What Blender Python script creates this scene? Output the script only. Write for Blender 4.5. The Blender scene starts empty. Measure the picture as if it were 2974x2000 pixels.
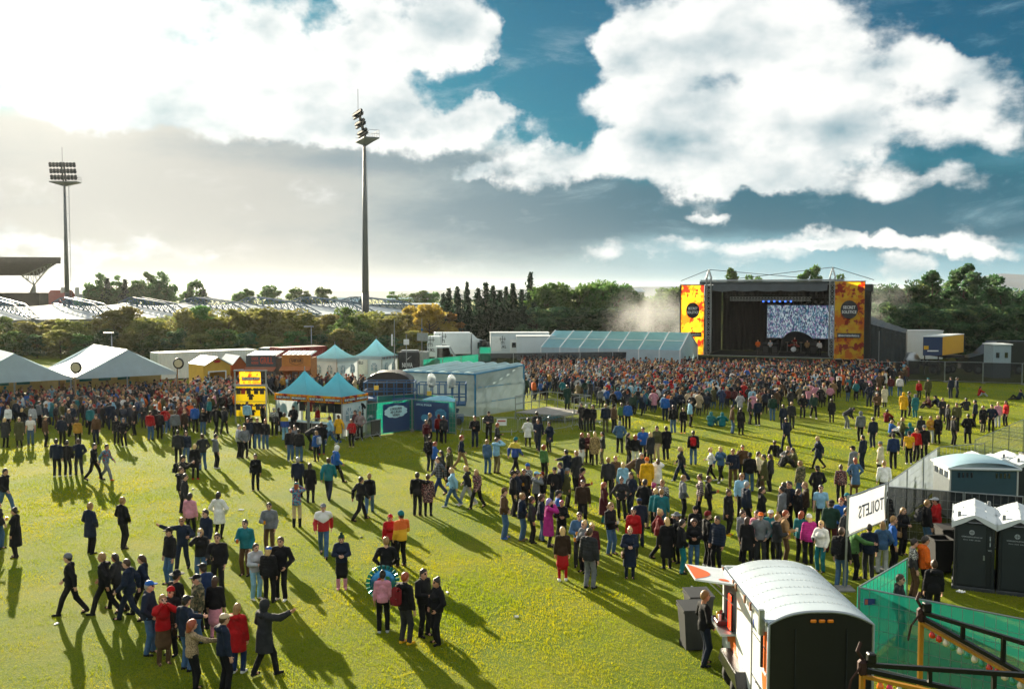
import bpy, bmesh, math, random
import numpy as np
from mathutils import Vector, Matrix, Euler

# ------------------------------------------------------------------ camera
F = 2800.0            # focal length in photo pixels (photo 2974 x 2000)
CX, CY = 1487.0, 1000.0
CAMH = 8.9
HORIZ = 850.0
PITCH = math.atan((CY - HORIZ) / F)
scene = bpy.context.scene
cam_d = bpy.data.cameras.new("camera")
cam_d.sensor_width = 36.0
cam_d.lens = F / 2974.0 * 36.0
cam_d.clip_end = 40000.0
cam_d.clip_start = 0.1
cam = bpy.data.objects.new("camera", cam_d)
scene.collection.objects.link(cam)
cam.location = (0, 0, CAMH)
cam.rotation_euler = (math.pi / 2 - PITCH, 0, 0)
scene.camera = cam
cp, sp = math.cos(PITCH), math.sin(PITCH)

def ray(px, py):
    x = (px - CX) / F
    y = -(py - CY) / F
    return Vector((x, cp + y * sp, -sp + y * cp))

def W(px, py, z=0.0):
    """point at height z on the ray of a photo pixel"""
    d = ray(px, py)
    t = (z - CAMH) / d.z
    return Vector((d.x * t, d.y * t, z))

def D(px, py, Y):
    """point at depth Y on the ray of a photo pixel"""
    d = ray(px, py)
    t = Y / d.y
    return Vector((d.x * t, Y, CAMH + d.z * t))

# ------------------------------------------------------------------ colour management
scene.view_settings.view_transform = 'Standard'
scene.view_settings.look = 'None'
scene.view_settings.gamma = 1.0
scene.view_settings.use_curve_mapping = False
scene.view_settings.exposure = 1.8
scene.cycles.use_denoising = True
try:
    scene.cycles.denoiser = 'OPENIMAGEDENOISE'
except Exception:
    pass
scene.cycles.max_bounces = 6
scene.cycles.diffuse_bounces = 2
scene.cycles.glossy_bounces = 2
scene.cycles.transmission_bounces = 4
scene.cycles.transparent_max_bounces = 12
scene.cycles.volume_bounces = 0
scene.cycles.sample_clamp_indirect = 6.0
scene.cycles.caustics_reflective = False
scene.cycles.caustics_refractive = False

# ------------------------------------------------------------------ sun
SUN_AZ = math.atan((100 - CX) / F)           # azimuth of the sun (from +Y, + to the right)
SUN_EL = math.radians(14.0)
SUN_DIR = Vector((math.sin(SUN_AZ) * math.cos(SUN_EL), math.cos(SUN_AZ) * math.cos(SUN_EL), math.sin(SUN_EL)))
sun_d = bpy.data.lights.new("sun", 'SUN')
sun_d.energy = 5.0
sun_d.angle = math.radians(0.55)
sun_d.color = (1.0, 0.88, 0.66)
sun = bpy.data.objects.new("sun", sun_d)
scene.collection.objects.link(sun)
sun.rotation_euler = (-SUN_DIR).to_track_quat('-Z', 'Y').to_euler()
sun.location = (0, 0, 60)

# ------------------------------------------------------------------ world: sky and clouds
world = bpy.data.worlds.new("World")
scene.world = world
world.use_nodes = True
wn = world.node_tree
wn.nodes.clear()

class NG:
    """tiny expression helper for shader nodes"""
    def __init__(s, tree): s.t = tree
    def node(s, typ, **kw):
        n = s.t.nodes.new(typ)
        for k, v in kw.items(): setattr(n, k, v)
        return n
    def put(s, sock, v):
        if v is None: return
        if hasattr(v, 'links') or isinstance(v, bpy.types.NodeSocket): s.t.links.new(v, sock)
        else: sock.default_value = v
    def m(s, op, a, b=None, c=None, clamp=False):
        n = s.node('ShaderNodeMath', operation=op); n.use_clamp = clamp
        s.put(n.inputs[0], a); s.put(n.inputs[1], b); s.put(n.inputs[2], c)
        return n.outputs[0]
    def v(s, op, a, b=None):
        n = s.node('ShaderNodeVectorMath', operation=op)
        s.put(n.inputs[0], a); s.put(n.inputs[1], b)
        return n.outputs['Value'] if op in ('LENGTH', 'DOT_PRODUCT', 'DISTANCE') else n.outputs[0]
    def rng(s, x, a, b, c=0.0, d=1.0, interp='SMOOTHSTEP'):
        n = s.node('ShaderNodeMapRange'); n.interpolation_type = interp
        s.put(n.inputs[0], x)
        n.inputs[1].default_value = a; n.inputs[2].default_value = b
        n.inputs[3].default_value = c; n.inputs[4].default_value = d
        return n.outputs[0]
    def noise(s, vec, scale, detail=6, rough=0.55, dist=0.0, lac=2.0):
        n = s.node('ShaderNodeTexNoise'); s.put(n.inputs['Vector'], vec)
        n.inputs['Scale'].default_value = scale; n.inputs['Detail'].default_value = detail
        n.inputs['Roughness'].default_value = rough; n.inputs['Distortion'].default_value = dist
        n.inputs['Lacunarity'].default_value = lac
        return n.outputs[0]
    def mix(s, f, a, b, blend='MIX'):
        n = s.node('ShaderNodeMix', data_type='RGBA', blend_type=blend)
        s.put(n.inputs[0], f); s.put(n.inputs[6], a); s.put(n.inputs[7], b)
        return n.outputs[2]
    def xyz(s, x, y, z=0.0):
        n = s.node('ShaderNodeCombineXYZ'); s.put(n.inputs[0], x); s.put(n.inputs[1], y); s.put(n.inputs[2], z)
        return n.outputs[0]

g = NG(wn)
tc = g.node('ShaderNodeTexCoord')
sep = g.node('ShaderNodeSeparateXYZ'); wn.links.new(tc.outputs['Generated'], sep.inputs[0])
AZ = g.m('MULTIPLY', g.m('ARCTAN2', sep.outputs[0], sep.outputs[1]), 10.0)
EL = g.m('MULTIPLY', g.m('ARCSINE', sep.outputs[2]), 10.0)
UV = g.xyz(AZ, EL)
def sky_uv(px, py):
    d = ray(px, py).normalized()
    return math.atan2(d.x, d.y) * 10, math.asin(d.z) * 10
def blob(px, py, rx, ry, w=1.0, uv=None, rot=0.0):
    u, v = sky_uv(px, py)
    n = g.node('ShaderNodeMapping'); n.vector_type = 'TEXTURE'
    g.put(n.inputs[0], uv or UV)
    n.inputs['Location'].default_value = (u, v, 0)
    n.inputs['Rotation'].default_value = (0, 0, rot)
    n.inputs['Scale'].default_value = (rx / F * 10, ry / F * 10, 1)
    r = g.v('LENGTH', n.outputs[0])
    return g.rng(r, 0.35, 1.35, w, 0.0)
def total(items):
    o = items[0]
    for i in items[1:]: o = g.m('ADD', o, i)
    return o
# domain warp gives the cumulus their knobbly outlines
w1 = g.noise(UV, 1.1, 5, 0.6); w2 = g.noise(g.v('ADD', UV, (7.3, 2.1, 0.0)), 1.1, 5, 0.6)
WUV = g.v('ADD', UV, g.xyz(g.m('MULTIPLY', g.m('SUBTRACT', w1, 0.5), 1.3), g.m('MULTIPLY', g.m('SUBTRACT', w2, 0.5), 0.9)))
cum = total([
    blob(300, 90, 700, 210, 1.0, WUV), blob(700, 330, 620, 130, .8, WUV), blob(1100, 110, 330, 150, 1.0, WUV),
    blob(1350, 110, 150, 110, .75, WUV), blob(1200, 330, 330, 80, .75, WUV), blob(1410, 340, 110, 60, .7, WUV),
    blob(2050, 60, 400, 130, .95, WUV), blob(2150, 230, 520, 190, 1.0, WUV), blob(2260, 420, 430, 130, .85, WUV),
    blob(1790, 130, 150, 70, .75, WUV), blob(1720, 330, 300, 45, .6, WUV), blob(1560, 245, 260, 30, .55, WUV),
    blob(1800, 440, 520, 65, .9, WUV, 0.12), blob(1200, 400, 420, 50, .6, WUV), blob(2150, 510, 240, 50, .7, WUV), blob(2780, 200, 190, 80, .7, WUV),
    blob(2640, 80, 110, 50, .5, WUV), blob(2900, 330, 130, 90, .75, WUV), blob(2560, 330, 250, 110, .45, WUV),
    blob(2450, 700, 520, 30, .45, WUV), blob(2420, 725, 55, 22, .9, WUV), blob(2620, 790, 80, 50, .75, WUV),
    blob(2740, 715, 260, 26, .6, WUV, -0.1), blob(1380, 505, 60, 35, .5, WUV), blob(2050, 625, 90, 22, .5, WUV),
    blob(2650, 530, 190, 40, .5, WUV), blob(2000, 745, 420, 45, .5, WUV),
    blob(1610, 110, 190, 150, -1.0, WUV), blob(1480, 270, 300, 70, -.7, WUV), blob(1650, 350, 200, 40, -.4, WUV), blob(940, 50, 90, 60, -.8, WUV), blob(2740, 70, 260, 60, -.6, WUV), blob(2640, 300, 120, 90, -.4, WUV), blob(250, 430, 600, 70, -.5, WUV),
    blob(0, 620, 190, 60, .35, WUV), blob(300, 740, 500, 50, .38, WUV), blob(40, 690, 90, 40, .35, WUV),
])
# broken cloud carried on above and behind the view, added for fill light
cum = total([cum, g.rng(g.m('ABSOLUTE', AZ), 5.4, 8.0, 0.0, 0.5), g.rng(EL, 3.3, 4.6, 0.0, 0.4)])
nz = g.noise(g.v('MULTIPLY', UV, (1.0, 1.5, 1.0)), 1.15, 10, 0.57, 0.0)
field = g.m('ADD', cum, g.m('MULTIPLY', g.m('SUBTRACT', nz, 0.5), 2.4))
cov = g.rng(field, 0.20, 0.85)
# layered grey veil under the cumulus
veil_b = total([blob(150, 560, 900, 300, 1.0), blob(850, 560, 850, 200, .9), blob(1350, 560, 500, 160, .55), blob(1200, 730, 900, 130, .7),
                blob(1900, 620, 900, 120, .75), blob(2600, 620, 600, 160, .8), blob(2200, 800, 1200, 70, .7),
                blob(500, 780, 1100, 130, 1.0), g.rng(EL, 0.1, 0.9, 0.75, 0.0)])
nv = g.noise(g.v('MULTIPLY', UV, (0.45, 1.6, 1.0)), 1.3, 7, 0.6, 0.5)
veil = g.rng(g.m('ADD', veil_b, g.m('MULTIPLY', g.m('SUBTRACT', nv, 0.5), 1.1)), 0.15, 0.95)
# base sky
sky = g.node('ShaderNodeTexSky', sky_type='NISHITA')
sky.sun_disc = False
sky.sun_elevation = SUN_EL
sky.sun_rotation = SUN_AZ
sky.altitude = 50; sky.air_density = 1.0; sky.dust_density = 0.6; sky.ozone_density = 1.6
SKY_STRENGTH = 0.06
skyc = g.mix(1.0, sky.outputs[0], (0.0, 0.25, 0.36, 1), 'MULTIPLY')
skyc = g.v('MULTIPLY', skyc, (SKY_STRENGTH,) * 3)
# angle to the sun
nrm = g.v('NORMALIZE', tc.outputs['Generated'])
cs = g.v('DOT_PRODUCT', nrm, tuple(SUN_DIR))
ang = g.m('ARCCOSINE', g.m('MINIMUM', cs, 0.99999))
near = g.m('POWER', 2.71828, g.m('MULTIPLY', ang, -12.0))
wide = g.m('POWER', 2.71828, g.m('MULTIPLY', ang, -3.5))
# cumulus shading: density sampled a step towards the sun gives lit rims and shaded bases
def dens(off):
    p = g.v('ADD', UV, off)
    return g.noise(g.v('MULTIPLY', p, (1.0, 1.5, 1.0)), 1.15, 5, 0.50, 0.0)
lit = g.m('SUBTRACT', dens((0, 0, 0)), dens((-0.26, 0.24, 0)))
big = g.noise(g.v('MULTIPLY', UV, (0.7, 1.2, 1.0)), 0.55, 5, 0.6, 0.3)
thick = g.m('ADD', g.m('MULTIPLY', g.rng(field, 0.9, 2.2), 0.40), g.m('ADD', g.m('MULTIPLY', lit, -2.4), g.m('MULTIPLY', g.m('SUBTRACT', big, 0.42), 1.7)), clamp=True)
cumcol = g.mix(thick, (0.47, 0.48, 0.47, 1), (0.11, 0.19, 0.225, 1))
dark_b = total([blob(1500, 490, 500, 60, .5), blob(900, 440, 500, 60, .45), blob(1950, 590, 800, 100, .95), blob(1400, 690, 500, 90, .55), blob(2750, 600, 420, 130, 1.0)])
vs = g.rng(g.m('ADD', dark_b, g.m('MULTIPLY', g.m('SUBTRACT', g.noise(g.v('MULTIPLY', UV, (0.5, 1.5, 1.0)), 1.8, 6, 0.6), 0.5), 1.1)), 0.0, 0.8)
vlight = g.mix(g.rng(AZ, -3.0, 3.5), (0.25, 0.255, 0.24, 1), (0.085, 0.21, 0.26, 1))
vdark = g.mix(g.rng(AZ, -3.0, 2.5), (0.135, 0.175, 0.195, 1), (0.0, 0.062, 0.100, 1))
veilcol = g.mix(vs, vlight, vdark)
col = g.mix(veil, skyc, veilcol)
wisp = g.rng(g.noise(g.v('MULTIPLY', g.v('ADD', UV, (3.1, 5.7, 0)), (0.55, 1.5, 1.0)), 1.7, 9, 0.63, 0.35), 0.52, 0.85, 0.0, 0.65)
col = g.mix(wisp, col, g.mix(g.rng(AZ, -3.0, 3.0), (0.36, 0.36, 0.345, 1), (0.20, 0.315, 0.35, 1)))
col = g.mix(cov, col, cumcol)
# brightening round the sun: the aureole
col = g.v('ADD', col, g.v('SCALE', (1.0, 0.97, 0.88)) if False else g.v('MULTIPLY', g.xyz(near, near, near), (0.42, 0.39, 0.31)))
col = g.v('ADD', col, g.v('MULTIPLY', g.xyz(wide, wide, wide), (0.035, 0.032, 0.027)))
# below the horizon: dull ground tone
bel = g.rng(EL, -0.6, -0.05, 1.0, 0.0)
col = g.mix(bel, col, (0.05, 0.06, 0.05, 1))
bg = g.node('ShaderNodeBackground')
wn.links.new(col, bg.inputs[0]); bg.inputs[1].default_value = 0.60
wo = g.node('ShaderNodeOutputWorld'); wn.links.new(bg.outputs[0], wo.inputs[0])
world.cycles.sampling_method = 'MANUAL'
world.cycles.sample_map_resolution = 512

# ------------------------------------------------------------------ helpers
COL = scene.collection
rnd = random.Random(7)
nrs = np.random.RandomState(11)

def lin(h):
    h = h.lstrip('#')
    o = []
    for i in (0, 2, 4):
        c = int(h[i:i + 2], 16) / 255.0
        o.append(c / 12.92 if c <= 0.04045 else ((c + 0.055) / 1.055) ** 2.4)
    return tuple(o)

MATS = {}
def mat(name, col='808080', rough=0.7, metal=0.0, var=0.12, scale=6.0, bump=0.0, bscale=30.0, spec=0.4,
        transl=0.0, emit=0.0, alpha=1.0, coords='Object', stretch=None, dirt=0.0, tcol=None):
    if name in MATS: return MATS[name]
    m = bpy.data.materials.new(name); m.use_nodes = True
    t = m.node_tree; t.nodes.clear(); q = NG(t)
    out = q.node('ShaderNodeOutputMaterial')
    b = q.node('ShaderNodeBsdfPrincipled')
    c = lin(col) if isinstance(col, str) else col
    tcn = q.node('ShaderNodeTexCoord')
    vec = tcn.outputs[coords]
    if stretch: vec = q.v('MULTIPLY', vec, stretch)
    base = (c[0], c[1], c[2], 1)
    if var > 0:
        n = q.noise(vec, scale, 5, 0.6)
        f = q.rng(n, 0.3, 0.7, 0.0, 1.0, 'LINEAR')
        lo = tuple(x * (1 - var) for x in c) + (1,)
        hi = tuple(min(1, x * (1 + var)) for x in c) + (1,)
        base = q.mix(f, lo, hi)
        if dirt > 0:
            n2 = q.noise(vec, scale * 0.35, 6, 0.7, 0.6)
            f2 = q.rng(n2, 0.52, 0.72, 0.0, dirt)
            base = q.mix(f2, base, (0.09, 0.075, 0.055, 1))
    q.put(b.inputs['Base Color'], base)
    b.inputs['Roughness'].default_value = rough
    b.inputs['Metallic'].default_value = metal
    b.inputs['Specular IOR Level'].default_value = spec
    if emit > 0:
        q.put(b.inputs['Emission Color'], base); b.inputs['Emission Strength'].default_value = emit
    if bump > 0:
        bn = q.node('ShaderNodeBump'); bn.inputs['Strength'].default_value = bump; bn.inputs['Distance'].default_value = 0.02
        t.links.new(q.noise(vec, bscale, 4, 0.6), bn.inputs['Height']); t.links.new(bn.outputs[0], b.inputs['Normal'])
    sh = b.outputs[0]
    if transl > 0:
        tr = q.node('ShaderNodeBsdfTranslucent')
        if tcol: tr.inputs[0].default_value = lin(tcol) + (1,)
        else: q.put(tr.inputs[0], base)
        mx = q.node('ShaderNodeMixShader'); mx.inputs[0].default_value = transl
        t.links.new(sh, mx.inputs[1]); t.links.new(tr.outputs[0], mx.inputs[2]); sh = mx.outputs[0]
    if alpha < 1:
        tp = q.node('ShaderNodeBsdfTransparent')
        mx = q.node('ShaderNodeMixShader'); mx.inputs[0].default_value = alpha
        t.links.new(tp.outputs[0], mx.inputs[1]); t.links.new(sh, mx.inputs[2]); sh = mx.outputs[0]
    t.links.new(sh, out.inputs[0])
    MATS[name] = m
    return m

class MB:
    """collects shapes, becomes one mesh object"""
    def __init__(s): s.v = []; s.f = []; s.mi = []; s.cur = 0
    def quad(s, a, b, c, d):
        n = len(s.v); s.v += [tuple(a), tuple(b), tuple(c), tuple(d)]; s.f.append((n, n + 1, n + 2, n + 3)); s.mi.append(s.cur); return s
    def tri(s, a, b, c):
        n = len(s.v); s.v += [tuple(a), tuple(b), tuple(c)]; s.f.append((n, n + 1, n + 2)); s.mi.append(s.cur); return s
    def poly(s, pts):
        n = len(s.v); s.v += [tuple(p) for p in pts]; s.f.append(tuple(range(n, n + len(pts)))); s.mi.append(s.cur); return s
    def box(s, cx, cy, cz, sx, sy, sz, M=None, bev=0.0):
        x, y, z = sx / 2, sy / 2, sz / 2
        if bev > 0:
            b = min(bev, x * .9, y * .9, z * .9)
            n = len(s.v); idx = {}
            for sxn in (-1, 1):
                for syn in (-1, 1):
                    for szn in (-1, 1):
                        for ax in range(3):
                            p = [sxn * (x - (0 if ax == 0 else b)), syn * (y - (0 if ax == 1 else b)), szn * (z - (0 if ax == 2 else b))]
                            v = Vector((p[0] + cx, p[1] + cy, p[2] + cz))
                            if M: v = M @ v
                            idx[(sxn, syn, szn, ax)] = len(s.v); s.v.append(tuple(v))
            def F(*k): s.f.append(tuple(idx[i] for i in k)); s.mi.append(s.cur)
            for sg in (-1, 1):
                for ax in range(3):
                    o = [(-1, -1), (1, -1), (1, 1), (-1, 1)]
                    if (sg < 0): o = o[::-1]
                    if ax == 1: o = o[::-1]
                    ks = []
                    for (p, q) in o:
                        k = [0, 0, 0]; k[ax] = sg; r = [i for i in range(3) if i != ax]; k[r[0]] = p; k[r[1]] = q
                        ks.append((k[0], k[1], k[2], ax))
                    F(*ks)
            for ax in range(3):
                r = [i for i in range(3) if i != ax]
                for p in (-1, 1):
                    for q in (-1, 1):
                        k0 = [0, 0, 0]; k0[r[0]] = p; k0[r[1]] = q
                        ka = list(k0); ka[ax] = -1; kb = list(k0); kb[ax] = 1
                        F((*ka, r[0]), (*kb, r[0]), (*kb, r[1]), (*ka, r[1]))
            for sxn in (-1, 1):
                for syn in (-1, 1):
                    for szn in (-1, 1):
                        F((sxn, syn, szn, 0), (sxn, syn, szn, 1), (sxn, syn, szn, 2))
            return s
        n = len(s.v)
        for dx, dy, dz in ((-x, -y, -z), (x, -y, -z), (x, y, -z), (-x, y, -z), (-x, -y, z), (x, -y, z), (x, y, z), (-x, y, z)):
            v = Vector((cx + dx, cy + dy, cz + dz))
            if M: v = M @ v
            s.v.append(tuple(v))
        for f in ((0, 3, 2, 1), (4, 5, 6, 7), (0, 1, 5, 4), (1, 2, 6, 5), (2, 3, 7, 6), (3, 0, 4, 7)):
            s.f.append(tuple(n + i for i in f)); s.mi.append(s.cur)
        return s
    def bar(s, a, b, w, h=None, up=(0, 0, 1)):
        """box section between two points"""
        a = Vector(a); b = Vector(b); h = h or w
        d = (b - a); L = d.length
        if L < 1e-6: return s
        d /= L; u = Vector(up)
        if abs(d.dot(u)) > 0.97: u = Vector((1, 0, 0))
        sx = d.cross(u).normalized(); uy = sx.cross(d)
        n = len(s.v)
        for e in (a, b):
            for p, q in ((-1, -1), (1, -1), (1, 1), (-1, 1)):
                s.v.append(tuple(e + sx * (p * w / 2) + uy * (q * h / 2)))
        for f in ((3, 2, 1, 0), (4, 5, 6, 7), (0, 1, 5, 4), (1, 2, 6, 5), (2, 3, 7, 6), (3, 0, 4, 7)):
            s.f.append(tuple(n + i for i in f)); s.mi.append(s.cur)
        return s
    def tube(s, pts, r, n=8, cap=True, r2=None):
        pts = [Vector(p) for p in pts]; k = len(pts)
        rs = r if isinstance(r, (list, tuple)) else [r + ((r2 if r2 is not None else r) - r) * i / max(1, k - 1) for i in range(k)]
        base = len(s.v); pu = None
        for i, p in enumerate(pts):
            d = (pts[min(i + 1, k - 1)] - pts[max(i - 1, 0)])
            d = d.normalized() if d.length > 1e-9 else Vector((0, 0, 1))
            u = pu if pu is not None else (Vector((0, 0, 1)) if abs(d.z) < 0.9 else Vector((1, 0, 0)))
            a = (u - d * u.dot(d)).normalized(); b = d.cross(a); pu = a
            for j in range(n):
                t = 2 * math.pi * j / n
                s.v.append(tuple(p + a * (math.cos(t) * rs[i]) + b * (math.sin(t) * rs[i])))
        for i in range(k - 1):
            for j in range(n):
                q = (j + 1) % n
                s.f.append((base + i * n + j, base + i * n + q, base + (i + 1) * n + q, base + (i + 1) * n + j)); s.mi.append(s.cur)
        if cap:
            s.f.append(tuple(base + j for j in range(n))[::-1]); s.mi.append(s.cur)
            s.f.append(tuple(base + (k - 1) * n + j for j in range(n))); s.mi.append(s.cur)
        return s
    def lathe(s, prof, n=16, M=None, ang=2 * math.pi):
        base = len(s.v); k = len(prof)
        for r, z in prof:
            for j in range(n):
                t = ang * j / n
                v = Vector((r * math.cos(t), r * math.sin(t), z))
                if M: v = M @ v
                s.v.append(tuple(v))
        for i in range(k - 1):
            for j in range(n):
                q = (j + 1) % n
                s.f.append((base + i * n + j, base + i * n + q, base + (i + 1) * n + q, base + (i + 1) * n + j)); s.mi.append(s.cur)
        return s
    def grid(s, fn, nu, nv):
        base = len(s.v)
        for i in range(nu + 1):
            for j in range(nv + 1): s.v.append(tuple(fn(i / nu, j / nv)))
        for i in range(nu):
            for j in range(nv):
                a = base + i * (nv + 1) + j
                s.f.append((a, a + 1, a + nv + 2, a + nv + 1)); s.mi.append(s.cur)
        return s
    def slab(s, pts, thick, nrm=None):
        """polygon given thickness along its normal"""
        pts = [Vector(p) for p in pts]
        if nrm is None: nrm = (pts[1] - pts[0]).cross(pts[2] - pts[0]).normalized()
        nrm = Vector(nrm) * thick
        n = len(s.v); k = len(pts)
        s.v += [tuple(p) for p in pts] + [tuple(p + nrm) for p in pts]
        s.f.append(tuple(n + i for i in range(k))[::-1]); s.mi.append(s.cur)
        s.f.append(tuple(n + k + i for i in range(k))); s.mi.append(s.cur)
        for i in range(k):
            j = (i + 1) % k
            s.f.append((n + i, n + j, n + k + j, n + k + i)); s.mi.append(s.cur)
        return s
    def mesh(s, name='m'):
        me = bpy.data.meshes.new(name); me.from_pydata(s.v, [], s.f); me.update(); return me
    def build(s, name, m, parent=None, smooth=False, loc=None, rotz=0.0, mats=None):
        me = s.mesh(name)
        for q in (mats or [m]): me.materials.append(q)
        if mats: me.polygons.foreach_set('material_index', s.mi)
        if smooth: me.polygons.foreach_set('use_smooth', [True] * len(me.polygons))
        return link(name, me, parent, loc, rotz)

def link(name, data, parent=None, loc=None, rotz=0.0):
    o = bpy.data.objects.new(name, data); COL.objects.link(o)
    if parent is not None: o.parent = parent
    if loc is not None: o.location = loc
    if rotz: o.rotation_euler = (0, 0, rotz)
    return o

def tag(o, label=None, cat=None, group=None, kind=None):
    if label: o['label'] = label
    if cat: o['category'] = cat
    if group: o['group'] = group
    if kind: o['kind'] = kind
    return o

def thing(name, label, cat, loc=(0, 0, 0), rotz=0.0, group=None):
    o = link(name, None, None, loc, rotz); o.empty_display_size = 0.2
    return tag(o, label, cat, group)

def copy_part(o, parent):
    c = o.copy(); COL.objects.link(c); c.parent = parent
    for ch in o.children: copy_part(ch, c)
    return c
def copy_thing(o, loc, rotz=None, label=None):
    c = copy_part(o, None); c.location = loc
    if rotz is not None: c.rotation_euler = (0, 0, rotz)
    if label: c['label'] = label
    return c

TEXTC = {}
def text_mesh(txt, size=1.0, ext=0.004, bold=0.0, mirror=False, spacing=1.0):
    key = (txt, size, ext, bold, mirror, spacing)
    if key in TEXTC: return TEXTC[key]
    cu = bpy.data.curves.new('text', 'FONT'); cu.body = txt; cu.size = size; cu.extrude = ext
    cu.align_x = 'CENTER'; cu.align_y = 'CENTER'; cu.offset = bold; cu.resolution_u = 2; cu.space_character = spacing
    ob = bpy.data.objects.new('text', cu); COL.objects.link(ob)
    dg = bpy.context.evaluated_depsgraph_get()
    me = bpy.data.meshes.new_from_object(ob.evaluated_get(dg))
    bpy.data.objects.remove(ob); bpy.data.curves.remove(cu)
    if mirror:
        me.transform(Matrix.Diagonal((-1, 1, 1, 1))); me.flip_normals()
    TEXTC[key] = me
    return me

def sign_text(txt, size, m, parent, loc, xdir, width=None, nrm=None, bold=0.0, name='lettering', mirror=False, updir=(0, 0, 1), height=None):
    """flat lettering lying on a plane: xdir is the reading direction, in the parent's space"""
    me = text_mesh(txt, size, 0.004, bold, mirror).copy()
    me.materials.clear(); me.materials.append(m)
    xs = [v.co.x for v in me.vertices]; ys = [v.co.y for v in me.vertices]
    kx = width / (max(xs) - min(xs)) if width else 1.0
    ky = height / (max(ys) - min(ys)) if height else kx
    x = Vector(xdir).normalized(); u = Vector(updir); y = (u - x * u.dot(x)).normalized(); z = x.cross(y)
    R = Matrix((x, y, z)).transposed().to_4x4()
    me.transform(R @ Matrix.Diagonal((kx, ky, 1, 1)))
    return link(name, me, parent, loc)

def frame(p0, p1):
    """matrix with local x from p0 to p1 on the ground, y to the left of it"""
    a = math.atan2(p1[1] - p0[1], p1[0] - p0[0])
    return a

# small shared materials
M_STEEL = mat('galvanised_steel', '9aa0a2', 0.38, 0.85, 0.15, 9)
M_DARKMETAL = mat('dark_painted_metal', '22262a', 0.5, 0.2, 0.2, 8)
M_BLACK = mat('black_cloth', '15171a', 0.8, 0, 0.25, 5, 0.3, 12)
M_WHITEP = mat('white_paint', 'dfe3e2', 0.45, 0, 0.06, 2.5, dirt=0.18)
M_RUBBER = mat('black_rubber', '141414', 0.85, 0, 0.2, 14)
M_WHITE_LET = mat('white_lettering', 'e8ecec', 0.6, 0, 0.03)
M_DARK_LET = mat('dark_lettering', '16222c', 0.6, 0, 0.05)

# ------------------------------------------------------------------ ground, field, hills
def ground_material():
    m = bpy.data.materials.new('turf'); m.use_nodes = True; t = m.node_tree; t.nodes.clear(); q = NG(t)
    out = q.node('ShaderNodeOutputMaterial'); b = q.node('ShaderNodeBsdfPrincipled')
    p = q.node('ShaderNodeTexCoord').outputs['Object']
    n1 = q.noise(p, .22, 5, .6, .4); n2 = q.noise(p, 2.3, 6, .7); n3 = q.noise(p, 26, 4, .7); n4 = q.noise(p, .06, 3, .5)
    c = q.mix(q.rng(n1, .35, .68), lin('48600f') + (1,), lin('6c7018') + (1,))
    c = q.mix(q.rng(n2, .42, .75, 0, .75), c, lin('44600e') + (1,))
    c = q.mix(q.rng(n3, .45, .72, 0, .8), c, lin('969226') + (1,))
    c = q.mix(q.rng(n2, .62, .74, 0, .5), c, lin('7a6a3a') + (1,))
    q.put(b.inputs['Base Color'], c); b.inputs['Roughness'].default_value = .95; b.inputs['Specular IOR Level'].default_value = .1
    bn = q.node('ShaderNodeBump'); bn.inputs['Strength'].default_value = .9; bn.inputs['Distance'].default_value = .05
    t.links.new(q.m('ADD', n3, q.m('MULTIPLY', n2, .6)), bn.inputs['Height']); t.links.new(bn.outputs[0], b.inputs['Normal'])
    t.links.new(b.outputs[0], out.inputs[0])
    return m
M_TURF = ground_material()
gm = MB()
R_ = 9000
gm.grid(lambda u, v: (-R_ + 2 * R_ * u, -R_ + 2 * R_ * v, 0.0), 2, 2)
tag(gm.build('ground', M_TURF), 'level ground sheet', None, kind='structure')

# the playing field: short mown turf, gently uneven
fm = MB()
def fz(x, y):
    e = min(1.0, max(0.0, min(x + 75, 75 - x, y - 4, 118 - y) / 6.0))
    return 0.004 + e * 0.03 * (0.5 + 0.5 * math.sin(x * .31 + 1.3 * math.sin(y * .17)) * math.cos(y * .23))
fm.grid(lambda u, v: (-75 + 150 * u, 4 + 114 * v, fz(-75 + 150 * u, 4 + 114 * v)), 150, 114)
FIELD = tag(fm.build('field', M_TURF, smooth=True), kind='structure')

# grass blades over the field, denser and finer towards the viewer
def grass_material():
    m = bpy.data.materials.new('grass_blades'); m.use_nodes = True; t = m.node_tree; t.nodes.clear(); q = NG(t)
    out = q.node('ShaderNodeOutputMaterial'); d = q.node('ShaderNodeBsdfDiffuse'); tr = q.node('ShaderNodeBsdfTranslucent')
    p = q.node('ShaderNodeTexCoord').outputs['Object']
    n1 = q.noise(p, .3, 5, .6, .4); n2 = q.noise(p, 5.0, 4, .7); n3 = q.noise(p, 40, 2, .6)
    c = q.mix(q.rng(n1, .35, .68), lin('80920f') + (1,), lin('a4a01a') + (1,))
    c = q.mix(q.rng(n2, .40, .72, 0, .8), c, lin('527010') + (1,))
    c = q.mix(q.rng(n3, .45, .80, 0, .7), c, lin('8c9c26') + (1,))
    q.put(d.inputs[0], c)
    c2 = q.mix(1.0, c, (1.35, 1.2, .35, 1), 'MULTIPLY'); q.put(tr.inputs[0], c2)
    mx = q.node('ShaderNodeMixShader'); mx.inputs[0].default_value = .55
    t.links.new(d.outputs[0], mx.inputs[1]); t.links.new(tr.outputs[0], mx.inputs[2]); t.links.new(mx.outputs[0], out.inputs[0])
    return m
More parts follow.
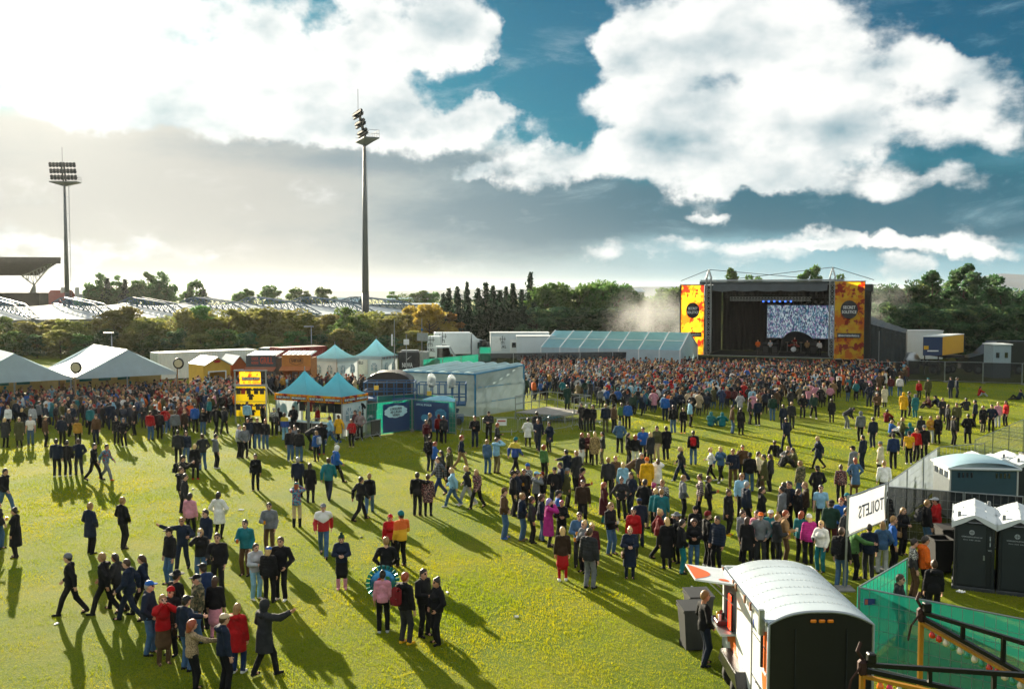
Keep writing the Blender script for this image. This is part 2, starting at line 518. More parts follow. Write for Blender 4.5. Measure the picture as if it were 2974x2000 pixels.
def grass():
    rs = np.random.RandomState(3)
    Vs = []
    for (y0, y1, dens, w, hgt) in ((18, 26, 760, .016, .050), (26, 36, 460, .020, .055), (36, 50, 230, .028, .060), (50, 74, 85, .042, .07), (74, 100, 34, .065, .08)):
        half = lambda y: y * .56 + 2
        n = int(dens * (y1 - y0) * (half(y0) + half(y1)))
        y = rs.uniform(y0, y1, n); x = rs.uniform(-1, 1, n) * (y * .56 + 2)
        keep = (x > -74) & (x < 74); x, y = x[keep], y[keep]; n = len(x)
        patch = .75 + .5 * np.sin(x * 1.7 + 2 * np.sin(y * .9)) * np.sin(y * 1.3 + np.sin(x * 1.1)) * .6
        fine = .75 + .38 * np.clip(np.sin(x * 9.1 + 3 * np.sin(y * 5.3)) * np.sin(y * 8.3 + 2 * np.sin(x * 6.7)) + .4 * np.sin(x * 21 + y * 17), -1, 1)
        h = hgt * rs.uniform(.4, 1.4, n) * patch * fine
        a = rs.uniform(0, np.pi, n); dx, dy = np.cos(a) * w * .5, np.sin(a) * w * .5
        lx, ly = rs.normal(0, .5, n) * h, rs.normal(0, .5, n) * h
        z0 = np.zeros(n)
        P = np.stack([np.stack([x - dx, y - dy, z0], 1), np.stack([x + dx, y + dy, z0], 1), np.stack([x + lx, y + ly, h + .02], 1)], 1)
        Vs.append(P.reshape(-1, 3))
    V = np.concatenate(Vs); n = len(V) // 3
    V[:, 2] += .004
    me = bpy.data.meshes.new('grass'); me.vertices.add(len(V)); me.vertices.foreach_set('co', V.astype(np.float32).ravel())
    me.loops.add(n * 3); me.loops.foreach_set('vertex_index', np.arange(n * 3, dtype=np.int32))
    me.polygons.add(n); me.polygons.foreach_set('loop_start', np.arange(n, dtype=np.int32) * 3); me.polygons.foreach_set('loop_total', np.full(n, 3, np.int32))
    me.update(calc_edges=True)
    me.materials.append(grass_material())
    tag(link('grass', me), 'short sunlit grass covering the festival field', 'grass', kind='stuff')
grass()

# distant mountain on the right and low hills
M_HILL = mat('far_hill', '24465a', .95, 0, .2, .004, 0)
def hill(name, pts, Y, depth, base=-5):
    mb = MB(); n = len(pts)
    rows = []
    P = [D(px, py, Y) for px, py in pts]
    for k, (dy, hz) in enumerate(((-depth, 0.0), (-depth * .5, .55), (0, 1.0), (depth, 0.0))):
        rows.append([(p.x * (1 + dy / Y), Y + dy, base + (p.z - base) * hz) for p in P])
    for a in range(3):
        for i in range(n - 1): mb.quad(rows[a][i], rows[a][i + 1], rows[a + 1][i + 1], rows[a + 1][i])
    return tag(mb.build(name, M_HILL, smooth=True), kind='structure')
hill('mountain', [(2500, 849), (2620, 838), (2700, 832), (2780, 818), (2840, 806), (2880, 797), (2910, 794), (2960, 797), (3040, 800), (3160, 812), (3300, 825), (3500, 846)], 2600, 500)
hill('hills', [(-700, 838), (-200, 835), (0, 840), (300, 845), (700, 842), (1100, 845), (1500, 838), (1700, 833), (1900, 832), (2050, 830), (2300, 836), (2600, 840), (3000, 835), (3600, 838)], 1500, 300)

# ------------------------------------------------------------------ trees
def leaf_mat(name, a, b, c):
    m = bpy.data.materials.new(name); m.use_nodes = True; t = m.node_tree; t.nodes.clear(); q = NG(t)
    out = q.node('ShaderNodeOutputMaterial'); d = q.node('ShaderNodeBsdfPrincipled'); tr = q.node('ShaderNodeBsdfTranslucent')
    d.inputs['Roughness'].default_value = .6; d.inputs['Specular IOR Level'].default_value = .25
    p = q.node('ShaderNodeTexCoord').outputs['Object']; oi = q.node('ShaderNodeObjectInfo')
    n1 = q.noise(p, .8, 4, .6); n2 = q.noise(p, 6, 3, .6)
    col_ = q.mix(q.rng(n1, .35, .65), lin(a) + (1,), lin(b) + (1,))
    col_ = q.mix(q.rng(n2, .5, .75, 0, .7), col_, lin(c) + (1,))
    hs = q.node('ShaderNodeHueSaturation'); hs.inputs['Saturation'].default_value = .95
    q.put(hs.inputs['Hue'], q.rng(oi.outputs['Random'], 0, 1, .475, .525, 'LINEAR')); q.put(hs.inputs['Value'], q.rng(oi.outputs['Random'], 0, 1, .75, 1.25, 'LINEAR'))
    q.put(hs.inputs['Color'], col_)
    q.put(d.inputs['Base Color'], hs.outputs[0]); q.put(tr.inputs[0], hs.outputs[0])
    mx = q.node('ShaderNodeMixShader'); mx.inputs[0].default_value = .6
    t.links.new(d.outputs[0], mx.inputs[1]); t.links.new(tr.outputs[0], mx.inputs[2]); t.links.new(mx.outputs[0], out.inputs[0])
    return m
L_OLIVE = leaf_mat('leaves_olive_autumn', '68723a', '8a8640', 'b4a858')
L_GREEN = leaf_mat('leaves_green', '3e5e2a', '5a7e38', '8aa050')
L_DARK = leaf_mat('leaves_dark_green', '34563a', '4e7244', '869858')
L_CONIF = leaf_mat('needles_dark', '203a2c', '2e4c36', '4c6a40')
L_GOLD = leaf_mat('leaves_golden', '86702a', 'a8862e', 'c8a24c')
M_BARK = mat('bark', '4a3c30', .9, 0, .3, 6, .5, 20, stretch=(1, 1, .2))

def leaf_quads(C, size, rs, up_bias=.3):
    n = len(C)
    a = rs.normal(0, 1, (n, 3)); a /= np.linalg.norm(a, axis=1)[:, None]
    b = rs.normal(0, 1, (n, 3)); b -= a * (a * b).sum(1)[:, None]; b /= np.linalg.norm(b, axis=1)[:, None]
    s = size * rs.uniform(.55, 1.4, n)[:, None]
    V = np.stack([C - a * s, C + b * s * .55, C + a * s, C - b * s * .55], 1).reshape(-1, 3)
    return V, np.arange(n * 4).reshape(-1, 4)

def crown_broad(seed, n=4200, kind='round'):
    """unit crown: 1 high, ~0.8 wide, from clumps of leaves on limb ends"""
    rs = np.random.RandomState(seed); C = []
    k = 46 if kind == 'round' else 34
    for i in range(k):
        if kind == 'round':
            t = rs.uniform(.10, .96); r = .40 * math.sin(math.pi * min(1, t * .80 + .14)) * (.75 + .35 * rs.rand())
        else:
            t = rs.uniform(.05, .99); r = .24 * (1 - t) ** .6 * (.6 + .5 * rs.rand()) + .03
        a = rs.uniform(0, 2 * np.pi); rr = r * math.sqrt(rs.uniform(.15, 1))
        c = np.array((rr * math.cos(a), rr * math.sin(a), t))
        sz = (.105 if kind == 'round' else .07) * rs.uniform(.6, 1.35)
        m = n // k
        d = rs.normal(0, 1, (m, 3)); d /= np.linalg.norm(d, axis=1)[:, None]
        C.append(c + d * sz * (rs.uniform(.25, 1, (m, 1)) ** .5) * np.array((1, 1, .8)))
    C = np.concatenate(C)
    V, Q = leaf_quads(C, .026 if kind == 'round' else .022, rs)
    return V, Q
def crown_spruce(seed, n=4200):
    rs = np.random.RandomState(seed); C = []
    whorls = 26
    for w in range(whorls):
        t = .04 + .94 * w / (whorls - 1); R = .27 * (1 - t) ** 1.05 + .010
        nb = int(rs.randint(6, 10))
        for b in range(nb):
            a = rs.uniform(0, 2 * np.pi); L = R * rs.uniform(.65, 1.25)
            m = max(5, int(n / whorls / nb * (.4 + 1.2 * (1 - t))))
            u = rs.uniform(.1, 1, m)
            x = u * L; z = t + .02 - x * .28 + (x / max(L, .01)) ** 2 * .03
            C.append(np.stack([x * math.cos(a), x * math.sin(a), z], 1) + rs.normal(0, .010 + .006 * (1 - t), (m, 3)))
    C = np.concatenate(C)
    return leaf_quads(C, .019, rs)
def quad_mesh(V, Q, name, m):
    me = bpy.data.meshes.new(name); me.vertices.add(len(V)); me.vertices.foreach_set('co', V.astype(np.float32).ravel())
    n = len(Q); me.loops.add(n * 4); me.loops.foreach_set('vertex_index', Q.astype(np.int32).ravel())
    me.polygons.add(n); me.polygons.foreach_set('loop_start', np.arange(n, dtype=np.int32) * 4); me.polygons.foreach_set('loop_total', np.full(n, 4, np.int32))
    me.update(calc_edges=True); me.materials.append(m); return me
CROWNS = {'round': [quad_mesh(*crown_broad(20 + i, 5200), 'crown', L_OLIVE) for i in range(6)],
          'tall': [quad_mesh(*crown_broad(40 + i, 4200, 'tall'), 'crown', L_GREEN) for i in range(4)],
          'spruce': [quad_mesh(*crown_spruce(60 + i, 5200), 'crown', L_CONIF) for i in range(4)]}
def trunk_mesh(kind, seed):
    mb = MB(); r = random.Random(seed)
    mb.tube([(0, 0, -.02), (.01, 0, .25), (-.01, .01, .55), (0, 0, .92)], [.028, .022, .014, .004], 7)
    if kind != 'spruce':
        for i in range(9):
            z = .18 + .07 * i; a = r.uniform(0, 6.28); L = (.30 if kind == 'round' else .14) * r.uniform(.6, 1)
            mb.tube([(0, 0, z), (L * .5 * math.cos(a), L * .5 * math.sin(a), z + L * .35), (L * math.cos(a), L * math.sin(a), z + L * .8)], [.010, .007, .002], 5)
    me = mb.mesh('trunk'); me.materials.append(M_BARK); return me
TRUNKS = {k: [trunk_mesh(k, i) for i in range(3)] for k in CROWNS}
ORD = ['first', 'second', 'third', 'fourth', 'fifth', 'sixth', 'seventh', 'eighth', 'ninth', 'tenth', 'eleventh', 'twelfth', 'thirteenth', 'fourteenth', 'fifteenth',
       'sixteenth', 'seventeenth', 'eighteenth', 'nineteenth', 'twentieth', 'twenty-first', 'twenty-second', 'twenty-third', 'twenty-fourth', 'twenty-fifth', 'twenty-sixth', 'twenty-seventh',
       'twenty-eighth', 'twenty-ninth', 'thirtieth', 'thirty-first', 'thirty-second', 'thirty-third', 'thirty-fourth', 'thirty-fifth', 'thirty-sixth']
def tree(name, kind, px, py, Y, width, m, label, group):
    p = D(px, py, Y); h = max(p.z, 1.5)
    r = random.Random(int(px * 3 + py + Y))
    t = thing(name, label, 'tree', (p.x, Y, 0), r.uniform(0, 6.28), group)
    c = link('crown', r.choice(CROWNS[kind]), t)
    w = width / (.8 if kind == 'round' else .45)
    c.scale = (w, w, h * .97); c.location = (0, 0, h * .03)
    c.material_slots[0].link = 'OBJECT'; c.material_slots[0].material = m
    k = link('trunk', r.choice(TRUNKS[kind]), t); k.scale = (h * 1.1, h * 1.1, h * .95)
    return t
row = [(-60, 925), (0, 915, 'g'), (35, 940), (75, 932), (115, 936), (160, 925), (200, 922), (245, 928), (290, 925), (330, 900), (372, 890), (415, 918), (455, 925), (495, 915), (535, 893), (578, 888, 'g'), (622, 908),
       (665, 893), (705, 905), (745, 895), (785, 893), (825, 900), (860, 895), (895, 915), (955, 912), (1000, 888, 'g'), (1045, 905), (1085, 900), (1125, 918), (1165, 905), (1205, 888, 'y'), (1248, 884, 'y'), (1285, 900, 'y')]
for i, e in enumerate(row):
    mm = {'g': L_GREEN, 'y': L_GOLD}.get(e[2] if len(e) > 2 else '', L_OLIVE)
    nm = {'g': 'green', 'y': 'golden'}.get(e[2] if len(e) > 2 else '', 'olive brown')
    tree('birch_tree', 'round', e[0], e[1] + 4, 136 + (i * 37 % 11), rnd.uniform(6.5, 8.5), mm, '%s low tree, %s from the left in the long row behind the food stalls' % (nm, ORD[i]), 'trees behind the food stalls')
for i in range(20):
    px = -30 + i * 68
    tree('shrub_tree', 'round', px, 955 + (i * 53 % 22), 131, rnd.uniform(4.5, 6), (L_OLIVE, L_GREEN, L_DARK)[i % 3], 'low bushy tree, %s from the left along the foot of the tree row' % ORD[i], 'low bushes under the tree row')
con = [(1288, 858), (1303, 842), (1328, 838), (1356, 826), (1388, 842), (1412, 826), (1432, 836), (1451, 848), (1470, 838), (1490, 830), (1516, 846), (1540, 798), (1562, 842)]
for i, (px, py) in enumerate(con):
    tree('spruce_tree', 'spruce', px, py, 150 + (i * 29 % 9), rnd.uniform(4.2, 5.4), L_CONIF, ('tallest dark spruce, its tip highest of the clump behind the white trailers' if i == 11 else 'dark pointed spruce, %s from the left in the clump behind the trucks' % ORD[i]), 'spruces behind the trucks')
for i in range(9):
    tree('spruce_tree', 'spruce', 1296 + i * 32, 880 + (i * 41 % 25), 144, rnd.uniform(4.5, 5.5), L_CONIF, 'lower dark spruce, %s from the left in front of the tall spruces' % ORD[i], 'spruces behind the trucks')
br = [(1580, 838), (1612, 828), (1648, 832), (1685, 826), (1722, 816), (1752, 820), (1785, 824), (1815, 834), (1845, 858), (1880, 872), (1915, 862), (1945, 842), (1975, 836), (2010, 845)]
for i, (px, py) in enumerate(br):
    tree('broadleaf_tree', 'round', px, py, 150 + (i * 31 % 9), rnd.uniform(8, 10), L_GREEN, 'leafy green tree, %s from the left between the spruces and the stage' % ORD[i], 'green trees left of the stage')
for i in range(8):
    tree('broadleaf_tree', 'round', 1560 + i * 52, 895 + (i * 41 % 20), 143, rnd.uniform(7, 9), L_DARK, 'lower dark green tree, %s from the left above the long white tent' % ORD[i], 'green trees left of the stage')
for i, (px, py) in enumerate([(2123, 783), (2182, 802), (2205, 806), (2338, 788), (2372, 777), (2435, 800)]):
    tree('poplar_tree', 'tall', px, py, 168, 4.2, L_GREEN, 'slim treetop, %s from the left rising above the stage roof' % ORD[i], 'treetops above the stage')
rt = [(2535, 842), (2562, 830), (2602, 832), (2645, 818), (2672, 832), (2702, 835, 't'), (2708, 792, 't'), (2745, 835), (2775, 820, 't'), (2800, 772, 't'), (2828, 790, 't'), (2850, 840), (2882, 806, 't'), (2908, 808, 't'), (2942, 842), (2985, 838), (3030, 830)]
for i, e in enumerate(rt):
    tl = len(e) > 2
    tree('poplar_tree' if tl else 'broadleaf_tree', 'tall' if tl else 'round', e[0], e[1], 128 + (i * 17 % 10), 5.5 if tl else rnd.uniform(7.5, 9), L_DARK, '%s dark green tree, %s from the left in the belt right of the stage' % ('tall ragged' if tl else 'broad', ORD[i]), 'trees right of the stage')
for i in range(9):
    tree('broadleaf_tree', 'round', 2560 + i * 56, 880 + (i * 41 % 25), 122, rnd.uniform(7, 9), L_DARK, 'lower shadowy tree, %s from the left behind the trailers beside the stage' % ORD[i], 'trees right of the stage')
far = [(262, 845), (276, 838), (300, 838), (325, 836), (350, 836), (415, 842), (442, 836), (462, 834), (485, 842), (268, 822), (288, 798), (312, 812), (338, 803), (362, 815), (386, 838), (404, 818), (430, 793), (452, 806), (472, 793), (494, 828), (548, 842), (568, 816), (590, 842), (700, 850), (720, 840), (782, 832), (806, 846), (868, 835), (885, 846), (938, 836), (1140, 848), (1190, 852), (1228, 846), (1256, 850)]
for i, (px, py) in enumerate(far):
    kd = 'spruce' if i in (11, 13, 20, 22) else ('tall' if i % 2 == 0 else 'round')
    tree('distant_tree', kd, px, py, 300, 9.5 if kd != 'tall' else 6.0, L_GREEN if kd != 'spruce' else L_CONIF, 'hazy distant tree, %s from the left beyond the stadium roof' % ORD[i], 'distant trees beyond the roof')

# ------------------------------------------------------------------ floodlight masts
M_MAST = mat('mast_steel', '5d6468', .55, .3, .15, 3, stretch=(1, 1, .1))
M_MASTDK = mat('mast_dark_base', '3a3e42', .6, .2, .15, 3)
M_LAMP = mat('lamp_housing', '16201f', .85, 0, .1, spec=.05)
M_LENS = mat('lamp_glass', '1c2426', .7, 0, .05, spec=.1)
def floodlight_mast(px, py_plat, Y, yaw, label, head_w, head_h, rb, rt, rows=6, cols=8):
    b = D(px, py_plat, Y); zt = b.z
    base = W(px, 900, 0); base = Vector((b.x, Y, 0))
    t = thing('floodlight_mast', label, 'floodlight', base, yaw, 'floodlight masts')
    MB().tube([(0, 0, zt * .22), (0, 0, zt)], rb * .88, 14, r2=rt).build('pole', M_MAST, t, True)
    MB().tube([(0, 0, -.1), (0, 0, zt * .22)], rb, 14, r2=rb * .89).build('base_section', M_MASTDK, t, True)
    lad = MB(); xo = rb + .35
    for s in (-.22, .22): lad.bar((xo, s, 3), (rt + .9, s, zt), .06)
    for i in range(int(zt / 1.2)):
        z = 3 + i * 1.2; f = (z - 3) / (zt - 3); x = xo + (rt + .9 - xo) * f
        lad.bar((x, -.22, z), (x, .22, z), .05)
        if i % 4 == 0: lad.bar((x, 0, z), (rb * .6, 0, z), .06)
    lad.build('ladder', M_MAST, t)
    pl = MB(); w = head_w * .52
    pl.box(0, .6, zt + .15, w * 2, 3.2, .25)
    pl.tri((-w, 2.0, zt), (w, 2.0, zt), (0, .3, zt - 1.2)); pl.tri((-w, -1.0, zt), (0, .3, zt - 1.2), (w, -1.0, zt))
    pl.tri((-w, 2.0, zt), (0, .3, zt - 1.2), (-w, -1.0, zt)); pl.tri((w, 2.0, zt), (w, -1.0, zt), (0, .3, zt - 1.2))
    pl.build('platform', M_MAST, t)
    rl = MB()
    for x in (-w, -w / 2, 0, w / 2, w): rl.bar((x, 2.15, zt + .2), (x, 2.15, zt + 1.7), .07)
    for z in (.95, 1.7): rl.bar((-w, 2.15, zt + z), (w, 2.15, zt + z), .07); rl.bar((w, 2.15, zt + z), (w, -.9, zt + z), .07); rl.bar((-w, 2.15, zt + z), (-w, -.9, zt + z), .07)
    rl.build('railing', M_MAST, t)
    fr = MB(); tilt = -.30
    def hp(x, u): return Vector((x, .2 + u * tilt * -0.0 - u * .26, zt + .5 + u))
    for x in (-.35, .35): fr.bar(hp(x, -.3), hp(x, head_h), .35, .3)
    for r_ in range(rows // 2):
        u = head_h * (r_ + .5) / (rows // 2); fr.bar(hp(-head_w / 2, u), hp(head_w / 2, u), .12)
    fr.tube([hp(0, head_h), hp(0, head_h) + Vector((0, 0, 4.2))], .05, 6)
    fr.build('lamp_frame', M_LAMP, t)
    lamp = None
    for r_ in range(rows):
        u = head_h * (r_ // 2 + .5) / (rows // 2) + (.55 if r_ % 2 else -.45) * head_h / 9
        for c in range(cols):
            x = head_w * ((c + .5) / cols - .5)
            p = hp(x, u) + Vector((0, -.35, 0))
            if lamp is None:
                s_ = head_w / cols * .5
                Mx = Matrix.Rotation(math.radians(72), 4, 'X')
                mb = MB(); mb.lathe([(.02, -s_ * .9), (s_ * .55, -s_ * .8), (s_ * .95, 0), (s_, s_ * .35), (s_ * .9, s_ * .36)], 10, Mx)
                lamp = mb.build('lamp', M_LAMP, t, True, p)
                mb2 = MB(); mb2.poly([Mx @ Vector((s_ * .9 * math.cos(a * .628), s_ * .9 * math.sin(a * .628), s_ * .3)) for a in range(10)]); mb2.build('lens', M_LENS, lamp)
            else:
                c2 = copy_part(lamp, t); c2.location = p
    return t
floodlight_mast(1058, 408, 200, math.radians(-66), 'tall grey floodlight mast standing alone in the middle, lamps turned left', 6.6, 5.6, .80, .28)
floodlight_mast(187, 530, 281, math.radians(4), 'more distant floodlight mast at the far left, its lamp rack seen square on', 7.6, 5.2, .78, .30)

# ------------------------------------------------------------------ stadium stand at the far left
M_CONC = mat('stand_brown', '4a423c', .85, 0, .2, .6)
M_ROOFDK = mat('stand_roof_underside', '55504a', .8, 0, .2, .5, stretch=(1, 6, 1))
M_LATT = mat('lattice_white', '9a9c98', .6, .1, .1)
st = thing('stadium_stand', 'covered stadium stand with slanting roof on lattice arms at the far left edge', 'grandstand', (-150, 300, 0))
o = Vector((-150, 300, 0))
A_ = D(177, 757, 292) - o; B_ = D(106, 800, 312) - o; L_ = Vector((-75, -14, 0))
MB().slab([A_, B_, B_ + L_, A_ + L_], .9, (0, 0, 1)).build('roof', M_ROOFDK, st)
MB().slab([A_ + Vector((0, -.4, -.9)), A_ + L_ + Vector((0, -.4, -.9)), A_ + L_ + Vector((0, -.4, 1.0)), A_ + Vector((0, -.4, 1.0))], .35).build('fascia', M_CONC, st)
for i in range(14):
    f = (i + 1) / 15; p = A_ + (B_ - A_) * f - Vector((0, 0, .15)); MB().bar(p, p + L_, .25, .3).build('purlin', M_CONC, st)
for k in range(3):
    off = L_ * (.02 + .20 * k)
    mb = MB(); hip = D(113, 828, 300) - o + off; hip.y = 300 - o.y; foot = Vector((hip.x + .5, hip.y, 0)); tip = A_ + off * 1.0 + Vector((-1, 0, -.6)); back = B_ + off + Vector((-2, -2, -.2))
    n = 8
    up_ = [tip + (back - tip) * (i / n) for i in range(n + 1)]
    lo_ = [tip + (hip - tip) * (i / (n * .75)) if i <= n * .75 else hip + (back - hip) * ((i - n * .75) / (n * .25)) for i in range(n + 1)]
    for a in range(n): mb.bar(up_[a], up_[a + 1], .28); mb.bar(lo_[a], lo_[a + 1], .28); mb.bar(up_[a], lo_[a + 1], .16); mb.bar(lo_[a + 1], up_[a + 1], .16)
    mb.bar(hip, foot, .7); mb.bar(hip + Vector((0, 0, -.2)), foot + Vector((-6, 4, 4)), .6)
    mb.build('support', M_LATT, st)
wl = MB(); p0 = D(118, 850, 300) - o
wl.box(p0.x - 40, 2, p0.z / 2, 80, 6, p0.z); wl.build('seating_wall', M_CONC, st)

# ------------------------------------------------------------------ long low white roof with blue trusses
M_ROOFW = mat('roof_sheet_white', '8494a0', .85, 0, .10, .8, stretch=(6, 1, 1), spec=.08)
M_TRUSS = mat('truss_blue', '2c5468', .5, .2, .1)
M_WALLDK = mat('hall_wall', '6a6f70', .8, 0, .15, .5)
ang = math.atan2(.64, .77)
hb = thing('stadium_hall', 'long low hall with white sheet roof and row of blue roof trusses', 'building', (-70, 170, 0), ang)
SP = 13.25
for k in range(-3, 6):
    mb = MB()
    x0, x1 = k * SP + .12, (k + 1) * SP - .12
    if k < 5: mb.grid(lambda u, v: (x0 + (x1 - x0) * u, 37 * v, 4.5 + 2.1 * v - .5 * math.sin(math.pi * u)), 8, 4); mb.build('roof_panel', M_ROOFW, hb, True)
    if k > -3:
        tr = MB(); n = 12; x = k * SP
        def lo(i): f = i / n; return Vector((x, 37 * f + 1.2 * 0, 4.55 + 2.1 * f))
        def up(i, s):
            f = i / n; hgt = 1.7 * min(1, (1 - f) * 5, f * 4 + .02) + .1
            return Vector((x + s * .9, 37 * f, 4.55 + 2.1 * f + hgt))
        for i in range(n):
            tr.bar(lo(i), lo(i + 1), .20)
            for s in (-1, 1): tr.bar(up(i, s), up(i + 1, s), .20); tr.bar(lo(i), up(i + 1, s), .10); tr.bar(up(i, s), lo(i), .11)
            tr.bar(up(i, -1), up(i, 1), .12)
        tr.build('roof_truss', M_TRUSS, hb)
MB().box(13, .3, 2.2, 106, .5, 4.4).build('wall', M_WALLDK, hb)
for i in range(24): MB().box(-36 + i * 4.3, -.02, 3.1, 2.4, .2, 1.2).build('window', mat('hall_glass', '2c4048', .15, 0, .2), hb)
# pale annex and a far building row
def house(name, px0, px1, pyt, Y, dep, wallm, roofm, label, ridge=0.0):
    a = D(px0, pyt, Y); b = D(px1, pyt, Y); t = thing(name, label, 'building', ((a.x + b.x) / 2, Y, 0))
    w = (b.x - a.x) / 2; h = a.z
    MB().box(0, dep / 2, (h - ridge) / 2, w * 2, dep, h - ridge).build('wall', wallm, t)
    e = .4
    rf = MB()
    if ridge > 0:
        rf.slab([(-w - e, -e, h - ridge), (w + e, -e, h - ridge), (w + e, dep / 2, h), (-w - e, dep / 2, h)], .15); rf.slab([(-w - e, dep / 2, h), (w + e, dep / 2, h), (w + e, dep + e, h - ridge), (-w - e, dep + e, h - ridge)], .15)
    else: rf.box(0, dep / 2, h + .12, w * 2 + e, dep + e, .24)
    rf.build('roof', roofm, t)
    for i in range(max(1, int(w / 2.2))):
        x = -w + (i + .5) * 2 * w / max(1, int(w / 2.2)); MB().box(x, -.03, (h - ridge) * .62, 1.2, .12, 1.2).build('window', mat('hall_glass'), t)
    return t
M_RED = mat('roof_red', '7a3a30', .8, 0, .15, 1); M_BLUER = mat('roof_blue', '3f7890', .6, .1, .1, 1); M_PALE = mat('wall_pale', 'b4b6b2', .8, 0, .1, 1)
h1 = house('red_house', 122, 178, 843, 330, 14, mat('wall_brick', '6d4438', .85, 0, .2, 1), M_RED, 'red roofed house with two chimneys left of the near mast base', 5)
for dx in (-1, 4): MB().box(dx + 2, 6, 8.2, 1.1, 1.1, 5.2).build('chimney', M_PALE, h1)
house('grey_house', 205, 248, 855, 330, 14, M_PALE, mat('roof_grey', '666a6c', .7, 0, .1, 1), 'small grey roofed house right of the left mast', 4)
house('blue_roof_hall', 955, 1030, 866, 300, 20, M_PALE, M_BLUER, 'low blue roofed hall left of the tall mast base', 2.2)
house('blue_roof_block', 1115, 1220, 866, 320, 20, M_PALE, M_BLUER, 'long blue roofed block right of the tall mast base', 1.2)
house('pale_annex', 1075, 1290, 886, 235, 25, mat('wall_light', 'c0c4c4', .8, 0, .08, .6), M_ROOFW, 'long pale flat annex behind the golden trees', 0)
dome = house('domed_pavilion', 1218, 1246, 862, 420, 10, M_PALE, M_BLUER, 'tiny pavilion with a blue dome above the golden trees', 0)
MB().lathe([(2.2, 0), (2.1, .9), (1.5, 1.7), (.6, 2.2), (.01, 2.3)], 14, Matrix.Translation((0, 5, D(1230, 862, 420).z + .2))).build('dome', M_BLUER, dome, True)
house('white_roof_shed', 1838, 1872, 838, 400, 20, M_PALE, M_ROOFW, 'far pale shed on the horizon left of the stage', 1.5)
house('white_warehouse', 2895, 2990, 834, 330, 25, M_PALE, M_ROOFW, 'white roofed warehouse on the horizon at the right edge', 1.6)
# slim street lamps by the trees
def street_lamp(px, pyt, Y, label):
    p = D(px, pyt, Y); t = thing('street_lamp', label, 'street lamp', (p.x, Y, 0))
    MB().tube([(0, 0, 0), (0, 0, p.z)], .09, 8, r2=.05).build('pole', M_STEEL, t, True)
    mb = MB(); mb.box(-.35, 0, p.z, 1.3, .35, .14, bev=.05); mb.build('lamp_head', M_STEEL, t)
street_lamp(324, 967, 116, 'slim street lamp rising behind the left white marquee')
street_lamp(904, 948, 128, 'thin lamp post between the trees above the red container')

# ------------------------------------------------------------------ the stage
def camo_banner_mat(name='banner_camo', k=1.7):
    if name in MATS: return MATS[name]
    m = bpy.data.materials.new(name); m.use_nodes = True; t = m.node_tree; t.nodes.clear(); q = NG(t)
    out = q.node('ShaderNodeOutputMaterial'); b = q.node('ShaderNodeBsdfPrincipled'); b.inputs['Roughness'].default_value = .6
    p = q.v('MULTIPLY', q.node('ShaderNodeTexCoord').outputs['Object'], (k, k, k))
    sn = q.v('SNAP', p, (.16, .16, .16))
    n = q.noise(sn, .55, 3, .6); n2 = q.noise(q.v('ADD', sn, (4, 2, 7)), .5, 3, .6); n3 = q.noise(p, .7, 2, .5)
    c = q.mix(q.rng(n3, .42, .60), lin('f0a01a') + (1,), lin('f8c428') + (1,))
    c = q.mix(q.rng(n2, .54, .55), c, lin('e87818') + (1,))
    c = q.mix(q.rng(n, .56, .57), c, lin('b03018') + (1,))
    q.put(b.inputs['Base Color'], c)
    tr = q.node('ShaderNodeBsdfTranslucent'); q.put(tr.inputs[0], c)
    mx = q.node('ShaderNodeMixShader'); mx.inputs[0].default_value = .6
    t.links.new(b.outputs[0], mx.inputs[1]); t.links.new(tr.outputs[0], mx.inputs[2]); t.links.new(mx.outputs[0], out.inputs[0])
    MATS[name] = m; return m
M_CAMO = camo_banner_mat()
M_BLKD = mat('stage_black', '0b0c0e', .85, 0, .25, 1.2)
M_BLKC = mat('stage_backcloth', '08090b', .9, 0, .3, 1.2)
M_TARP = mat('dark_tarpaulin', '2a3438', .45, 0, .25, 1.5, .5, 3)
M_TRUSSA = mat('alu_truss', '8f9496', .4, .7, .1)
SL = W(2059, 1030, 1.5); SR = W(2415, 1039, 1.5)
SW_ = (SR - SL).length; s_ang = math.atan2(SR.y - SL.y, SR.x - SL.x)
stage = thing('concert_stage', 'big open air concert stage with black roof and dark interior', 'stage', (SL.x, SL.y, 0), s_ang)
def stg(px, py, yl):
    """stage-local point at local depth yl for a photo pixel"""
    d = ray(px, py); c, s = math.cos(s_ang), math.sin(s_ang)
    nx, ny = -s, c
    t = ((SL.x + nx * yl) * nx + (SL.y + ny * yl) * ny) / (d.x * nx + d.y * ny)
    w = Vector((d.x * t, d.y * t, CAMH + d.z * t))
    return Vector(((w.x - SL.x) * c + (w.y - SL.y) * s, yl, w.z))
DEP = 11.0
xa, xb = -3.6, SW_ + 4.6
for i in range(9):
    x0 = xa + (xb - xa) * i / 9
    MB().box(x0 + (xb - xa) / 18, DEP / 2 + .2, 1.42, (xb - xa) / 9 - .03, DEP - .4, .14).build('deck_panel', M_BLKD, stage)
MB().grid(lambda u, v: (xa + (xb - xa) * u, .02 + .06 * math.sin(u * 90), 1.34 * v), 160, 1).build('skirt', M_BLACK, stage)
MB().bar((xa, .0, 1.47), (xb, .0, 1.47), .08, .08).build('deck_edge', M_TRUSSA, stage)
ztop = stg(2240, 822, 0).z
# back and side walls of black cloth in folds
MB().grid(lambda u, v: (-.6 + (SW_ + 1.2) * u, DEP + .10 * math.sin(u * 130), 1.5 + (ztop - 1.6) * v), 140, 2).build('back_cloth', M_BLKC, stage, True)
for x, nm in ((-.7, 0), (SW_ + .7, 1)):
    MB().grid(lambda u, v: (x + .08 * math.sin(u * 70), .6 + (DEP - .6) * u, 1.5 + (ztop - 1.7) * v), 70, 2).build('side_cloth', M_BLKC, stage, True)
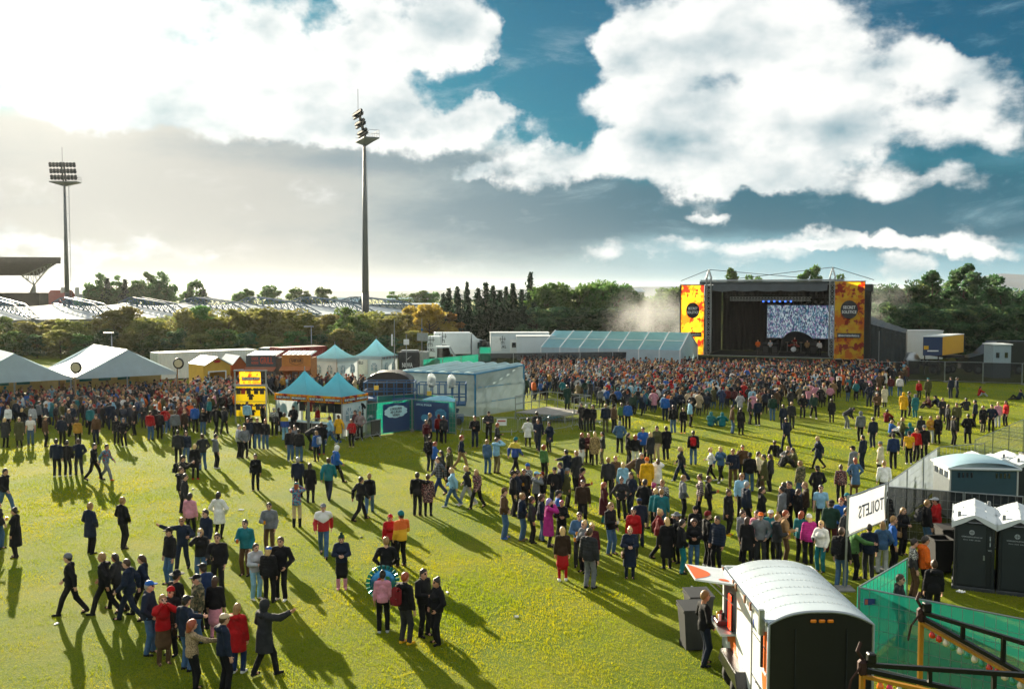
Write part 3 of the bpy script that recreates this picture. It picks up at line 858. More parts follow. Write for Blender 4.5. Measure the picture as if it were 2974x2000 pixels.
# roof: slab with hanging front valance of sagging tarpaulin
MB().box(SW_ / 2, DEP / 2 - .2, ztop + .05, SW_ + 2.2, DEP + .6, .3).build('roof', M_TARP, stage)
zv = stg(2240, 846, -.6).z
def valance(u, v):
    x = .5 + (SW_ - 1.0) * u
    return (x, -.35 - .75 * v + .10 * math.sin(u * 31) * v, ztop + .1 - (ztop - zv) * v - .12 * abs(math.sin(u * math.pi * 5)) * v)
MB().grid(valance, 60, 6).build('valance', M_TARP, stage, True)
MB().tube([(-1, -.45, ztop + .32), (SW_ + 1.2, -.45, ztop + .32)], .09, 8).build('roof_rail', M_TRUSSA, stage)
def lattice(mb, a, b, w, n, d=.06, r=None):
    a = Vector(a); b = Vector(b); ax = (b - a).normalized()
    u = Vector((0, 1, 0)) if abs(ax.y) < .9 else Vector((1, 0, 0)); v = ax.cross(u).normalized(); u = v.cross(ax)
    cs = [u * (sx * w / 2) + v * (sy * w / 2) for sx, sy in ((-1, -1), (1, -1), (1, 1), (-1, 1))]
    for c in cs: mb.bar(a + c, b + c, d)
    for i in range(n):
        p = a + (b - a) * (i / n); q = a + (b - a) * ((i + 1) / n)
        for j in range(4):
            k = (j + 1) % 4
            mb.bar(p + cs[j], q + cs[k], d * .6); mb.bar(p + cs[j], p + cs[k], d * .6)
    return mb
for x, pyt in ((0, 782), (SW_, 775)):
    tw = lattice(MB(), (x, -.5, 1.9), (x, -.5, ztop + .6), .55, 14, .085).build('roof_tower', M_TRUSSA, stage)
    pk = MB(); zt = stg(2063 if x == 0 else 2416, pyt, -.5).z
    for sx, sy in ((-1, -1), (1, -1), (1, 1), (-1, 1)): pk.bar((x + sx * .3, -.5 + sy * .3, ztop + .6), (x, -.5, zt), .08)
    for f in (.3, .55, .8):
        r_ = .3 * (1 - f)
        for (a, b) in (((-1, -1), (1, -1)), ((1, -1), (1, 1)), ((1, 1), (-1, 1)), ((-1, 1), (-1, -1))):
            z = ztop + .6 + (zt - ztop - .6) * f; pk.bar((x + a[0] * r_, -.5 + a[1] * r_, z), (x + b[0] * r_, -.5 + b[1] * r_, z), .05)
    pk.build('peak', M_TRUSSA, tw)
    ft = MB()
    for sx, sy in ((-1, -1), (1, -1), (1, 1), (-1, 1)): ft.bar((x + sx * .28, -.5 + sy * .28, 1.9), (x, -.5, 1.45), .07)
    ft.build('foot', M_TRUSSA, tw)
zt0 = stg(2063, 783, -.5).z; zt1 = stg(2416, 776, -.5).z
for a, b in (((0, -.5, zt0), (-3.4, -.3, ztop + .3)), ((SW_, -.5, zt1), (SW_ + 4.4, -.3, ztop + .3)), ((0, -.5, zt0), (SW_, 4, ztop + .3)), ((SW_, -.5, zt1), (0, 4, ztop + .3))):
    MB().tube([a, b], .035, 5).build('stay_cable', M_DARKMETAL, stage)
# lighting truss with lamps
zl = stg(2240, 868, 2.5).z
lattice(MB(), (2.0, 2.5, zl), (SW_ - 2.6, 2.5, zl), .42, 26, .055).build('lighting_truss', M_TRUSSA, stage)
lattice(MB(), (.4, 7.5, zl + .3), (SW_ - .4, 7.5, zl + .3), .4, 20, .05).build('lighting_truss', M_DARKMETAL, stage)
M_BLUEL = mat('stage_lamp_blue', '2a58d8', .3, 0, 0, emit=2.0)
for i in range(13):
    x = 5.2 + i * .66 if i < 9 else 11.2 + (i - 9) * .7
    yy, zz = (7.3, zl - .25) if i < 9 else (2.5, zl - .35)
    mb = MB(); mb.box(x, yy, zz, .30, .3, .34, bev=.06); sp_ = mb.build('spotlight', M_DARKMETAL, stage)
    if i < 6: MB().lathe([(.12, -.01), (.10, 0.01), (.01, .012)], 8, Matrix.Translation((x, yy - .17, zz - .05)) @ Matrix.Rotation(math.pi / 2, 4, 'X')).build('lens', M_BLUEL, sp_)
# LED screen showing a noisy pattern
def screen_mat():
    m = bpy.data.materials.new('led_screen'); m.use_nodes = True; t = m.node_tree; t.nodes.clear(); q = NG(t)
    out = q.node('ShaderNodeOutputMaterial'); p = q.node('ShaderNodeTexCoord').outputs['Object']
    vv = q.v('MULTIPLY', p, (1, .6, 1.4)); rot = q.node('ShaderNodeMapping'); q.put(rot.inputs[0], p); rot.inputs['Rotation'].default_value = (0, .7, 0); rot.inputs['Scale'].default_value = (11, 1, 5)
    vo = q.node('ShaderNodeTexVoronoi'); q.put(vo.inputs['Vector'], rot.outputs[0]); vo.inputs['Scale'].default_value = 1.0
    sp2 = q.node('ShaderNodeSeparateColor'); t.links.new(vo.outputs['Color'], sp2.inputs[0])
    c = q.mix(q.rng(sp2.outputs[0], .25, .6), lin('16304a') + (1,), lin('3a7088') + (1,))
    c = q.mix(q.rng(sp2.outputs[1], .55, .7), c, lin('b6c6cc') + (1,))
    c = q.mix(q.rng(sp2.outputs[2], .80, .88), c, lin('8a6c98') + (1,))
    c = q.mix(q.rng(q.noise(p, 1.3, 3, .6), .55, .75, 0, .5), c, lin('101820') + (1,))
    e = q.node('ShaderNodeEmission'); q.put(e.inputs[0], c); e.inputs[1].default_value = .22
    gl = q.node('ShaderNodeBsdfDiffuse'); q.put(gl.inputs[0], (.03, .03, .035, 1))
    ad = q.node('ShaderNodeAddShader'); t.links.new(e.outputs[0], ad.inputs[0]); t.links.new(gl.outputs[0], ad.inputs[1]); t.links.new(ad.outputs[0], out.inputs[0])
    return m
s0 = stg(2229, 886, 9.6); s1 = stg(2440, 984, 9.6)
M_LED = screen_mat()
scr = thing('led_screen', 'large glittering video screen hung at the back of the stage', 'screen', (0, 0, 0))
scr.matrix_world = Matrix.Translation((SL.x, SL.y, 0)) @ Matrix.Rotation(s_ang, 4, 'Z')
MB().box((s0.x + s1.x) / 2, 9.7, (s0.z + s1.z) / 2, s1.x - s0.x + .2, .12, s0.z - s1.z + .2).build('casing', M_DARKMETAL, scr)
nx_, nz2 = 6, 3
for i in range(nx_):
    for j in range(nz2):
        w_, h_ = (s1.x - s0.x) / nx_, (s0.z - s1.z) / nz2
        MB().box(s0.x + (i + .5) * w_, 9.6, s1.z + (j + .5) * h_, w_ - .012, .08, h_ - .012).build('screen_tile', M_LED, scr)
# banners
def banner(name, x0, x1, y0, y1, zt, zb, label, hashz, discz):
    a = math.atan2(y1 - y0, x1 - x0); wd = math.hypot(x1 - x0, y1 - y0)
    t = thing(name, label, 'banner', (0, 0, 0), 0, 'orange stage banners')
    t.matrix_world = Matrix.Translation((SL.x, SL.y, 0)) @ Matrix.Rotation(s_ang, 4, 'Z') @ Matrix.Translation((x0, y0, 0)) @ Matrix.Rotation(a, 4, 'Z')
    mb = MB(); mb.grid(lambda u, v: (wd * u, .07 * math.sin(u * 9 + v * 3) * (1 - v) + .03 * math.sin(v * 17), zb + (zt - zb) * v), 14, 26)
    c = mb.build('cloth', M_CAMO, t, True)
    for z in (zt, zb): MB().tube([(-.1, .1, z), (wd + .1, .1, z)], .06, 8).build('pole', M_TRUSSA, t)
    for x in (.0, wd): MB().tube([(x, .16, 1.5), (x, .16, zt + .1)], .06, 8).build('post', M_DARKMETAL, t)
    r_ = wd * .29
    mb = MB(); mb.poly([(wd / 2 + r_ * math.cos(k * .2618), -.13, discz + r_ * 1.12 * math.sin(k * .2618)) for k in range(24)]); dc = mb.build('disc', mat('banner_disc', '1a1e26', .6, 0, .05), t)
    sign_text('SECRET', 1, M_WHITE_LET, t, (wd / 2, -.15, discz + r_ * .26), (1, 0, 0), r_ * 1.42, height=r_ * .36, bold=.012)
    sign_text('SOLSTICE', 1, M_WHITE_LET, t, (wd / 2, -.15, discz - r_ * .30), (1, 0, 0), r_ * 1.68, height=r_ * .36, bold=.012)
    MB().box(wd / 2, -.12, hashz, wd * .78, .03, .52).build('label_strip', mat('banner_disc'), t)
    sign_text('#secretsolstice', 1, M_WHITE_LET, t, (wd / 2, -.15, hashz), (1, 0, 0), wd * .70, bold=.01)
    return t
a0 = stg(1978, 827, -1.0); a1 = stg(2045, 827, .6)
banner('stage_banner', a0.x, a1.x, -1.0, .6, a0.z, stg(1978, 1031, -1.0).z, 'tall orange and yellow patterned banner on the left side of the stage', stg(2010, 971, 0).z, stg(2010, 901, 0).z)
a0 = stg(2425, 817, -.8); a1 = stg(2512, 817, -.8)
banner('stage_banner', a0.x, a1.x, -.8, -.8, a0.z, stg(2425, 1042, -.8).z, 'tall orange and yellow patterned banner on the right side of the stage', stg(2470, 974, -.8).z, stg(2470, 899, -.8).z)
# black PA wrap right of the banner and the draped side tent
e0 = stg(2512, 826, .4); e1 = stg(2526, 826, .4)
w_ = thing('speaker_tower', 'black wrapped speaker tower behind the right banner', 'speaker tower', (0, 0, 0))
w_.matrix_world = Matrix.Translation((SL.x, SL.y, 0)) @ Matrix.Rotation(s_ang, 4, 'Z')
mb = MB(); mb.box((e0.x + e1.x) / 2 - .3, 1.2, e0.z / 2 + .5, e1.x - e0.x + .9, 1.4, e0.z - 1.0, bev=.15); mb.build('wrap', M_BLACK, w_)
MB().box((e0.x + e1.x) / 2 - .2, 1.2, e0.z - .4, e1.x - e0.x + 1.1, 1.6, .9, bev=.1).build('cap', M_TARP, w_)
t1 = stg(2512, 925, 1.0); t2 = stg(2633, 962, 1.5); t3 = stg(2633, 1042, 1.5)
sd = thing('side_tent', 'dark tarpaulin tent sloping down beside the right end of the stage', 'tent', (0, 0, 0))
sd.matrix_world = w_.matrix_world.copy()
def side_roof(u, v):
    x = t1.x - .4 + (t2.x - t1.x + .4) * u
    zr = t1.z + .6 + (t2.z - t1.z - .6) * (u ** .8)
    return (x, 7.5 - 6.2 * v, zr - .7 * v * v + .10 * math.sin(u * 34 + v * 4) * (.3 + v))
MB().grid(side_roof, 40, 8).build('roof_cover', M_TARP, sd, True)
MB().grid(lambda u, v: (t1.x + (t2.x - t1.x) * u, 1.35 + .05 * math.sin(u * 60), (t2.z - .2 + (t1.z - t2.z) * (1 - u ** .8) * .9) * v), 60, 2).build('front_cloth', M_TARP, sd, True)
MB().grid(lambda u, v: (t2.x, 1.35 + 6 * u, (t2.z - .3) * v), 6, 2).build('end_cloth', M_TARP, sd)
for f in (0.35, 1.0): MB().tube([(t1.x + (t2.x - t1.x) * f, 1.25, 0), (t1.x + (t2.x - t1.x) * f, 1.25, t2.z)], .05, 6).build('pole', M_STEEL, sd)
# instruments
def at_stage(x, y, z=1.5):
    c, s = math.cos(s_ang), math.sin(s_ang); return (SL.x + x * c - y * s, SL.y + x * s + y * c, z)
dk = thing('drum_kit', 'drum kit on the low riser in the middle of the stage', 'drums', at_stage(9.2, 5.0), s_ang)
MB().box(0, 0, .15, 3.2, 2.4, .3).build('riser', M_BLKD, dk)
MB().lathe([(.01, -.2), (.3, -.2), (.3, .2), (.01, .2)], 14, Matrix.Translation((0, -.3, .62)) @ Matrix.Rotation(math.pi / 2, 4, 'X')).build('bass_drum', M_WHITEP, dk, True)
for x, z in ((-.5, .95), (.5, .9), (-.2, 1.05), (.25, 1.05)): MB().lathe([(.01, 0), (.18, 0), (.18, .2), (.01, .2)], 12, Matrix.Translation((x, -.1, z))).build('drum', mat('drum_shell', '8a2a22', .4), dk, True)
for x in (-.8, .8, 0): MB().lathe([(.01, 1.45), (.26, 1.42), (.01, 1.41)], 12, Matrix.Translation((x, .2, 0))).build('cymbal', mat('brass', 'b8923a', .3, .8), dk); MB().tube([(x, .2, .3), (x, .2, 1.43)], .02, 5).build('stand', M_STEEL, dk)
for k, x in enumerate((5.8, 6.9, 11.4)):
    am = thing('amplifier', 'black guitar amplifier, %s from the left on the stage' % ORD[k], 'amplifier', at_stage(x, 5.6), s_ang, 'stage amplifiers')
    MB().box(0, 0, .55, .75, .4, 1.1, bev=.03).build('cabinet', M_BLKD, am); MB().box(0, -.21, .5, .62, .03, .8).build('grille', mat('amp_cloth', '3a3a3c', .9), am); MB().box(0, 0, 1.22, .72, .3, .22).build('head', M_DARKMETAL, am)
ar = thing('stage_prop', 'dark rounded inflatable prop in front of the video screen', 'stage prop', at_stage(9.6, 7.2), s_ang)
MB().grid(lambda u, v: (-2.3 + 4.7 * u, -.8 + 1.6 * v, (3.2 * (math.sin(math.pi * u) ** .35) * (1 - .35 * u)) * (math.sin(math.pi * (.06 + .88 * v)) ** .4)), 26, 10).build('body', M_BLACK, ar, True)
# fences and pit barrier in front of and beside the stage

# ------------------------------------------------------------------ tents
M_TENTW = mat('tent_white', 'b2c6ce', .5, 0, .10, 1.2, .25, 2, transl=.24, tcol='b2c6ce')
M_TENTB = mat('tent_pale_blue', 'a4d6e4', .5, 0, .06, 1.2, .15, 2, transl=.62)
M_TENTIN = mat('tent_inner_wall', 'c9a766', .7, 0, .1, 1)
def marquee(ea, eb, apex_px, depth, label, group):
    """gable tent: two front eave points on the photo, ridge runs back"""
    a = math.atan2(eb.y - ea.y, eb.x - ea.x); w = (Vector((eb.x, eb.y)) - Vector((ea.x, ea.y))).length
    t = thing('marquee_tent', label, 'tent', (ea.x, ea.y, 0), a, group)
    e = 2.5; rz = 4.5
    def slope(sgn):
        return lambda u, v: ((w / 2) * (u if sgn < 0 else 2 - u), depth * v - .25, (e + (rz - e) * u) - .10 * math.sin(u * math.pi) - .05 * abs(math.sin(v * math.pi * 4)) * math.sin(u * math.pi))
    for s in (-1, 1): MB().grid(slope(s), 10, 24).build('roof_side', M_TENTW, t, True)
    gb = MB(); gb.grid(lambda u, v: (w * u, -.24 + .03 * math.sin(u * 25), e - .12 + ((rz - e) * (1 - abs(2 * u - 1)) + .10) * v), 24, 4); gb.build('gable_front', M_TENTW, t, True)
    MB().tri((0, depth - .24, e), (w, depth - .24, e), (w / 2, depth - .24, rz)).build('gable_back', M_TENTW, t)
    for x in (0.05, w / 2, w - .05):
        for y in (0, depth / 2, depth - .3):
            if x == w / 2 and y == depth / 2: continue
            MB().tube([(x, y, 0), (x, y, e if x != w / 2 else rz - .1)], .06, 8).build('pole', M_STEEL, t)
    MB().box(w / 2, depth - .4, 1.2, w - .2, .08, 2.4).build('back_wall', M_TENTIN, t)
    for x in (.2, w - .2): MB().box(x, depth * .65, 1.2, .06, depth * .6, 2.4).build('side_wall', M_TENTIN, t)
    bar_ = MB(); bar_.box(w / 2, depth * .45, .55, w * .8, .7, 1.1); bar_.build('bar_counter', mat('bar_wood', '8a6638', .7, 0, .2, 4), t)
    for k in range(4): MB().box(w * (.2 + .2 * k), depth - .5, 1.7, 1.0, .05, .7).build('menu_board', mat('menu_teal', '2c6a64', .7), t)
    return t
E1 = W(214, 1096, 2.5); E2 = W(515, 1081, 2.5)
dv = E2 - E1
marquee(E1, E2, 365, 10, 'white gable marquee tent with open front, the whole of it in view', 'white marquee bars')
marquee(E1 - dv * 1.02, E1 - dv * .02, 46, 10, 'white gable marquee tent cut off by the left edge of the view', 'white marquee bars')
def pole_sign(px, py, Y, label):
    p = D(px, py, Y); t = thing('round_sign', label, 'sign', (p.x, Y, 0), 0, 'round signs on poles')
    MB().tube([(0, .05, 0), (0, .05, p.z + .4)], .05, 8).build('pole', mat('sign_pole', '8a6a3a', .7), t)
    MB().lathe([(.01, -.06), (.42, -.06), (.45, 0), (.42, .06), (.01, .06)], 18, Matrix.Translation((.12, 0, p.z)) @ Matrix.Rotation(math.pi / 2, 4, 'X')).build('disc', M_DARKMETAL, t, True)
    MB().lathe([(.01, .07), (.32, .07)], 18, Matrix.Translation((.12, 0, p.z)) @ Matrix.Rotation(math.pi / 2, 4, 'X')).build('face', mat('sign_cream', 'c9bf98', .6), t)
pole_sign(216, 1067, E1.y - 1.2, 'dark round sign on a pole between the two marquees')
pole_sign(514, 1055, E2.y - .8, 'dark round sign on a pole at the right corner of the marquee')

def box_container(name, p0, p1, dep, h, m, label, cat='container', ribs=True, doors=True, z0=.15):
    a = math.atan2(p1.y - p0.y, p1.x - p0.x); w = (Vector((p1.x, p1.y)) - Vector((p0.x, p0.y))).length
    t = thing(name, label, cat, (p0.x, p0.y, 0), a)
    def wave(u, x0, x1): return .022 * (1 if math.sin(u * (x1 - x0) * 22) > 0 else -1) if ribs else 0
    n = int(w * 10)
    MB().grid(lambda u, v: (w * u, wave(u, 0, w), z0 + (h - z0) * v), n, 1).build('side', m, t)
    MB().grid(lambda u, v: (w * (1 - u), dep + wave(u, 0, w), z0 + (h - z0) * v), n, 1).build('side', m, t)
    for x, nm in ((0, 'end'), (w, 'end')): MB().box(x, dep / 2, (h + z0) / 2, .06, dep - .06, h - z0).build(nm, m, t)
    MB().box(w / 2, dep / 2, h + .03, w + .06, dep + .08, .07).build('roof', m, t)
    for x in (0, w):
        for y in (0, dep): MB().box(x, y, (h + z0) / 2, .14, .14, h - z0 + .05).build('corner_post', m, t)
    MB().box(w / 2, dep / 2, z0 - .06, w, dep, .14).build('floor_frame', M_DARKMETAL, t)
    if doors:
        for k in range(4): MB().tube([(-.06, dep * (.2 + .2 * k), z0 + .15), (-.06, dep * (.2 + .2 * k), h - .15)], .02, 6).build('door_bar', M_STEEL, t)
    for x in (.3, w - .3): MB().box(x, dep / 2, .04, .5, dep * .9, .09).build('support_block', M_DARKMETAL, t)
    return t, w
c0 = W(461, 1027, 2.75); c1 = W(744, 1016, 2.75)
M_CONTW = mat('container_white', 'c3cccf', .5, .1, .08, .6, dirt=.25)
box_container('white_container', c0, c1, 2.4, 2.75, M_CONTW, 'long white shipping container behind the yellow kiosk')
c0 = W(818, 1012, 2.6); c1 = W(947, 1006, 2.6)
box_container('red_container', c0, c1, 2.4, 2.6, mat('container_red', '7a2424', .6, .1, .15, .8, dirt=.2), 'dark red shipping container behind the orange stall')
c0 = W(753, 1012, 2.5); c1 = W(787, 1012, 2.5)
box_container('grey_container', c0, c1, 2.4, 2.5, mat('container_grey', '5c6a70', .6, .1, .1), 'small grey box container right of the long white one')

# ------------------------------------------------------------------ food kiosks
def kiosk(name, px0, px1, pyt, ztop, dep, m, label, awn=None, signm=None, sign=None, let=None, yaw=0.0, zs0=2.25, roof=None):
    p0 = W(px0, pyt, ztop); p1 = W(px1, pyt, ztop); w = p1.x - p0.x
    t = thing(name, label, 'food stall', (p0.x, p0.y, 0), yaw)
    MB().box(.06, dep / 2, ztop * .45, .1, dep, ztop * .9).build('side_wall', m, t); MB().box(w - .06, dep / 2, ztop * .45, .1, dep, ztop * .9).build('side_wall', m, t)
    MB().box(w / 2, dep, ztop * .45, w, .1, ztop * .9).build('back_wall', m, t)
    MB().box(w / 2, .05, .5, w - .2, .1, 1.0).build('counter_front', m, t); MB().box(w / 2, -.05, 1.04, w, .5, .06).build('counter', mat('bar_wood'), t)
    rf = MB(); n = int(w * 8)
    rf.grid(lambda u, v: (w * u, -.1 + (dep + .4) * v, ztop - .05 + (0 if v < .01 else .25 * v) + .03 * math.sin(u * w * 14)), n, 2); rf.build('roof', roof or mat('corrugated_roof', 'a8b0b2', .4, .5, .1), t)
    if sign is not None:
        MB().box(w / 2, -.08, (ztop + zs0) / 2, w, .08, ztop - zs0).build('sign_board', signm, t)
        for (txt, x, z, wd, hh) in sign: sign_text(txt, 1, let, t, (x * w, -.13, z), (1, 0, 0), wd * w, height=hh, bold=.02)
    if awn: MB().slab([(-.05, -.12, zs0), (w + .05, -.12, zs0), (w + .05, -1.1, zs0 - .28), (-.05, -1.1, zs0 - .28)], .05).build('awning', awn, t)
    for k in range(3): MB().box(w * (.25 + .25 * k), dep - .4, 1.3, .5, .3, .5).build('appliance', M_STEEL, t)
    return t
M_ORL = mat('lettering_orange_red', 'b8482c', .6, 0, .1)
kiosk('grill_stall', 715, 801, 1031, 3.3, 3.0, mat('stall_dark', '3c3a3a', .7, 0, .15, 2), 'dark grill stall with big orange lettering above its awning', mat('awning_brown', '8c5238', .8, 0, .12), mat('sign_charcoal', '40464a', .7, 0, .2, 1.5),
      [('CHUCK', .30, 2.98, .24, .28), ('NORRIS', .30, 2.60, .24, .26), ('GRILL', .69, 2.80, .44, .62)], M_ORL)
hexk = kiosk('orange_stall', 819, 903, 1030, 3.3, 2.6, mat('stall_wood', 'a8682c', .7, 0, .2, 3), 'orange wooden food stall beside the grill stall', mat('awning_tan', 'a0602e', .8), mat('sign_orange', 'b8762e', .7, 0, .15, 2),
      [('NAM NAM', .5, 2.78, .36, .36)], mat('lettering_brown', '3c2814', .7))
hx = [(.27, 2.95), (.5, 3.2), (.73, 2.95), (.73, 2.6), (.5, 2.35), (.27, 2.6)]
p0 = W(819, 1030, 3.3); p1 = W(903, 1030, 3.3); wk = p1.x - p0.x
mb = MB()
for i in range(6): a, b = hx[i], hx[(i + 1) % 6]; mb.bar((a[0] * wk, -.14, a[1]), (b[0] * wk, -.14, b[1]), .03, .03)
mb.build('hexagon_outline', mat('lettering_brown'), hexk)
# yellow kiosk with shallow gable and orange one beside it
def gable_kiosk(name, pl, pc, pr, m, label, rm, e=2.4, rise=.7):
    a = math.atan2(pr.y - pc.y, pr.x - pc.x); w = (pr - pc).length; dep = 3.2
    t = thing(name, label, 'food stall', (pc.x, pc.y, 0), a)
    MB().box(0.05, dep / 2, e / 2, .1, dep, e).build('side_wall', m, t); MB().box(w - .05, dep / 2, e / 2, .1, dep, e).build('side_wall', m, t); MB().box(w / 2, dep, e / 2, w, .1, e).build('back_wall', m, t)
    for x0, x1 in ((0, .18), (.82, 1)): MB().box(w * (x0 + x1) / 2, 0, e / 2, w * (x1 - x0), .1, e).build('front_pier', m, t)
    MB().poly([(0, -.08, e - .55), (w, -.08, e - .55), (w, -.08, e), (w / 2, -.08, e + rise), (0, -.08, e)]).build('gable', m, t)
    for s in (0, 1): MB().slab([(w * s, -.3, e), (w / 2, -.3, e + rise), (w / 2, dep + .2, e + rise), (w * s, dep + .2, e)], .06, (0, 0, 1)).build('roof_side', rm, t)
    for x in (.18, .82): MB().box(w * x, -.08, 1.15, .10, .08, 1.5).build('window_frame', M_WHITEP, t)
    MB().box(w / 2, -.08, 1.85, w * .64, .08, .10).build('window_frame', M_WHITEP, t); MB().box(w / 2, -.05, .5, w * .64, .12, 1.0).build('counter_front', m, t)
    MB().box(w / 2, -.1, 1.03, w * .7, .4, .06).build('counter', mat('bar_wood'), t)
    return t
M_YEL = mat('kiosk_yellow', 'c9a23a', .7, 0, .1, 1.5)
yk = gable_kiosk('yellow_kiosk', W(554, 1058, 2.4), W(590, 1062, 2.4), W(668, 1058, 2.4), M_YEL, 'yellow gabled food kiosk with pale roof in front of the long container', M_TENTW)
MB().lathe([(.01, 0), (.22, 0), (.22, .04), (.01, .05)], 14, Matrix.Translation((1.25, -.12, 2.75)) @ Matrix.Diagonal((1.5, 1, .6, 1)) @ Matrix.Rotation(math.pi / 2, 4, 'X')).build('red_logo', mat('logo_red', 'b02a1c', .5), yk)
gable_kiosk('orange_kiosk', W(668, 1060, 2.3), W(672, 1060, 2.3), W(716, 1058, 2.3), mat('kiosk_orange', 'b0561c', .7, 0, .12), 'orange kiosk squeezed between the yellow kiosk and the grill stall', M_TENTW, 2.3, .8)
cr = W(520, 1095, 0)
wb = thing('pallet_crate', 'pale green crate beside the long white container', 'crate', (cr.x - 1, cr.y + 16, 0)); mb = MB()
for k in range(5): MB().box(0, 0, .12 + k * .26, 1.3, 1.1, .2, bev=.02).build('slat', mat('crate_green', '8fa07a', .8, 0, .15), wb)
for x in (-.6, .6): MB().box(x, -.56, .65, .1, .06, 1.3).build('corner', mat('crate_green'), wb)

# ------------------------------------------------------------------ pagoda tents
def pagoda(name, near, yaw, side, e, rz, label, roofm, valm=None, group='pagoda tents', walls=True, openside=(1,), vh=.30):
    t = thing(name, label, 'tent', (near.x, near.y, 0), yaw, group)
    c = side / 2
    def roof(u, v):
        # u round the square, v from eave to tip with a concave sweep
        k = u * 4; i = int(min(k, 3.9999)); f = k - i
        cs = [(0, 0), (side, 0), (side, side), (0, side), (0, 0)]
        x = cs[i][0] + (cs[i + 1][0] - cs[i][0]) * f; y = cs[i][1] + (cs[i + 1][1] - cs[i][1]) * f
        s = 1 - v; q = (s ** 1.0); r = q
        z = e + (rz - e) * (v ** 1.75 * .8 + v * .2)
        sag = .10 * math.sin(f * math.pi) * s * (1 - s) * 2
        return (c + (x - c) * r, c + (y - c) * r, z - sag)
    MB().grid(roof, 32, 12).build('roof', roofm, t, False)
    for (xa, ya, xb, yb) in ((0, 0, side, 0), (side, 0, side, side), (side, side, 0, side), (0, side, 0, 0)):
        d = Vector((xb - xa, yb - ya, 0)).normalized(); nr = Vector((d.y, -d.x, 0)) * .03
        MB().slab([Vector((xa, ya, e - vh)) + nr, Vector((xb, yb, e - vh)) + nr, Vector((xb, yb, e + .01)) + nr, Vector((xa, ya, e + .01)) + nr], .02).build('valance', valm or roofm, t)
    for x, y in ((.04, .04), (side - .04, .04), (side - .04, side - .04), (.04, side - .04)): MB().tube([(x, y, 0), (x, y, e)], .045, 8).build('leg', M_STEEL, t)
    MB().tube([(c, c, rz - .15), (c, c, rz + .25)], .03, 6).build('finial', M_STEEL, t)
    if walls:
        W_ = mat('tent_wall', 'd2d8da', .6, 0, .05, 1.5, .2, 3, transl=.2, tcol='d2d8da'); WN = mat('tent_window', '8fa8b4', .2, 0, .2, 4)
        sides = {0: ((0, .05), (side, .05)), 1: ((side - .05, 0), (side - .05, side)), 2: ((side, side - .05), (0, side - .05)), 3: ((.05, side), (.05, 0))}
        for k, (a, b) in sides.items():
            if k in openside: continue
            MB().grid(lambda u, v: (a[0] + (b[0] - a[0]) * u + .02 * math.sin(u * 40) * abs(b[1] - a[1]) / side, a[1] + (b[1] - a[1]) * u + .02 * math.sin(u * 40) * abs(b[0] - a[0]) / side, .03 + (e - .1) * v), 30, 2).build('wall', W_, t, True)
            if k in (0, 3, 1):
                d = Vector((b[0] - a[0], b[1] - a[1], 0)) / side; nr = Vector((d.y, -d.x, 0)) * .05
                for f in (.28, .72):
                    o_ = Vector((a[0], a[1], 0)) + d * side * f + nr
                    pts = [o_ + d * (-.36) + Vector((0, 0, .95)), o_ + d * .36 + Vector((0, 0, .95))] + [o_ + d * (.36 * math.cos(q_)) + Vector((0, 0, 1.35 + .45 * math.sin(q_))) for q_ in [i * math.pi / 8 for i in range(9)]]
                    wn_ = MB().poly(pts).build('window', WN, t)
                    wb_ = MB(); n2 = nr * .3
                    wb_.bar(o_ + n2 + Vector((0, 0, .95)), o_ + n2 + Vector((0, 0, 1.8)), .04); wb_.bar(o_ + n2 + d * -.36 + Vector((0, 0, 1.35)), o_ + n2 + d * .36 + Vector((0, 0, 1.35)), .04)
                    for q_ in (math.pi / 4, 3 * math.pi / 4): wb_.bar(o_ + n2 + Vector((0, 0, 1.35)), o_ + n2 + d * (.36 * math.cos(q_)) + Vector((0, 0, 1.35 + .45 * math.sin(q_))), .03)
                    wb_.build('glazing_bar', M_WHITEP, wn_)
    return t
def fit_pagoda(nearpx, rightpx, e):
    n = W(nearpx[0], nearpx[1], e); r = W(rightpx[0], rightpx[1], e)
    return n, math.atan2(r.y - n.y, r.x - n.x), (r - n).length
n_, yw, s_ = fit_pagoda((978, 1042), (1034, 1037), 2.45)
pagoda('pagoda_tent', n_, yw, 3.3, 2.45, D(977, 1000, n_.y + 2).z, 'white pointed pagoda tent with arched windows, left of the pair at the back', M_TENTB, M_TENTW)
n_, yw, s_ = fit_pagoda((1109, 1035), (1160, 1029), 2.45)
dp = pagoda('pagoda_tent', n_, yw, 3.3, 2.45, D(1106, 983, n_.y + 2).z, 'white pointed pagoda tent hung with pennants, deli banner on its wall', M_TENTB, M_TENTW)
for k in range(11):
    f = (k + .5) / 11
    for ax in (0, 1):
        q0 = (3.3 * f, -.06, 2.35) if ax == 0 else (3.36, 3.3 * f, 2.35)
        ex = Vector((.11, 0, 0)) if ax == 0 else Vector((0, .11, 0))
        MB().tri(Vector(q0) - ex, Vector(q0) + ex, Vector(q0) - Vector((0, 0, .34))).build('pennant', cloth('navy') if False else mat('pennant_%d' % (k % 2), ('1b2a4a', '6a2028')[k % 2], .8), dp)
MB().box(-.09, 2.4, 1.35, .04, 1.5, 1.5).build('deli_banner', mat('banner_cream', 'd8d4c8', .7), dp)
sign_text('DELI', 1, M_DARK_LET, dp, (-.13, 2.55, 1.75), (0, -1, 0), .8, bold=.02)
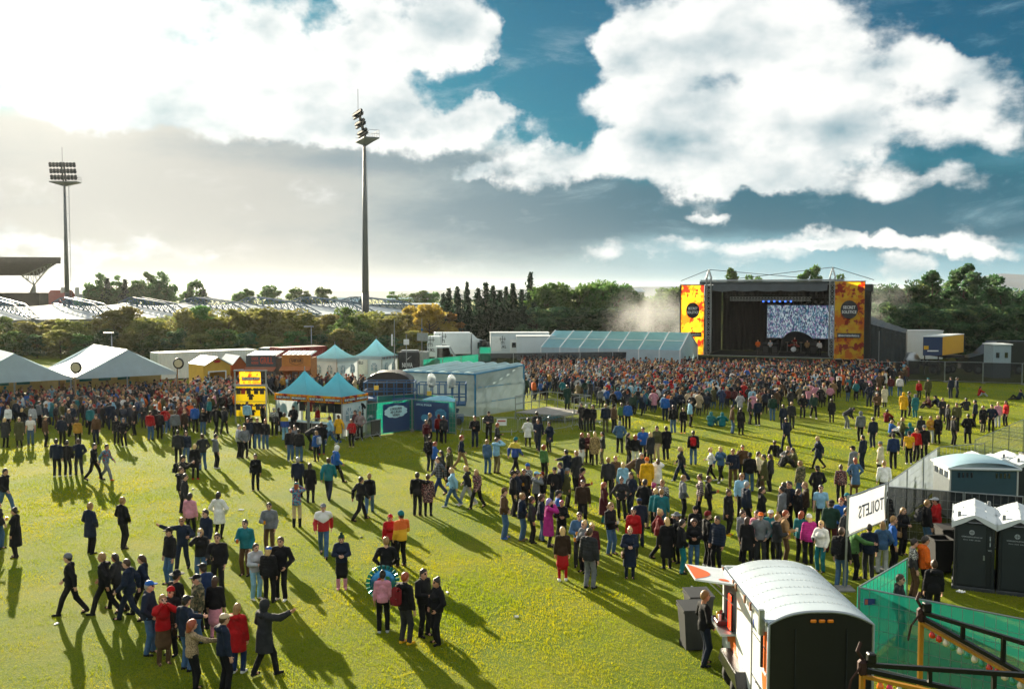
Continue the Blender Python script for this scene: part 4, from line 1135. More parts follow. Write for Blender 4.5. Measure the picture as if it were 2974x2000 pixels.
# merchandise tents
M_CAMOV = camo_banner_mat()
vm = camo_banner_mat('valance_camo', 5.0)
nA = W(992, 1153, 2.5); rA = W(1088, 1146, 2.5); lA = W(799, 1141, 2.5)
side = (Vector((nA.x, nA.y)) - Vector((lA.x, lA.y))).length / 2
ywm = math.atan2(nA.y - lA.y, nA.x - lA.x)
M_TEALT = mat('merch_roof', '6cc0d4', .5, 0, .06, 1.2, .2, 2, transl=.5)
def merch(px_label, origin, ap, label, ops):
    t = pagoda('merchandise_tent', origin, ywm, side, 2.5, ap, label, M_TEALT, vm, 'merchandise tents', True, ops, .42)
    return t
oA = Vector((lA.x, lA.y, 0)); dA = Vector((math.cos(ywm), math.sin(ywm), 0))
mA = merch(0, oA, D(894, 1073, lA.y + 1).z, 'blue pointed merchandise tent with patterned border, left one of the joined pair', (0, 1, 2))
mBt = merch(0, oA + dA * (side + .02), D(991, 1079, nA.y + 1.5).z, 'blue pointed merchandise tent with patterned border, right one of the joined pair', (0, 3))
M_STRIP = mat('banner_disc')
for t_ in (mA, mBt):
    for txt, f, wd in (('SECRET SOLSTICE', .27, .40), ('MERCHANDISE & INFO', .75, .42)):
        MB().box(side * f, -.055, 2.27, side * (wd + .03), .02, .19).build('label_strip', M_STRIP, t_)
        sign_text(txt, 1, M_WHITE_LET, t_, (side * f, -.075, 2.27), (1, 0, 0), side * wd, height=.13, bold=.01)
for txt, f, wd in (('SECRET SOLSTICE', .27, .40), ('MERCHANDISE & INFO', .75, .42)):
    MB().box(side + .055, side * f, 2.27, .02, side * (wd + .03), .19).build('label_strip', M_STRIP, mBt)
    sign_text(txt, 1, M_WHITE_LET, mBt, (side + .075, side * f, 2.27), (0, 1, 0), side * wd, height=.13, bold=.01)
# goods hung inside the merchandise tents
def tshirt(parent, loc, s, m, rz=0.0, name='t_shirt'):
    pts = [(-.24, 0, -.36), (.24, 0, -.36), (.24, 0, .12), (.36, 0, .0), (.44, 0, .12), (.26, 0, .34), (.10, 0, .36), (0, 0, .30), (-.10, 0, .36), (-.26, 0, .34), (-.44, 0, .12), (-.36, 0, .0), (-.24, 0, .12)]
    mb = MB(); R = Matrix.Rotation(rz, 4, 'Z'); mb.slab([R @ (Vector(p) * s) for p in pts], .03 * s, R @ Vector((0, -1, 0))); return mb.build(name, m, parent, False, loc)
TSC = ['1a1a1c', '8a1a1c', '17181a', '1c1a1a', '22222a', '141416', '1c1c1e', '5a1f28', '18181a', '1c3f6a', '4c5258']
rail = thing('clothes_rail', 'row of dark T-shirts hanging inside the merchandise tents', 'clothes rail', oA, ywm)
MB().tube([(.3, side * .8, 2.0), (side * 2 - .3, side * .8, 2.0)], .03, 6).build('rail', M_STEEL, rail)
for x in (.35, side, side * 2 - .35): MB().tube([(x, side * .8, 0), (x, side * .8, 2.0)], .03, 6).build('upright', M_STEEL, rail)
for k in range(9): tshirt(rail, (.5 + k * .58, side * .8 - .05, 1.55), 1.1, mat('ts_%d' % (k % 11), TSC[k % 11], .8))
tb = thing('merchandise_table', 'long table of goods at the front of the merchandise tents', 'table', oA, ywm)
MB().box(side, .45, .74, side * 1.8, .6, .05).build('table_top', M_WHITEP, tb); MB().grid(lambda u, v: (side * .1 + side * 1.8 * u, .14 + .02 * math.sin(u * 60), .02 + .70 * v), 60, 1).build('cloth', M_BLACK, tb)
for x in (.4, side * 2 - .4): MB().tube([(x, .5, 0), (x, .5, .72)], .03, 6).build('leg', M_STEEL, tb)

# ------------------------------------------------------------------ merchandise sign: scaffold with banner and shirt board
sa = W(681, 1208 + 0, 0)
sgY = W(690, 1232, 0).y
g0 = D(682, 1076, sgY); g1 = D(772, 1079, sgY)
sg = thing('merchandise_sign', 'scaffold frame with fiery merchandise banner above a yellow T-shirt board', 'sign', (g0.x, sgY, 0))
ws = g1.x - g0.x
def zz(py): return D(725, py, sgY).z
for x in (0, ws):
    MB().tube([(x, 0, 0), (x, 0, zz(1074))], .05, 8).build('upright', M_STEEL, sg); MB().tube([(x, 1.2, 0), (x, .05, zz(1118))], .04, 6).build('brace', M_STEEL, sg)
for z in (zz(1076), zz(1117), zz(1120)): MB().tube([(-.1, 0, z), (ws + .1, 0, z)], .045, 8).build('rail', M_STEEL, sg)
MB().tube([(ws, .0, zz(1118)), (ws + 1.2, -.3, zz(1170))], .035, 6).build('brace', M_STEEL, sg)
MB().grid(lambda u, v: (ws * (.15 + .68 * u - .02 * v), .03 + .04 * math.sin(u * 8), zz(1115) + (zz(1080) - zz(1115)) * v), 14, 8).build('banner', vm, sg, True)
MB().box(ws * .52, -.05, zz(1099), ws * .58, .02, (zz(1094) - zz(1104))).build('label_strip', M_STRIP, sg)
sign_text('MERCHANDISE & INFO', 1, M_WHITE_LET, sg, (ws * .52, -.07, zz(1099)), (1, 0, 0), ws * .54, height=(zz(1096) - zz(1102)) * 1.2, bold=.01)
M_YB = mat('board_yellow', 'd8c81e', .6, 0, .06, 1, transl=.55)
for a, b in ((1122, 1165), (1167, 1208)): MB().box(ws / 2, .02, (zz(a) + zz(b)) / 2, ws * 1.0, .03, zz(a) - zz(b)).build('board', M_YB, sg)
k = 0
for rowz, xs in ((1135, (.11, .26, .44, .68, .87)), (1181, (.10, .30, .48, .73, .89))):
    for x in xs: tshirt(sg, (ws * x, -.02, zz(rowz)), .60, mat('ts_%d' % (k % 11), TSC[k % 11], .8)); k += 1
for x, z in ((.51, 1152), (.56, 1197)): tshirt(sg, (ws * x, -.06, zz(z)), .56, mat('ts_5', TSC[5], .8))

# ------------------------------------------------------------------ fences and barriers
M_NETG = mat('mesh_green', '0f6658', .7, 0, .3, 1.2, .4, 4, transl=.42, tcol='148a74', alpha=.78)
M_NETB = mat('mesh_black', '1a1d20', .8, 0, .2, 1.2, .2, 4, alpha=.88)
M_NETW = mat('mesh_white', 'aab6c4', .7, 0, .25, 1.0, .2, 4, transl=.35, alpha=.82)
M_NETC = mat('mesh_wire', '8f9698', .4, .7, .1)
M_BLOCK = mat('concrete_foot', '7a7a76', .9, 0, .15, 5)
def fence(name, pts, label, net=None, h=2.0, plen=3.5, wires=True, cat='fence', feet=True):
    p0 = Vector((pts[0][0], pts[0][1], 0)); t = thing(name, label, cat, p0)
    for i in range(len(pts) - 1):
        a = Vector((pts[i][0], pts[i][1], 0)) - p0; b = Vector((pts[i + 1][0], pts[i + 1][1], 0)) - p0
        n = max(1, round((b - a).length / plen))
        for k in range(n):
            q = a + (b - a) * (k / n); r = a + (b - a) * ((k + 1) / n); d = (r - q).normalized(); nr = Vector((-d.y, d.x, 0))
            q = q + d * .03; r = r - d * .03
            fr = MB(); U = Vector((0, 0, 1))
            fr.tube([q + U * .02, q + U * h], .021, 6); fr.tube([r + U * .02, r + U * h], .021, 6); fr.tube([q + U * (h - .02), r + U * (h - .02)], .021, 6); fr.tube([q + U * .15, r + U * .15], .021, 6)
            pf = fr.build('fence_panel', M_STEEL, t)
            if wires:
                wm = MB(); L = (r - q).length; nn = int(L / .22)
                for j in range(1, nn): x = q + d * (L * j / nn); wm.bar(x + U * .16, x + U * (h - .04), .008)
                for z in (.45, .75, 1.05, 1.35, 1.65): wm.bar(q + U * z, r + U * z, .008)
                wm.build('wire_mesh', M_NETC, pf)
            if net:
                sd_ = (k * 7 + i * 3)
                MB().grid(lambda u, v: q + (r - q) * u + nr * (.035 + .03 * math.sin(u * 11 + sd_ + v * 2) * (1 - v) ) + U * (.06 + (h - .08) * v), 16, 4).build('mesh_cover', net, pf, True)
            if feet:
                MB().box(q.x, q.y, .06, .22, .62, .12, bev=.02).build('foot_block', M_BLOCK, pf)
    return t
def barrier(p, yaw, label, L=2.3, group='crowd barriers', sign=False):
    t = thing('crowd_barrier', label, 'barrier', (p[0], p[1], 0), yaw, group)
    r_ = .13; fr = MB(); pts = []
    for cx, cz, a0 in ((L - r_, 1.08 - r_, 0), (r_, 1.08 - r_, 90), (r_, .2 + r_, 180), (L - r_, .2 + r_, 270)):
        for k in range(4): a = math.radians(a0 + k * 30); pts.append((cx + r_ * math.cos(a), 0, cz + r_ * math.sin(a)))
    pts.append(pts[0]); fr.tube(pts, .022, 7, False); fr.build('frame', M_STEEL, t, True)
    n = 17
    b0 = None
    for k in range(1, n):
        if b0 is None: b0 = MB().bar((0, 0, .2), (0, 0, 1.08), .014).build('bar', M_STEEL, t, False, (L * k / n, 0, 0))
        else: c = copy_part(b0, t); c.location = (L * k / n, 0, 0)
    for x in (.35, L - .35): MB().tube([(x, -.32, .0), (x, 0, .34), (x, .32, .0)], .018, 6).build('foot', M_STEEL, t)
    if sign: MB().box(L * .55, -.04, .80, .62, .02, .42).build('notice', M_WHITEP, t); MB().box(L * .55, -.055, .88, .5, .01, .1).build('notice_text', mat('notice_red', 'b0584c', .7), t)
    return t
def bar_px(px0, py0, px1, py1, label, sign=False):
    a = W(px0, py0, 0); b = W(px1, py1, 0)
    return barrier(a, math.atan2(b.y - a.y, b.x - a.x), label, (b - a).length, sign=sign)
# green fence with sponsor banners right of the merchandise tents
gp = [W(1064, 1270, 0), W(1197, 1252, 0), W(1325, 1263, 0)]
gf = fence('green_fence', gp, 'green screened fence with blue sponsor banners right of the merchandise tents', M_NETG, 2.1)
fence('green_fence', [W(1095, 1240, 0), W(1205, 1232, 0), W(1318, 1240, 0)], 'second green screened fence just behind the sponsor banners', M_NETG, 2.1, wires=False)
M_BNAVY = mat('banner_navy', '123a68', .6, 0, .1, 1, .2, 2); M_CLOUDW = mat('banner_cloud', 'b6dfe6', .6, 0, .04)
def fbanner(a, b, f0, f1, z0, z1, name, nm):
    a = Vector((a.x, a.y, 0)); b = Vector((b.x, b.y, 0)); d = (b - a).normalized(); L = (b - a).length
    t = thing('sponsor_banner', nm, 'banner', a + d * L * f0, math.atan2(d.y, d.x), 'sponsor banners'); w = L * (f1 - f0)
    MB().grid(lambda u, v: (w * u, -.10 + .02 * math.sin(u * 9 + v * 4), z0 + (z1 - z0) * v), 12, 6).build('cloth', M_BNAVY, t, True)
    return t, w
def cloudlet(t, cx, cz, rx, rz, y, m):
    pts = []
    for k in range(72):
        a = 2 * math.pi * k / 72; b = 1 + .10 * abs(math.sin(a * 5)); pts.append((cx + rx * b * math.cos(a), y, cz + rz * b * math.sin(a)))
    MB().poly(pts).build('cloud_shape', m, t)
t, w = fbanner(gp[0], gp[1], .33, .92, .15, 1.95, '', 'blue banner with white cloud and dark lettering on the left green fence')
cloudlet(t, w * .47, 1.42, w * .40, .36, -.14, M_CLOUDW)
for s_, z in (('LYKILLINN', 1.60), ('AÐ LÆGRA', 1.40), ('VERÐI', 1.20)): sign_text(s_, 1, M_DARK_LET, t, (w * .47, -.16, z), (1, 0, 0), w * (.42 if s_ != 'VERÐI' else .26), height=.15, bold=.01)
sign_text('WWW.LYKILL.IS' if False else 'LYKILL', 1, M_CLOUDW, t, (w * .8, -.14, .26), (1, 0, 0), .4, height=.06) if False else None
t, w = fbanner(gp[1], gp[2], .06, .86, .15, 2.0, '', 'darker blue banner reading official sponsor on the right green fence')
sign_text('OFFICIAL SPONSOR', 1, M_CLOUDW, t, (w * .30, -.14, 1.78), (1, 0, 0), w * .44, height=.13, bold=.01)
cloudlet(t, w * .78, 1.28, w * .15, .30, -.14, mat('banner_cloud_dim', '3f86a8', .6)); cloudlet(t, w * .33, .95, w * .10, .22, -.14, mat('banner_cloud_dim'))
for s_, z in (('LYKILLINN', 1.40), ('AÐ LÆGRA', 1.27), ('VERÐI', 1.14)): sign_text(s_, 1, mat('banner_navy'), t, (w * .78, -.16, z), (1, 0, 0), w * .2, height=.08)
# barriers in front of the merchandise tents and towards the platform
seq = [(905, 1266, 962, 1262), (965, 1275, 1003, 1283), (1010, 1282, 1062, 1277), (1062, 1277, 1105, 1268), (1327, 1255, 1396, 1258), (1402, 1262, 1502, 1262), (1507, 1264, 1590, 1258), (1592, 1258, 1662, 1245), (1664, 1243, 1745, 1232), (1747, 1232, 1790, 1215)]
for i, q in enumerate(seq): bar_px(*q, ('steel crowd barrier with a white notice, in front of the grey tent' if i == 5 else 'steel crowd barrier, %s from the left, merchandise tents to platform' % ORD[i]), i == 5)
gb = W(1090, 1268, 0); bn = thing('wheeled_bin', 'black bin behind the barrier left of the cloud banner', 'bin', gb)
MB().box(0, .25, .5, .55, .6, .95, bev=.05).build('body', M_RUBBER, bn); MB().box(0, .25, 1.0, .6, .68, .06, bev=.02).build('lid', M_RUBBER, bn)

# ------------------------------------------------------------------ front of house tent
na = W(1380, 1088, 3.05); fa = W(1521, 1060, 3.4); la = W(1160, 1079, 3.1)
na.z = fa.z = la.z = 0
ba = fa + la - na
M_FOH = mat('clear_tarp_grey', '7c898e', .5, 0, .5, .5, 1.0, 1.4, spec=.3, transl=.40, tcol='8ea0a6', alpha=.84)
M_FOHR = mat('tarp_roof', 'a8c6d0', .35, 0, .2, .8, .5, 1.5, spec=.5, transl=.45)
foh = thing('control_tent', 'large grey see-through tarpaulin tent with ribbed pale roof in mid field', 'tent', na)
def bl(u, v, z): return (la - na) * u + (fa - na) * v + Vector((0, 0, z))
MB().grid(lambda u, v: bl(u, v, 3.1 + .32 * v + .17 * abs(math.sin(u * math.pi * 6))), 90, 6).build('roof', M_FOHR, foh, True)
def wallf(a, b, z0, z1, ph):
    nrm_ = Vector((-(b - a).y, (b - a).x, 0)).normalized()
    return lambda u, v: a + (b - a) * u + nrm_ * (.14 * math.sin(u * 7 + v * 5 + ph) + .07 * math.sin(u * 29 - v * 13 + ph) + .03 * math.sin(u * 61 + v * 31)) * math.sin(math.pi * min(1, v * 1.05)) + Vector((0, 0, .05 + (z0 + (z1 - z0) * u) * v))
for (a, b, z0, z1, ph) in (((la - na), Vector((0, 0, 0)), 3.08, 3.05, 0), (Vector((0, 0, 0)), (fa - na), 3.05, 3.38, 2), ((fa - na), (ba - na), 3.38, 3.4, 4), ((ba - na), (la - na), 3.4, 3.1, 1)):
    MB().grid(wallf(a, b, z0, z1, ph), 48, 16).build('wall', M_FOH, foh, True)
M_BLUEF = mat('blue_frame', '2a78a0', .5, .1, .1)
for p, z in (((0, 0), 3.05), ((0, 1), 3.38), ((1, 0), 3.1), ((1, 1), 3.4)): q = bl(p[0], p[1], 0); MB().tube([q, q + Vector((0, 0, z))], .07, 8).build('frame_post', M_BLUEF, foh)
for a, b in (((0, 0, 3.08), (0, 1, 3.4)), ((0, 0, 3.08), (1, 0, 3.12)), ((0, 1, 3.4), (1, 1, 3.42))): MB().tube([bl(*a), bl(*b)], .06, 8).build('frame_rail', M_BLUEF, foh)
for z in (1.0, 2.1): MB().tube([bl(0, 0, z), bl(0, 1, z)], .03, 6).build('frame_rail', M_BLUEF, foh)
# blue lift cages in front of it
M_LIFT = mat('lift_blue', '1c4f7a', .5, .2, .15)
def lift(px0, px1, pyt, pyb, Y, label, cells=5):
    a = D(px0, pyb, Y); b = D(px1, pyb, Y); zt = D(px0, pyt, Y).z; w = b.x - a.x; dp_ = 1.8
    t = thing('platform_lift', label, 'lift', (a.x, Y, 0), .02, 'blue platform lifts')
    MB().box(w / 2, dp_ / 2, a.z, w, dp_, .14).build('platform', M_LIFT, t)
    for x in [w * k / cells for k in range(cells + 1)]:
        for y in (0, dp_): MB().bar((x, y, a.z), (x, y, zt), .07).build('upright', M_LIFT, t)
    for z in (a.z + .55, zt):
        for y in (0, dp_): MB().bar((0, y, z), (w, y, z), .07).build('rail', M_LIFT, t)
        for x in (0, w): MB().bar((x, 0, z), (x, dp_, z), .07).build('rail', M_LIFT, t)
    for k in range(2):
        z0, z1 = .45 + k * (a.z - .5) / 2, .45 + (k + 1) * (a.z - .5) / 2
        for y in (.3, dp_ - .3): MB().bar((w * .15, y, z0), (w * .85, y, z1), .1).build('scissor_arm', M_LIFT, t); MB().bar((w * .85, y, z0), (w * .15, y, z1), .1).build('scissor_arm', M_LIFT, t)
    MB().box(w / 2, dp_ / 2, .38, w * .9, dp_ * .8, .4, bev=.04).build('chassis', M_LIFT, t)
    for x in (w * .15, w * .85):
        for y in (.1, dp_ - .1): MB().lathe([(.01, -.12), (.24, -.12), (.24, .12), (.01, .12)], 12, Matrix.Translation((x, y, .24)) @ Matrix.Rotation(math.pi / 2, 4, 'X')).build('wheel', M_RUBBER, t, True)
    MB().box(w * .25, -.06, a.z + .8, .3, .1, .28).build('control_box', mat('control_yellow', 'c9a83a', .5), t)
    return t
LY = W(1210, 1246, 0).y + 1.5
lift(1057, 1202, 1111, 1160, LY, 'blue railed platform lift under the dark domed cover', 5)
lift(1212, 1352, 1116, 1176, LY + .2, 'blue railed platform lift with the two plastic wrapped lamps', 7)
# dark domed cover behind
dY = LY + 3.2; dm = thing('covered_lift', 'dark tarpaulin domed cover behind the left blue lift', 'cover', (D(1132, 1160, dY).x, dY, 0))
dw = (D(1200, 1100, dY).x - D(1067, 1100, dY).x) / 2; dz = D(1120, 1077, dY).z; dz0 = .3
MB().grid(lambda u, v: (-dw * math.cos(u * math.pi) , -.9 + 2.2 * v, dz0 + (dz - dz0 - .8) * 1 * min(1, math.sin(u * math.pi) * 6) + .8 * math.sin(u * math.pi) + .04 * math.sin(u * 23 + v * 6)), 40, 10).build('cover', mat('tarp_brownblack', '2a2624', .5, 0, .35, 1.2, .8, 2), dm, True)
MB().poly([(-dw * math.cos(u * math.pi), -.88, dz0 + (dz - dz0 - .8) * min(1, math.sin(u * math.pi) * 6) + .8 * math.sin(u * math.pi)) for u in [k / 40 for k in range(41)]]).build('front_sheet', mat('tarp_brownblack'), dm)
# plastic wrapped moving lamps on the right lift
M_PLAST = mat('clear_plastic', 'dfe8ea', .15, 0, .2, 4, .9, 6, spec=.9, transl=.3, alpha=.5)
for i, (px, py) in enumerate(((1253, 1103), (1311, 1106))):
    c = D(px, py, LY + .1); t = thing('wrapped_lamp', 'stage lamp wrapped in clear plastic, %s of the two on the blue lift' % ('left', 'right')[i], 'lamp', (c.x, c.y, c.z - .45), 0, 'wrapped lamps')
    MB().box(0, 0, .08, .34, .34, .16).build('base', M_DARKMETAL, t); MB().box(0, 0, .45, .30, .28, .42, bev=.06).build('head', M_DARKMETAL, t)
    for x in (-.2, .2): MB().box(x, 0, .32, .05, .12, .42).build('yoke', M_DARKMETAL, t)
    mb = MB(); prof = [(.02, .0), (.24, .05), (.30, .35), (.27, .65), (.16, .85), (.02, .92)]
    mb.lathe([(r_ * (1 + .08 * math.sin(k * 9)), z) for k, (r_, z) in enumerate(prof)], 14); mb.build('plastic_bag', M_PLAST, t, True)
# pale tarpaulin over stacked gear behind the banner
cp0 = D(1265, 1160, LY - .9); t = thing('covered_stack', 'rounded pale blue tarpaulin over gear behind the official sponsor banner', 'cover', (cp0.x, LY - 1.4, 0))
hw_ = (D(1320, 1160, LY).x - D(1205, 1160, LY).x) / 2
MB().grid(lambda u, v: (-hw_ + 2 * hw_ * u, -.7 + 1.3 * v, .05 + (1.75 + .55 * u ** .6 * math.sin(min(1, u * 1.05) * math.pi * .95) ** .5) * (math.sin(math.pi * min(1, max(0, v * .96 + .02))) ** .3)), 30, 10).build('cover', mat('tarp_blue', '7db4c8', .35, 0, .2, 2, .5, 4), t, True)
# ------------------------------------------------------------------ viewing platform with ramp
pa = W(1503, 1205, 0); pl_ = thing('viewing_platform', 'low steel viewing platform with railings right of the grey tent', 'platform', (0, 0, 0))
q = [W(1497, 1196, .55), W(1588, 1180, .55), W(1716, 1193, .55), W(1640, 1206, .55)]
for i in range(6):
    f0, f1 = i / 6, (i + 1) / 6
    A1 = q[0] + (q[1] - q[0]) * f0; B1 = q[3] + (q[2] - q[3]) * f0; A2 = q[0] + (q[1] - q[0]) * (f1 - .004); B2 = q[3] + (q[2] - q[3]) * (f1 - .004)
    MB().slab([A1, B1, B2, A2], .05, (0, 0, -1)).build('deck_panel', mat('platform_deck', '8c8880', .7, .1, .2, 2), pl_)
for a, b in ((q[0], q[3]), (q[3], q[2])):
    mb = MB(); n = 14; dz_ = Vector((0, 0, .28)); off = Vector((0, 0, -.06))
    for k in range(n):
        x = a + (b - a) * (k / n) + off; y = a + (b - a) * ((k + 1) / n) + off
        mb.bar(x, y, .04); mb.bar(x - dz_, y - dz_, .04); mb.bar(x, y - dz_, .02)
    mb.build('edge_truss', M_STEEL, pl_)
for c in q + [(q[0] + q[3]) / 2, (q[1] + q[2]) / 2]: MB().tube([(c.x, c.y, 0), (c.x, c.y, .5)], .05, 8).build('leg', M_STEEL, pl_)
def railing(a, b, n, z0=.55):
    for k in range(n + 1): c = a + (b - a) * (k / n); MB().tube([(c.x, c.y, z0), (c.x, c.y, z0 + 1.1)], .03, 6).build('rail_post', M_STEEL, pl_)
    for z in (.55, 1.1): MB().tube([(a.x, a.y, z0 + z), (b.x, b.y, z0 + z)], .03, 6).build('rail', M_STEEL, pl_)
railing(q[0], q[1], 4); railing(q[1], q[2], 4); railing(q[2] * .35 + q[3] * .65, q[2], 3)
MB().slab([W(1573, 1222, .02), W(1512, 1252, .02), W(1600, 1203, .55), W(1640, 1206, .55)], .05, (0, 0, -1)).build('ramp', mat('ramp_blue', '5aa0b8', .5, .1, .15), pl_)
for k in range(3): MB().tube([q[1] + (q[2] - q[1]) * (.2 + .3 * k) + Vector((0, .8, -.5)), q[1] + (q[2] - q[1]) * (.2 + .3 * k) + Vector((0, .05, .6))], .03, 6).build('brace', M_STEEL, pl_)

# ------------------------------------------------------------------ backstage vehicles, trailers, fences
def wheel(parent, x, y, r, w=.24, name='wheel'):
    o_ = MB().lathe([(.02, -w / 2), (r * .6, -w / 2), (r * .96, -w / 2), (r, -w * .3), (r, w * .3), (r * .96, w / 2), (r * .6, w / 2), (.02, w / 2)], 18, Matrix.Translation((x, y, r)) @ Matrix.Rotation(math.pi / 2, 4, 'X')).build(name, M_RUBBER, parent, True)
    for s in (-1, 1): MB().lathe([(.02, 0), (r * .34, .0), (r * .56, -.03), (r * .6, .02)], 14, Matrix.Translation((x, y + s * (w / 2 + .01), r)) @ Matrix.Rotation(math.pi / 2 * s, 4, 'X')).build('rim', M_STEEL, o_, True)
    return o_
M_TRUCK = mat('truck_white', 'c6d0d4', .4, 0, .06, .8, dirt=.12)
M_GLASS = mat('vehicle_glass', '16222a', .08, 0, .1, spec=.8)
def text_kukl(t, x, y, z, s, xdir=(1, 0, 0)):
    sign_text('KUKL', 1, M_DARK_LET, t, (x, y, z - .55 * s), xdir, 1.0 * s, height=.36 * s, bold=.02)
    mb = MB(); X = Vector(xdir)
    for (a, b) in (((-.45, .5), (.45, .5)), ((0, .15), (0, .95)), ((-.3, .75), (-.3, .25)), ((.3, .8), (.3, .3)), ((-.2, .12), (.2, .12)), ((-.2, .12), (-.2, -.18)), ((.2, .12), (.2, -.18)), ((0, .12), (0, -.18))):
        mb.bar(Vector((x, y, z)) + X * a[0] * s + Vector((0, 0, a[1] * s)), Vector((x, y, z)) + X * b[0] * s + Vector((0, 0, b[1] * s)), .05 * s)
    mb.build('emblem', M_DARK_LET, t)
def box_truck(px0, px1, pyt, Y, yaw, label, L, cab=True):
    a = D(px0, pyt, Y); t = thing('box_truck', label, 'truck', (a.x, Y, 0), yaw, 'box trucks'); H = a.z
    MB().box(L / 2, 1.25, (H + 1.1) / 2, L, 2.5, H - 1.1, bev=.06).build('box_body', M_TRUCK, t)
    MB().box(L / 2 + (.9 if cab else 0), 1.25, .92, L + (1.8 if cab else 0), 1.0, .3).build('chassis', M_DARKMETAL, t)
    if cab:
        pr = [(L + .12, .75), (L + 2.1, .75), (L + 2.2, 1.6), (L + 1.85, 2.75), (L + .9, 3.0), (L + .12, 3.0)]
        mb = MB(); mb.slab([(x, .08, z) for x, z in pr], 2.34, (0, 1, 0)); mb.build('cab', M_TRUCK, t)
        mb = MB(); mb.slab([(L + .12, .3, 3.02), (L + .9, .3, 3.02), (L + .12, .3, H - .05)], 1.9, (0, 1, 0)); mb.build('wind_deflector', M_TRUCK, t)
        MB().slab([(L + .85, .06, 1.8), (L + 1.75, .06, 1.8), (L + 1.6, .06, 2.6), (L + .85, .06, 2.6)], .02, (0, -1, 0)).build('side_window', M_GLASS, t)
        MB().slab([(L + 2.21, .2, 1.75), (L + 2.21, 2.3, 1.75), (L + 1.92, 2.3, 2.7), (L + 1.92, .2, 2.7)], .02).build('windscreen', M_GLASS, t)
        wheel(t, L + 1.2, .2, .48); wheel(t, L + 1.2, 2.3, .48)
        MB().box(L + 2.2, 1.25, .75, .2, 2.3, .35, bev=.05).build('bumper', M_DARKMETAL, t)
    for x in ((1.6, 2.7) if L > 6 else (1.4,)): wheel(t, x, .2, .48); wheel(t, x, 2.3, .48)
    MB().box(-.03, 1.25, (H + 1.1) / 2, .04, 2.3, H - 1.3).build('rear_door', M_TRUCK, t)
    text_kukl(t, L * .22, -.02, H * .72, 1.2)
    return t
box_truck(1262, 1340, 966, 122, .10, 'white box truck with black lettering and its cab pointing right', 4.6)
box_truck(1241, 1262, 977, 117, .0, 'shorter white box truck seen partly behind the tripod panel', 1.6, False)
def trailer_box(px0, px1, pyt, Y, yaw, H0, label, door=True):
    a = D(px0, pyt, Y); b = D(px1, pyt, Y); L = b.x - a.x; t = thing('production_trailer', label, 'trailer', (a.x, Y, 0), yaw, 'white production trailers')
    MB().box(L / 2, 1.3, (a.z + H0) / 2, L, 2.6, a.z - H0, bev=.05).build('body', M_TRUCK, t)
    MB().box(L / 2, 1.3, a.z + .03, L + .1, 2.7, .08).build('roof', M_WHITEP, t)
    for x in (L * .7, L * .8): wheel(t, x, .25, .42); wheel(t, x, 2.35, .42)
    for x in (.6,): MB().box(x, .4, H0 / 2, .12, .12, H0).build('support_leg', M_DARKMETAL, t); MB().box(x, 2.2, H0 / 2, .12, .12, H0).build('support_leg', M_DARKMETAL, t)
    if door:
        MB().box(2.9, -.02, H0 + 1.2, 1.0, .05, 2.2).build('door', M_WHITEP, t); MB().box(2.9, -.06, H0 + 1.6, .5, .04, .6).build('door_window', M_GLASS, t)
        text_kukl(t, 1.5, -.03, a.z - 1.2, .9); MB().box(.75, -.02, a.z - 1.3, 1.2, .03, 1.8).build('rear_panel', M_WHITEP, t)
    return t
trailer_box(1424, 1595, 967, 118, .04, .9, 'long white production trailer with dark lettering by its door')
trailer_box(1500, 1612, 977, 114.5, .0, .9, 'second white trailer tucked against the long white tent', False)
# van, small car behind green fence
def van(px, py, Y, yaw, label, m, L=5.0, H=1.95):
    p = D(px, py, Y); t = thing('van', label, 'van', (p.x, Y, 0), yaw)
    pr = [(0, .4), (L, .4), (L + .05, .9), (L - .35, 1.15), (L - 1.25, H), (.1, H), (0, 1.1)]
    MB().slab([(x, 0, z) for x, z in pr], 1.85, (0, 1, 0)).build('body', m, t)
    MB().slab([(L - 1.9, -.012, 1.15), (L - .75, -.012, 1.15), (L - 1.3, -.012, H - .1), (L - 1.9, -.012, H - .1)], .02, (0, -1, 0)).build('side_window', M_GLASS, t)
    MB().slab([(.3, -.012, 1.15), (1.7, -.012, 1.15), (1.7, -.012, H - .15), (.3, -.012, H - .15)], .02, (0, -1, 0)).build('rear_window', M_GLASS, t)
    MB().slab([(L - .33, .1, 1.17), (L - .33, 1.75, 1.17), (L - 1.22, 1.7, H - .02), (L - 1.22, .15, H - .02)], .02).build('windscreen', M_GLASS, t)
    for x in (.95, L - .95): wheel(t, x, .12, .33, .2); wheel(t, x, 1.73, .33, .2)
    MB().box(L + .02, .3, .85, .06, .3, .18).build('headlight', M_LENS, t); MB().box(L + .02, 1.55, .85, .06, .3, .18).build('headlight', M_LENS, t)
    return t
vn = van(1262, 1012, 110, .0, 'white van with small red and brown pictures on its side', M_TRUCK, 2.9, 2.75)
for k, (x, c) in enumerate(((1.1, 'a83a30'), (1.9, '6a4a34'))): MB().lathe([(.01, 0), (.25, 0), (.25, .01)], 12, Matrix.Translation((x, -.02, 1.7)) @ Matrix.Rotation(math.pi / 2, 4, 'X')).build('picture', mat('pic_%d' % k, c, .6), vn)
van(1392, 1000, 121, .1, 'small dark car parked behind the green fence', mat('car_dark', '20262a', .25, .3, .1), 2.2, 2.9)
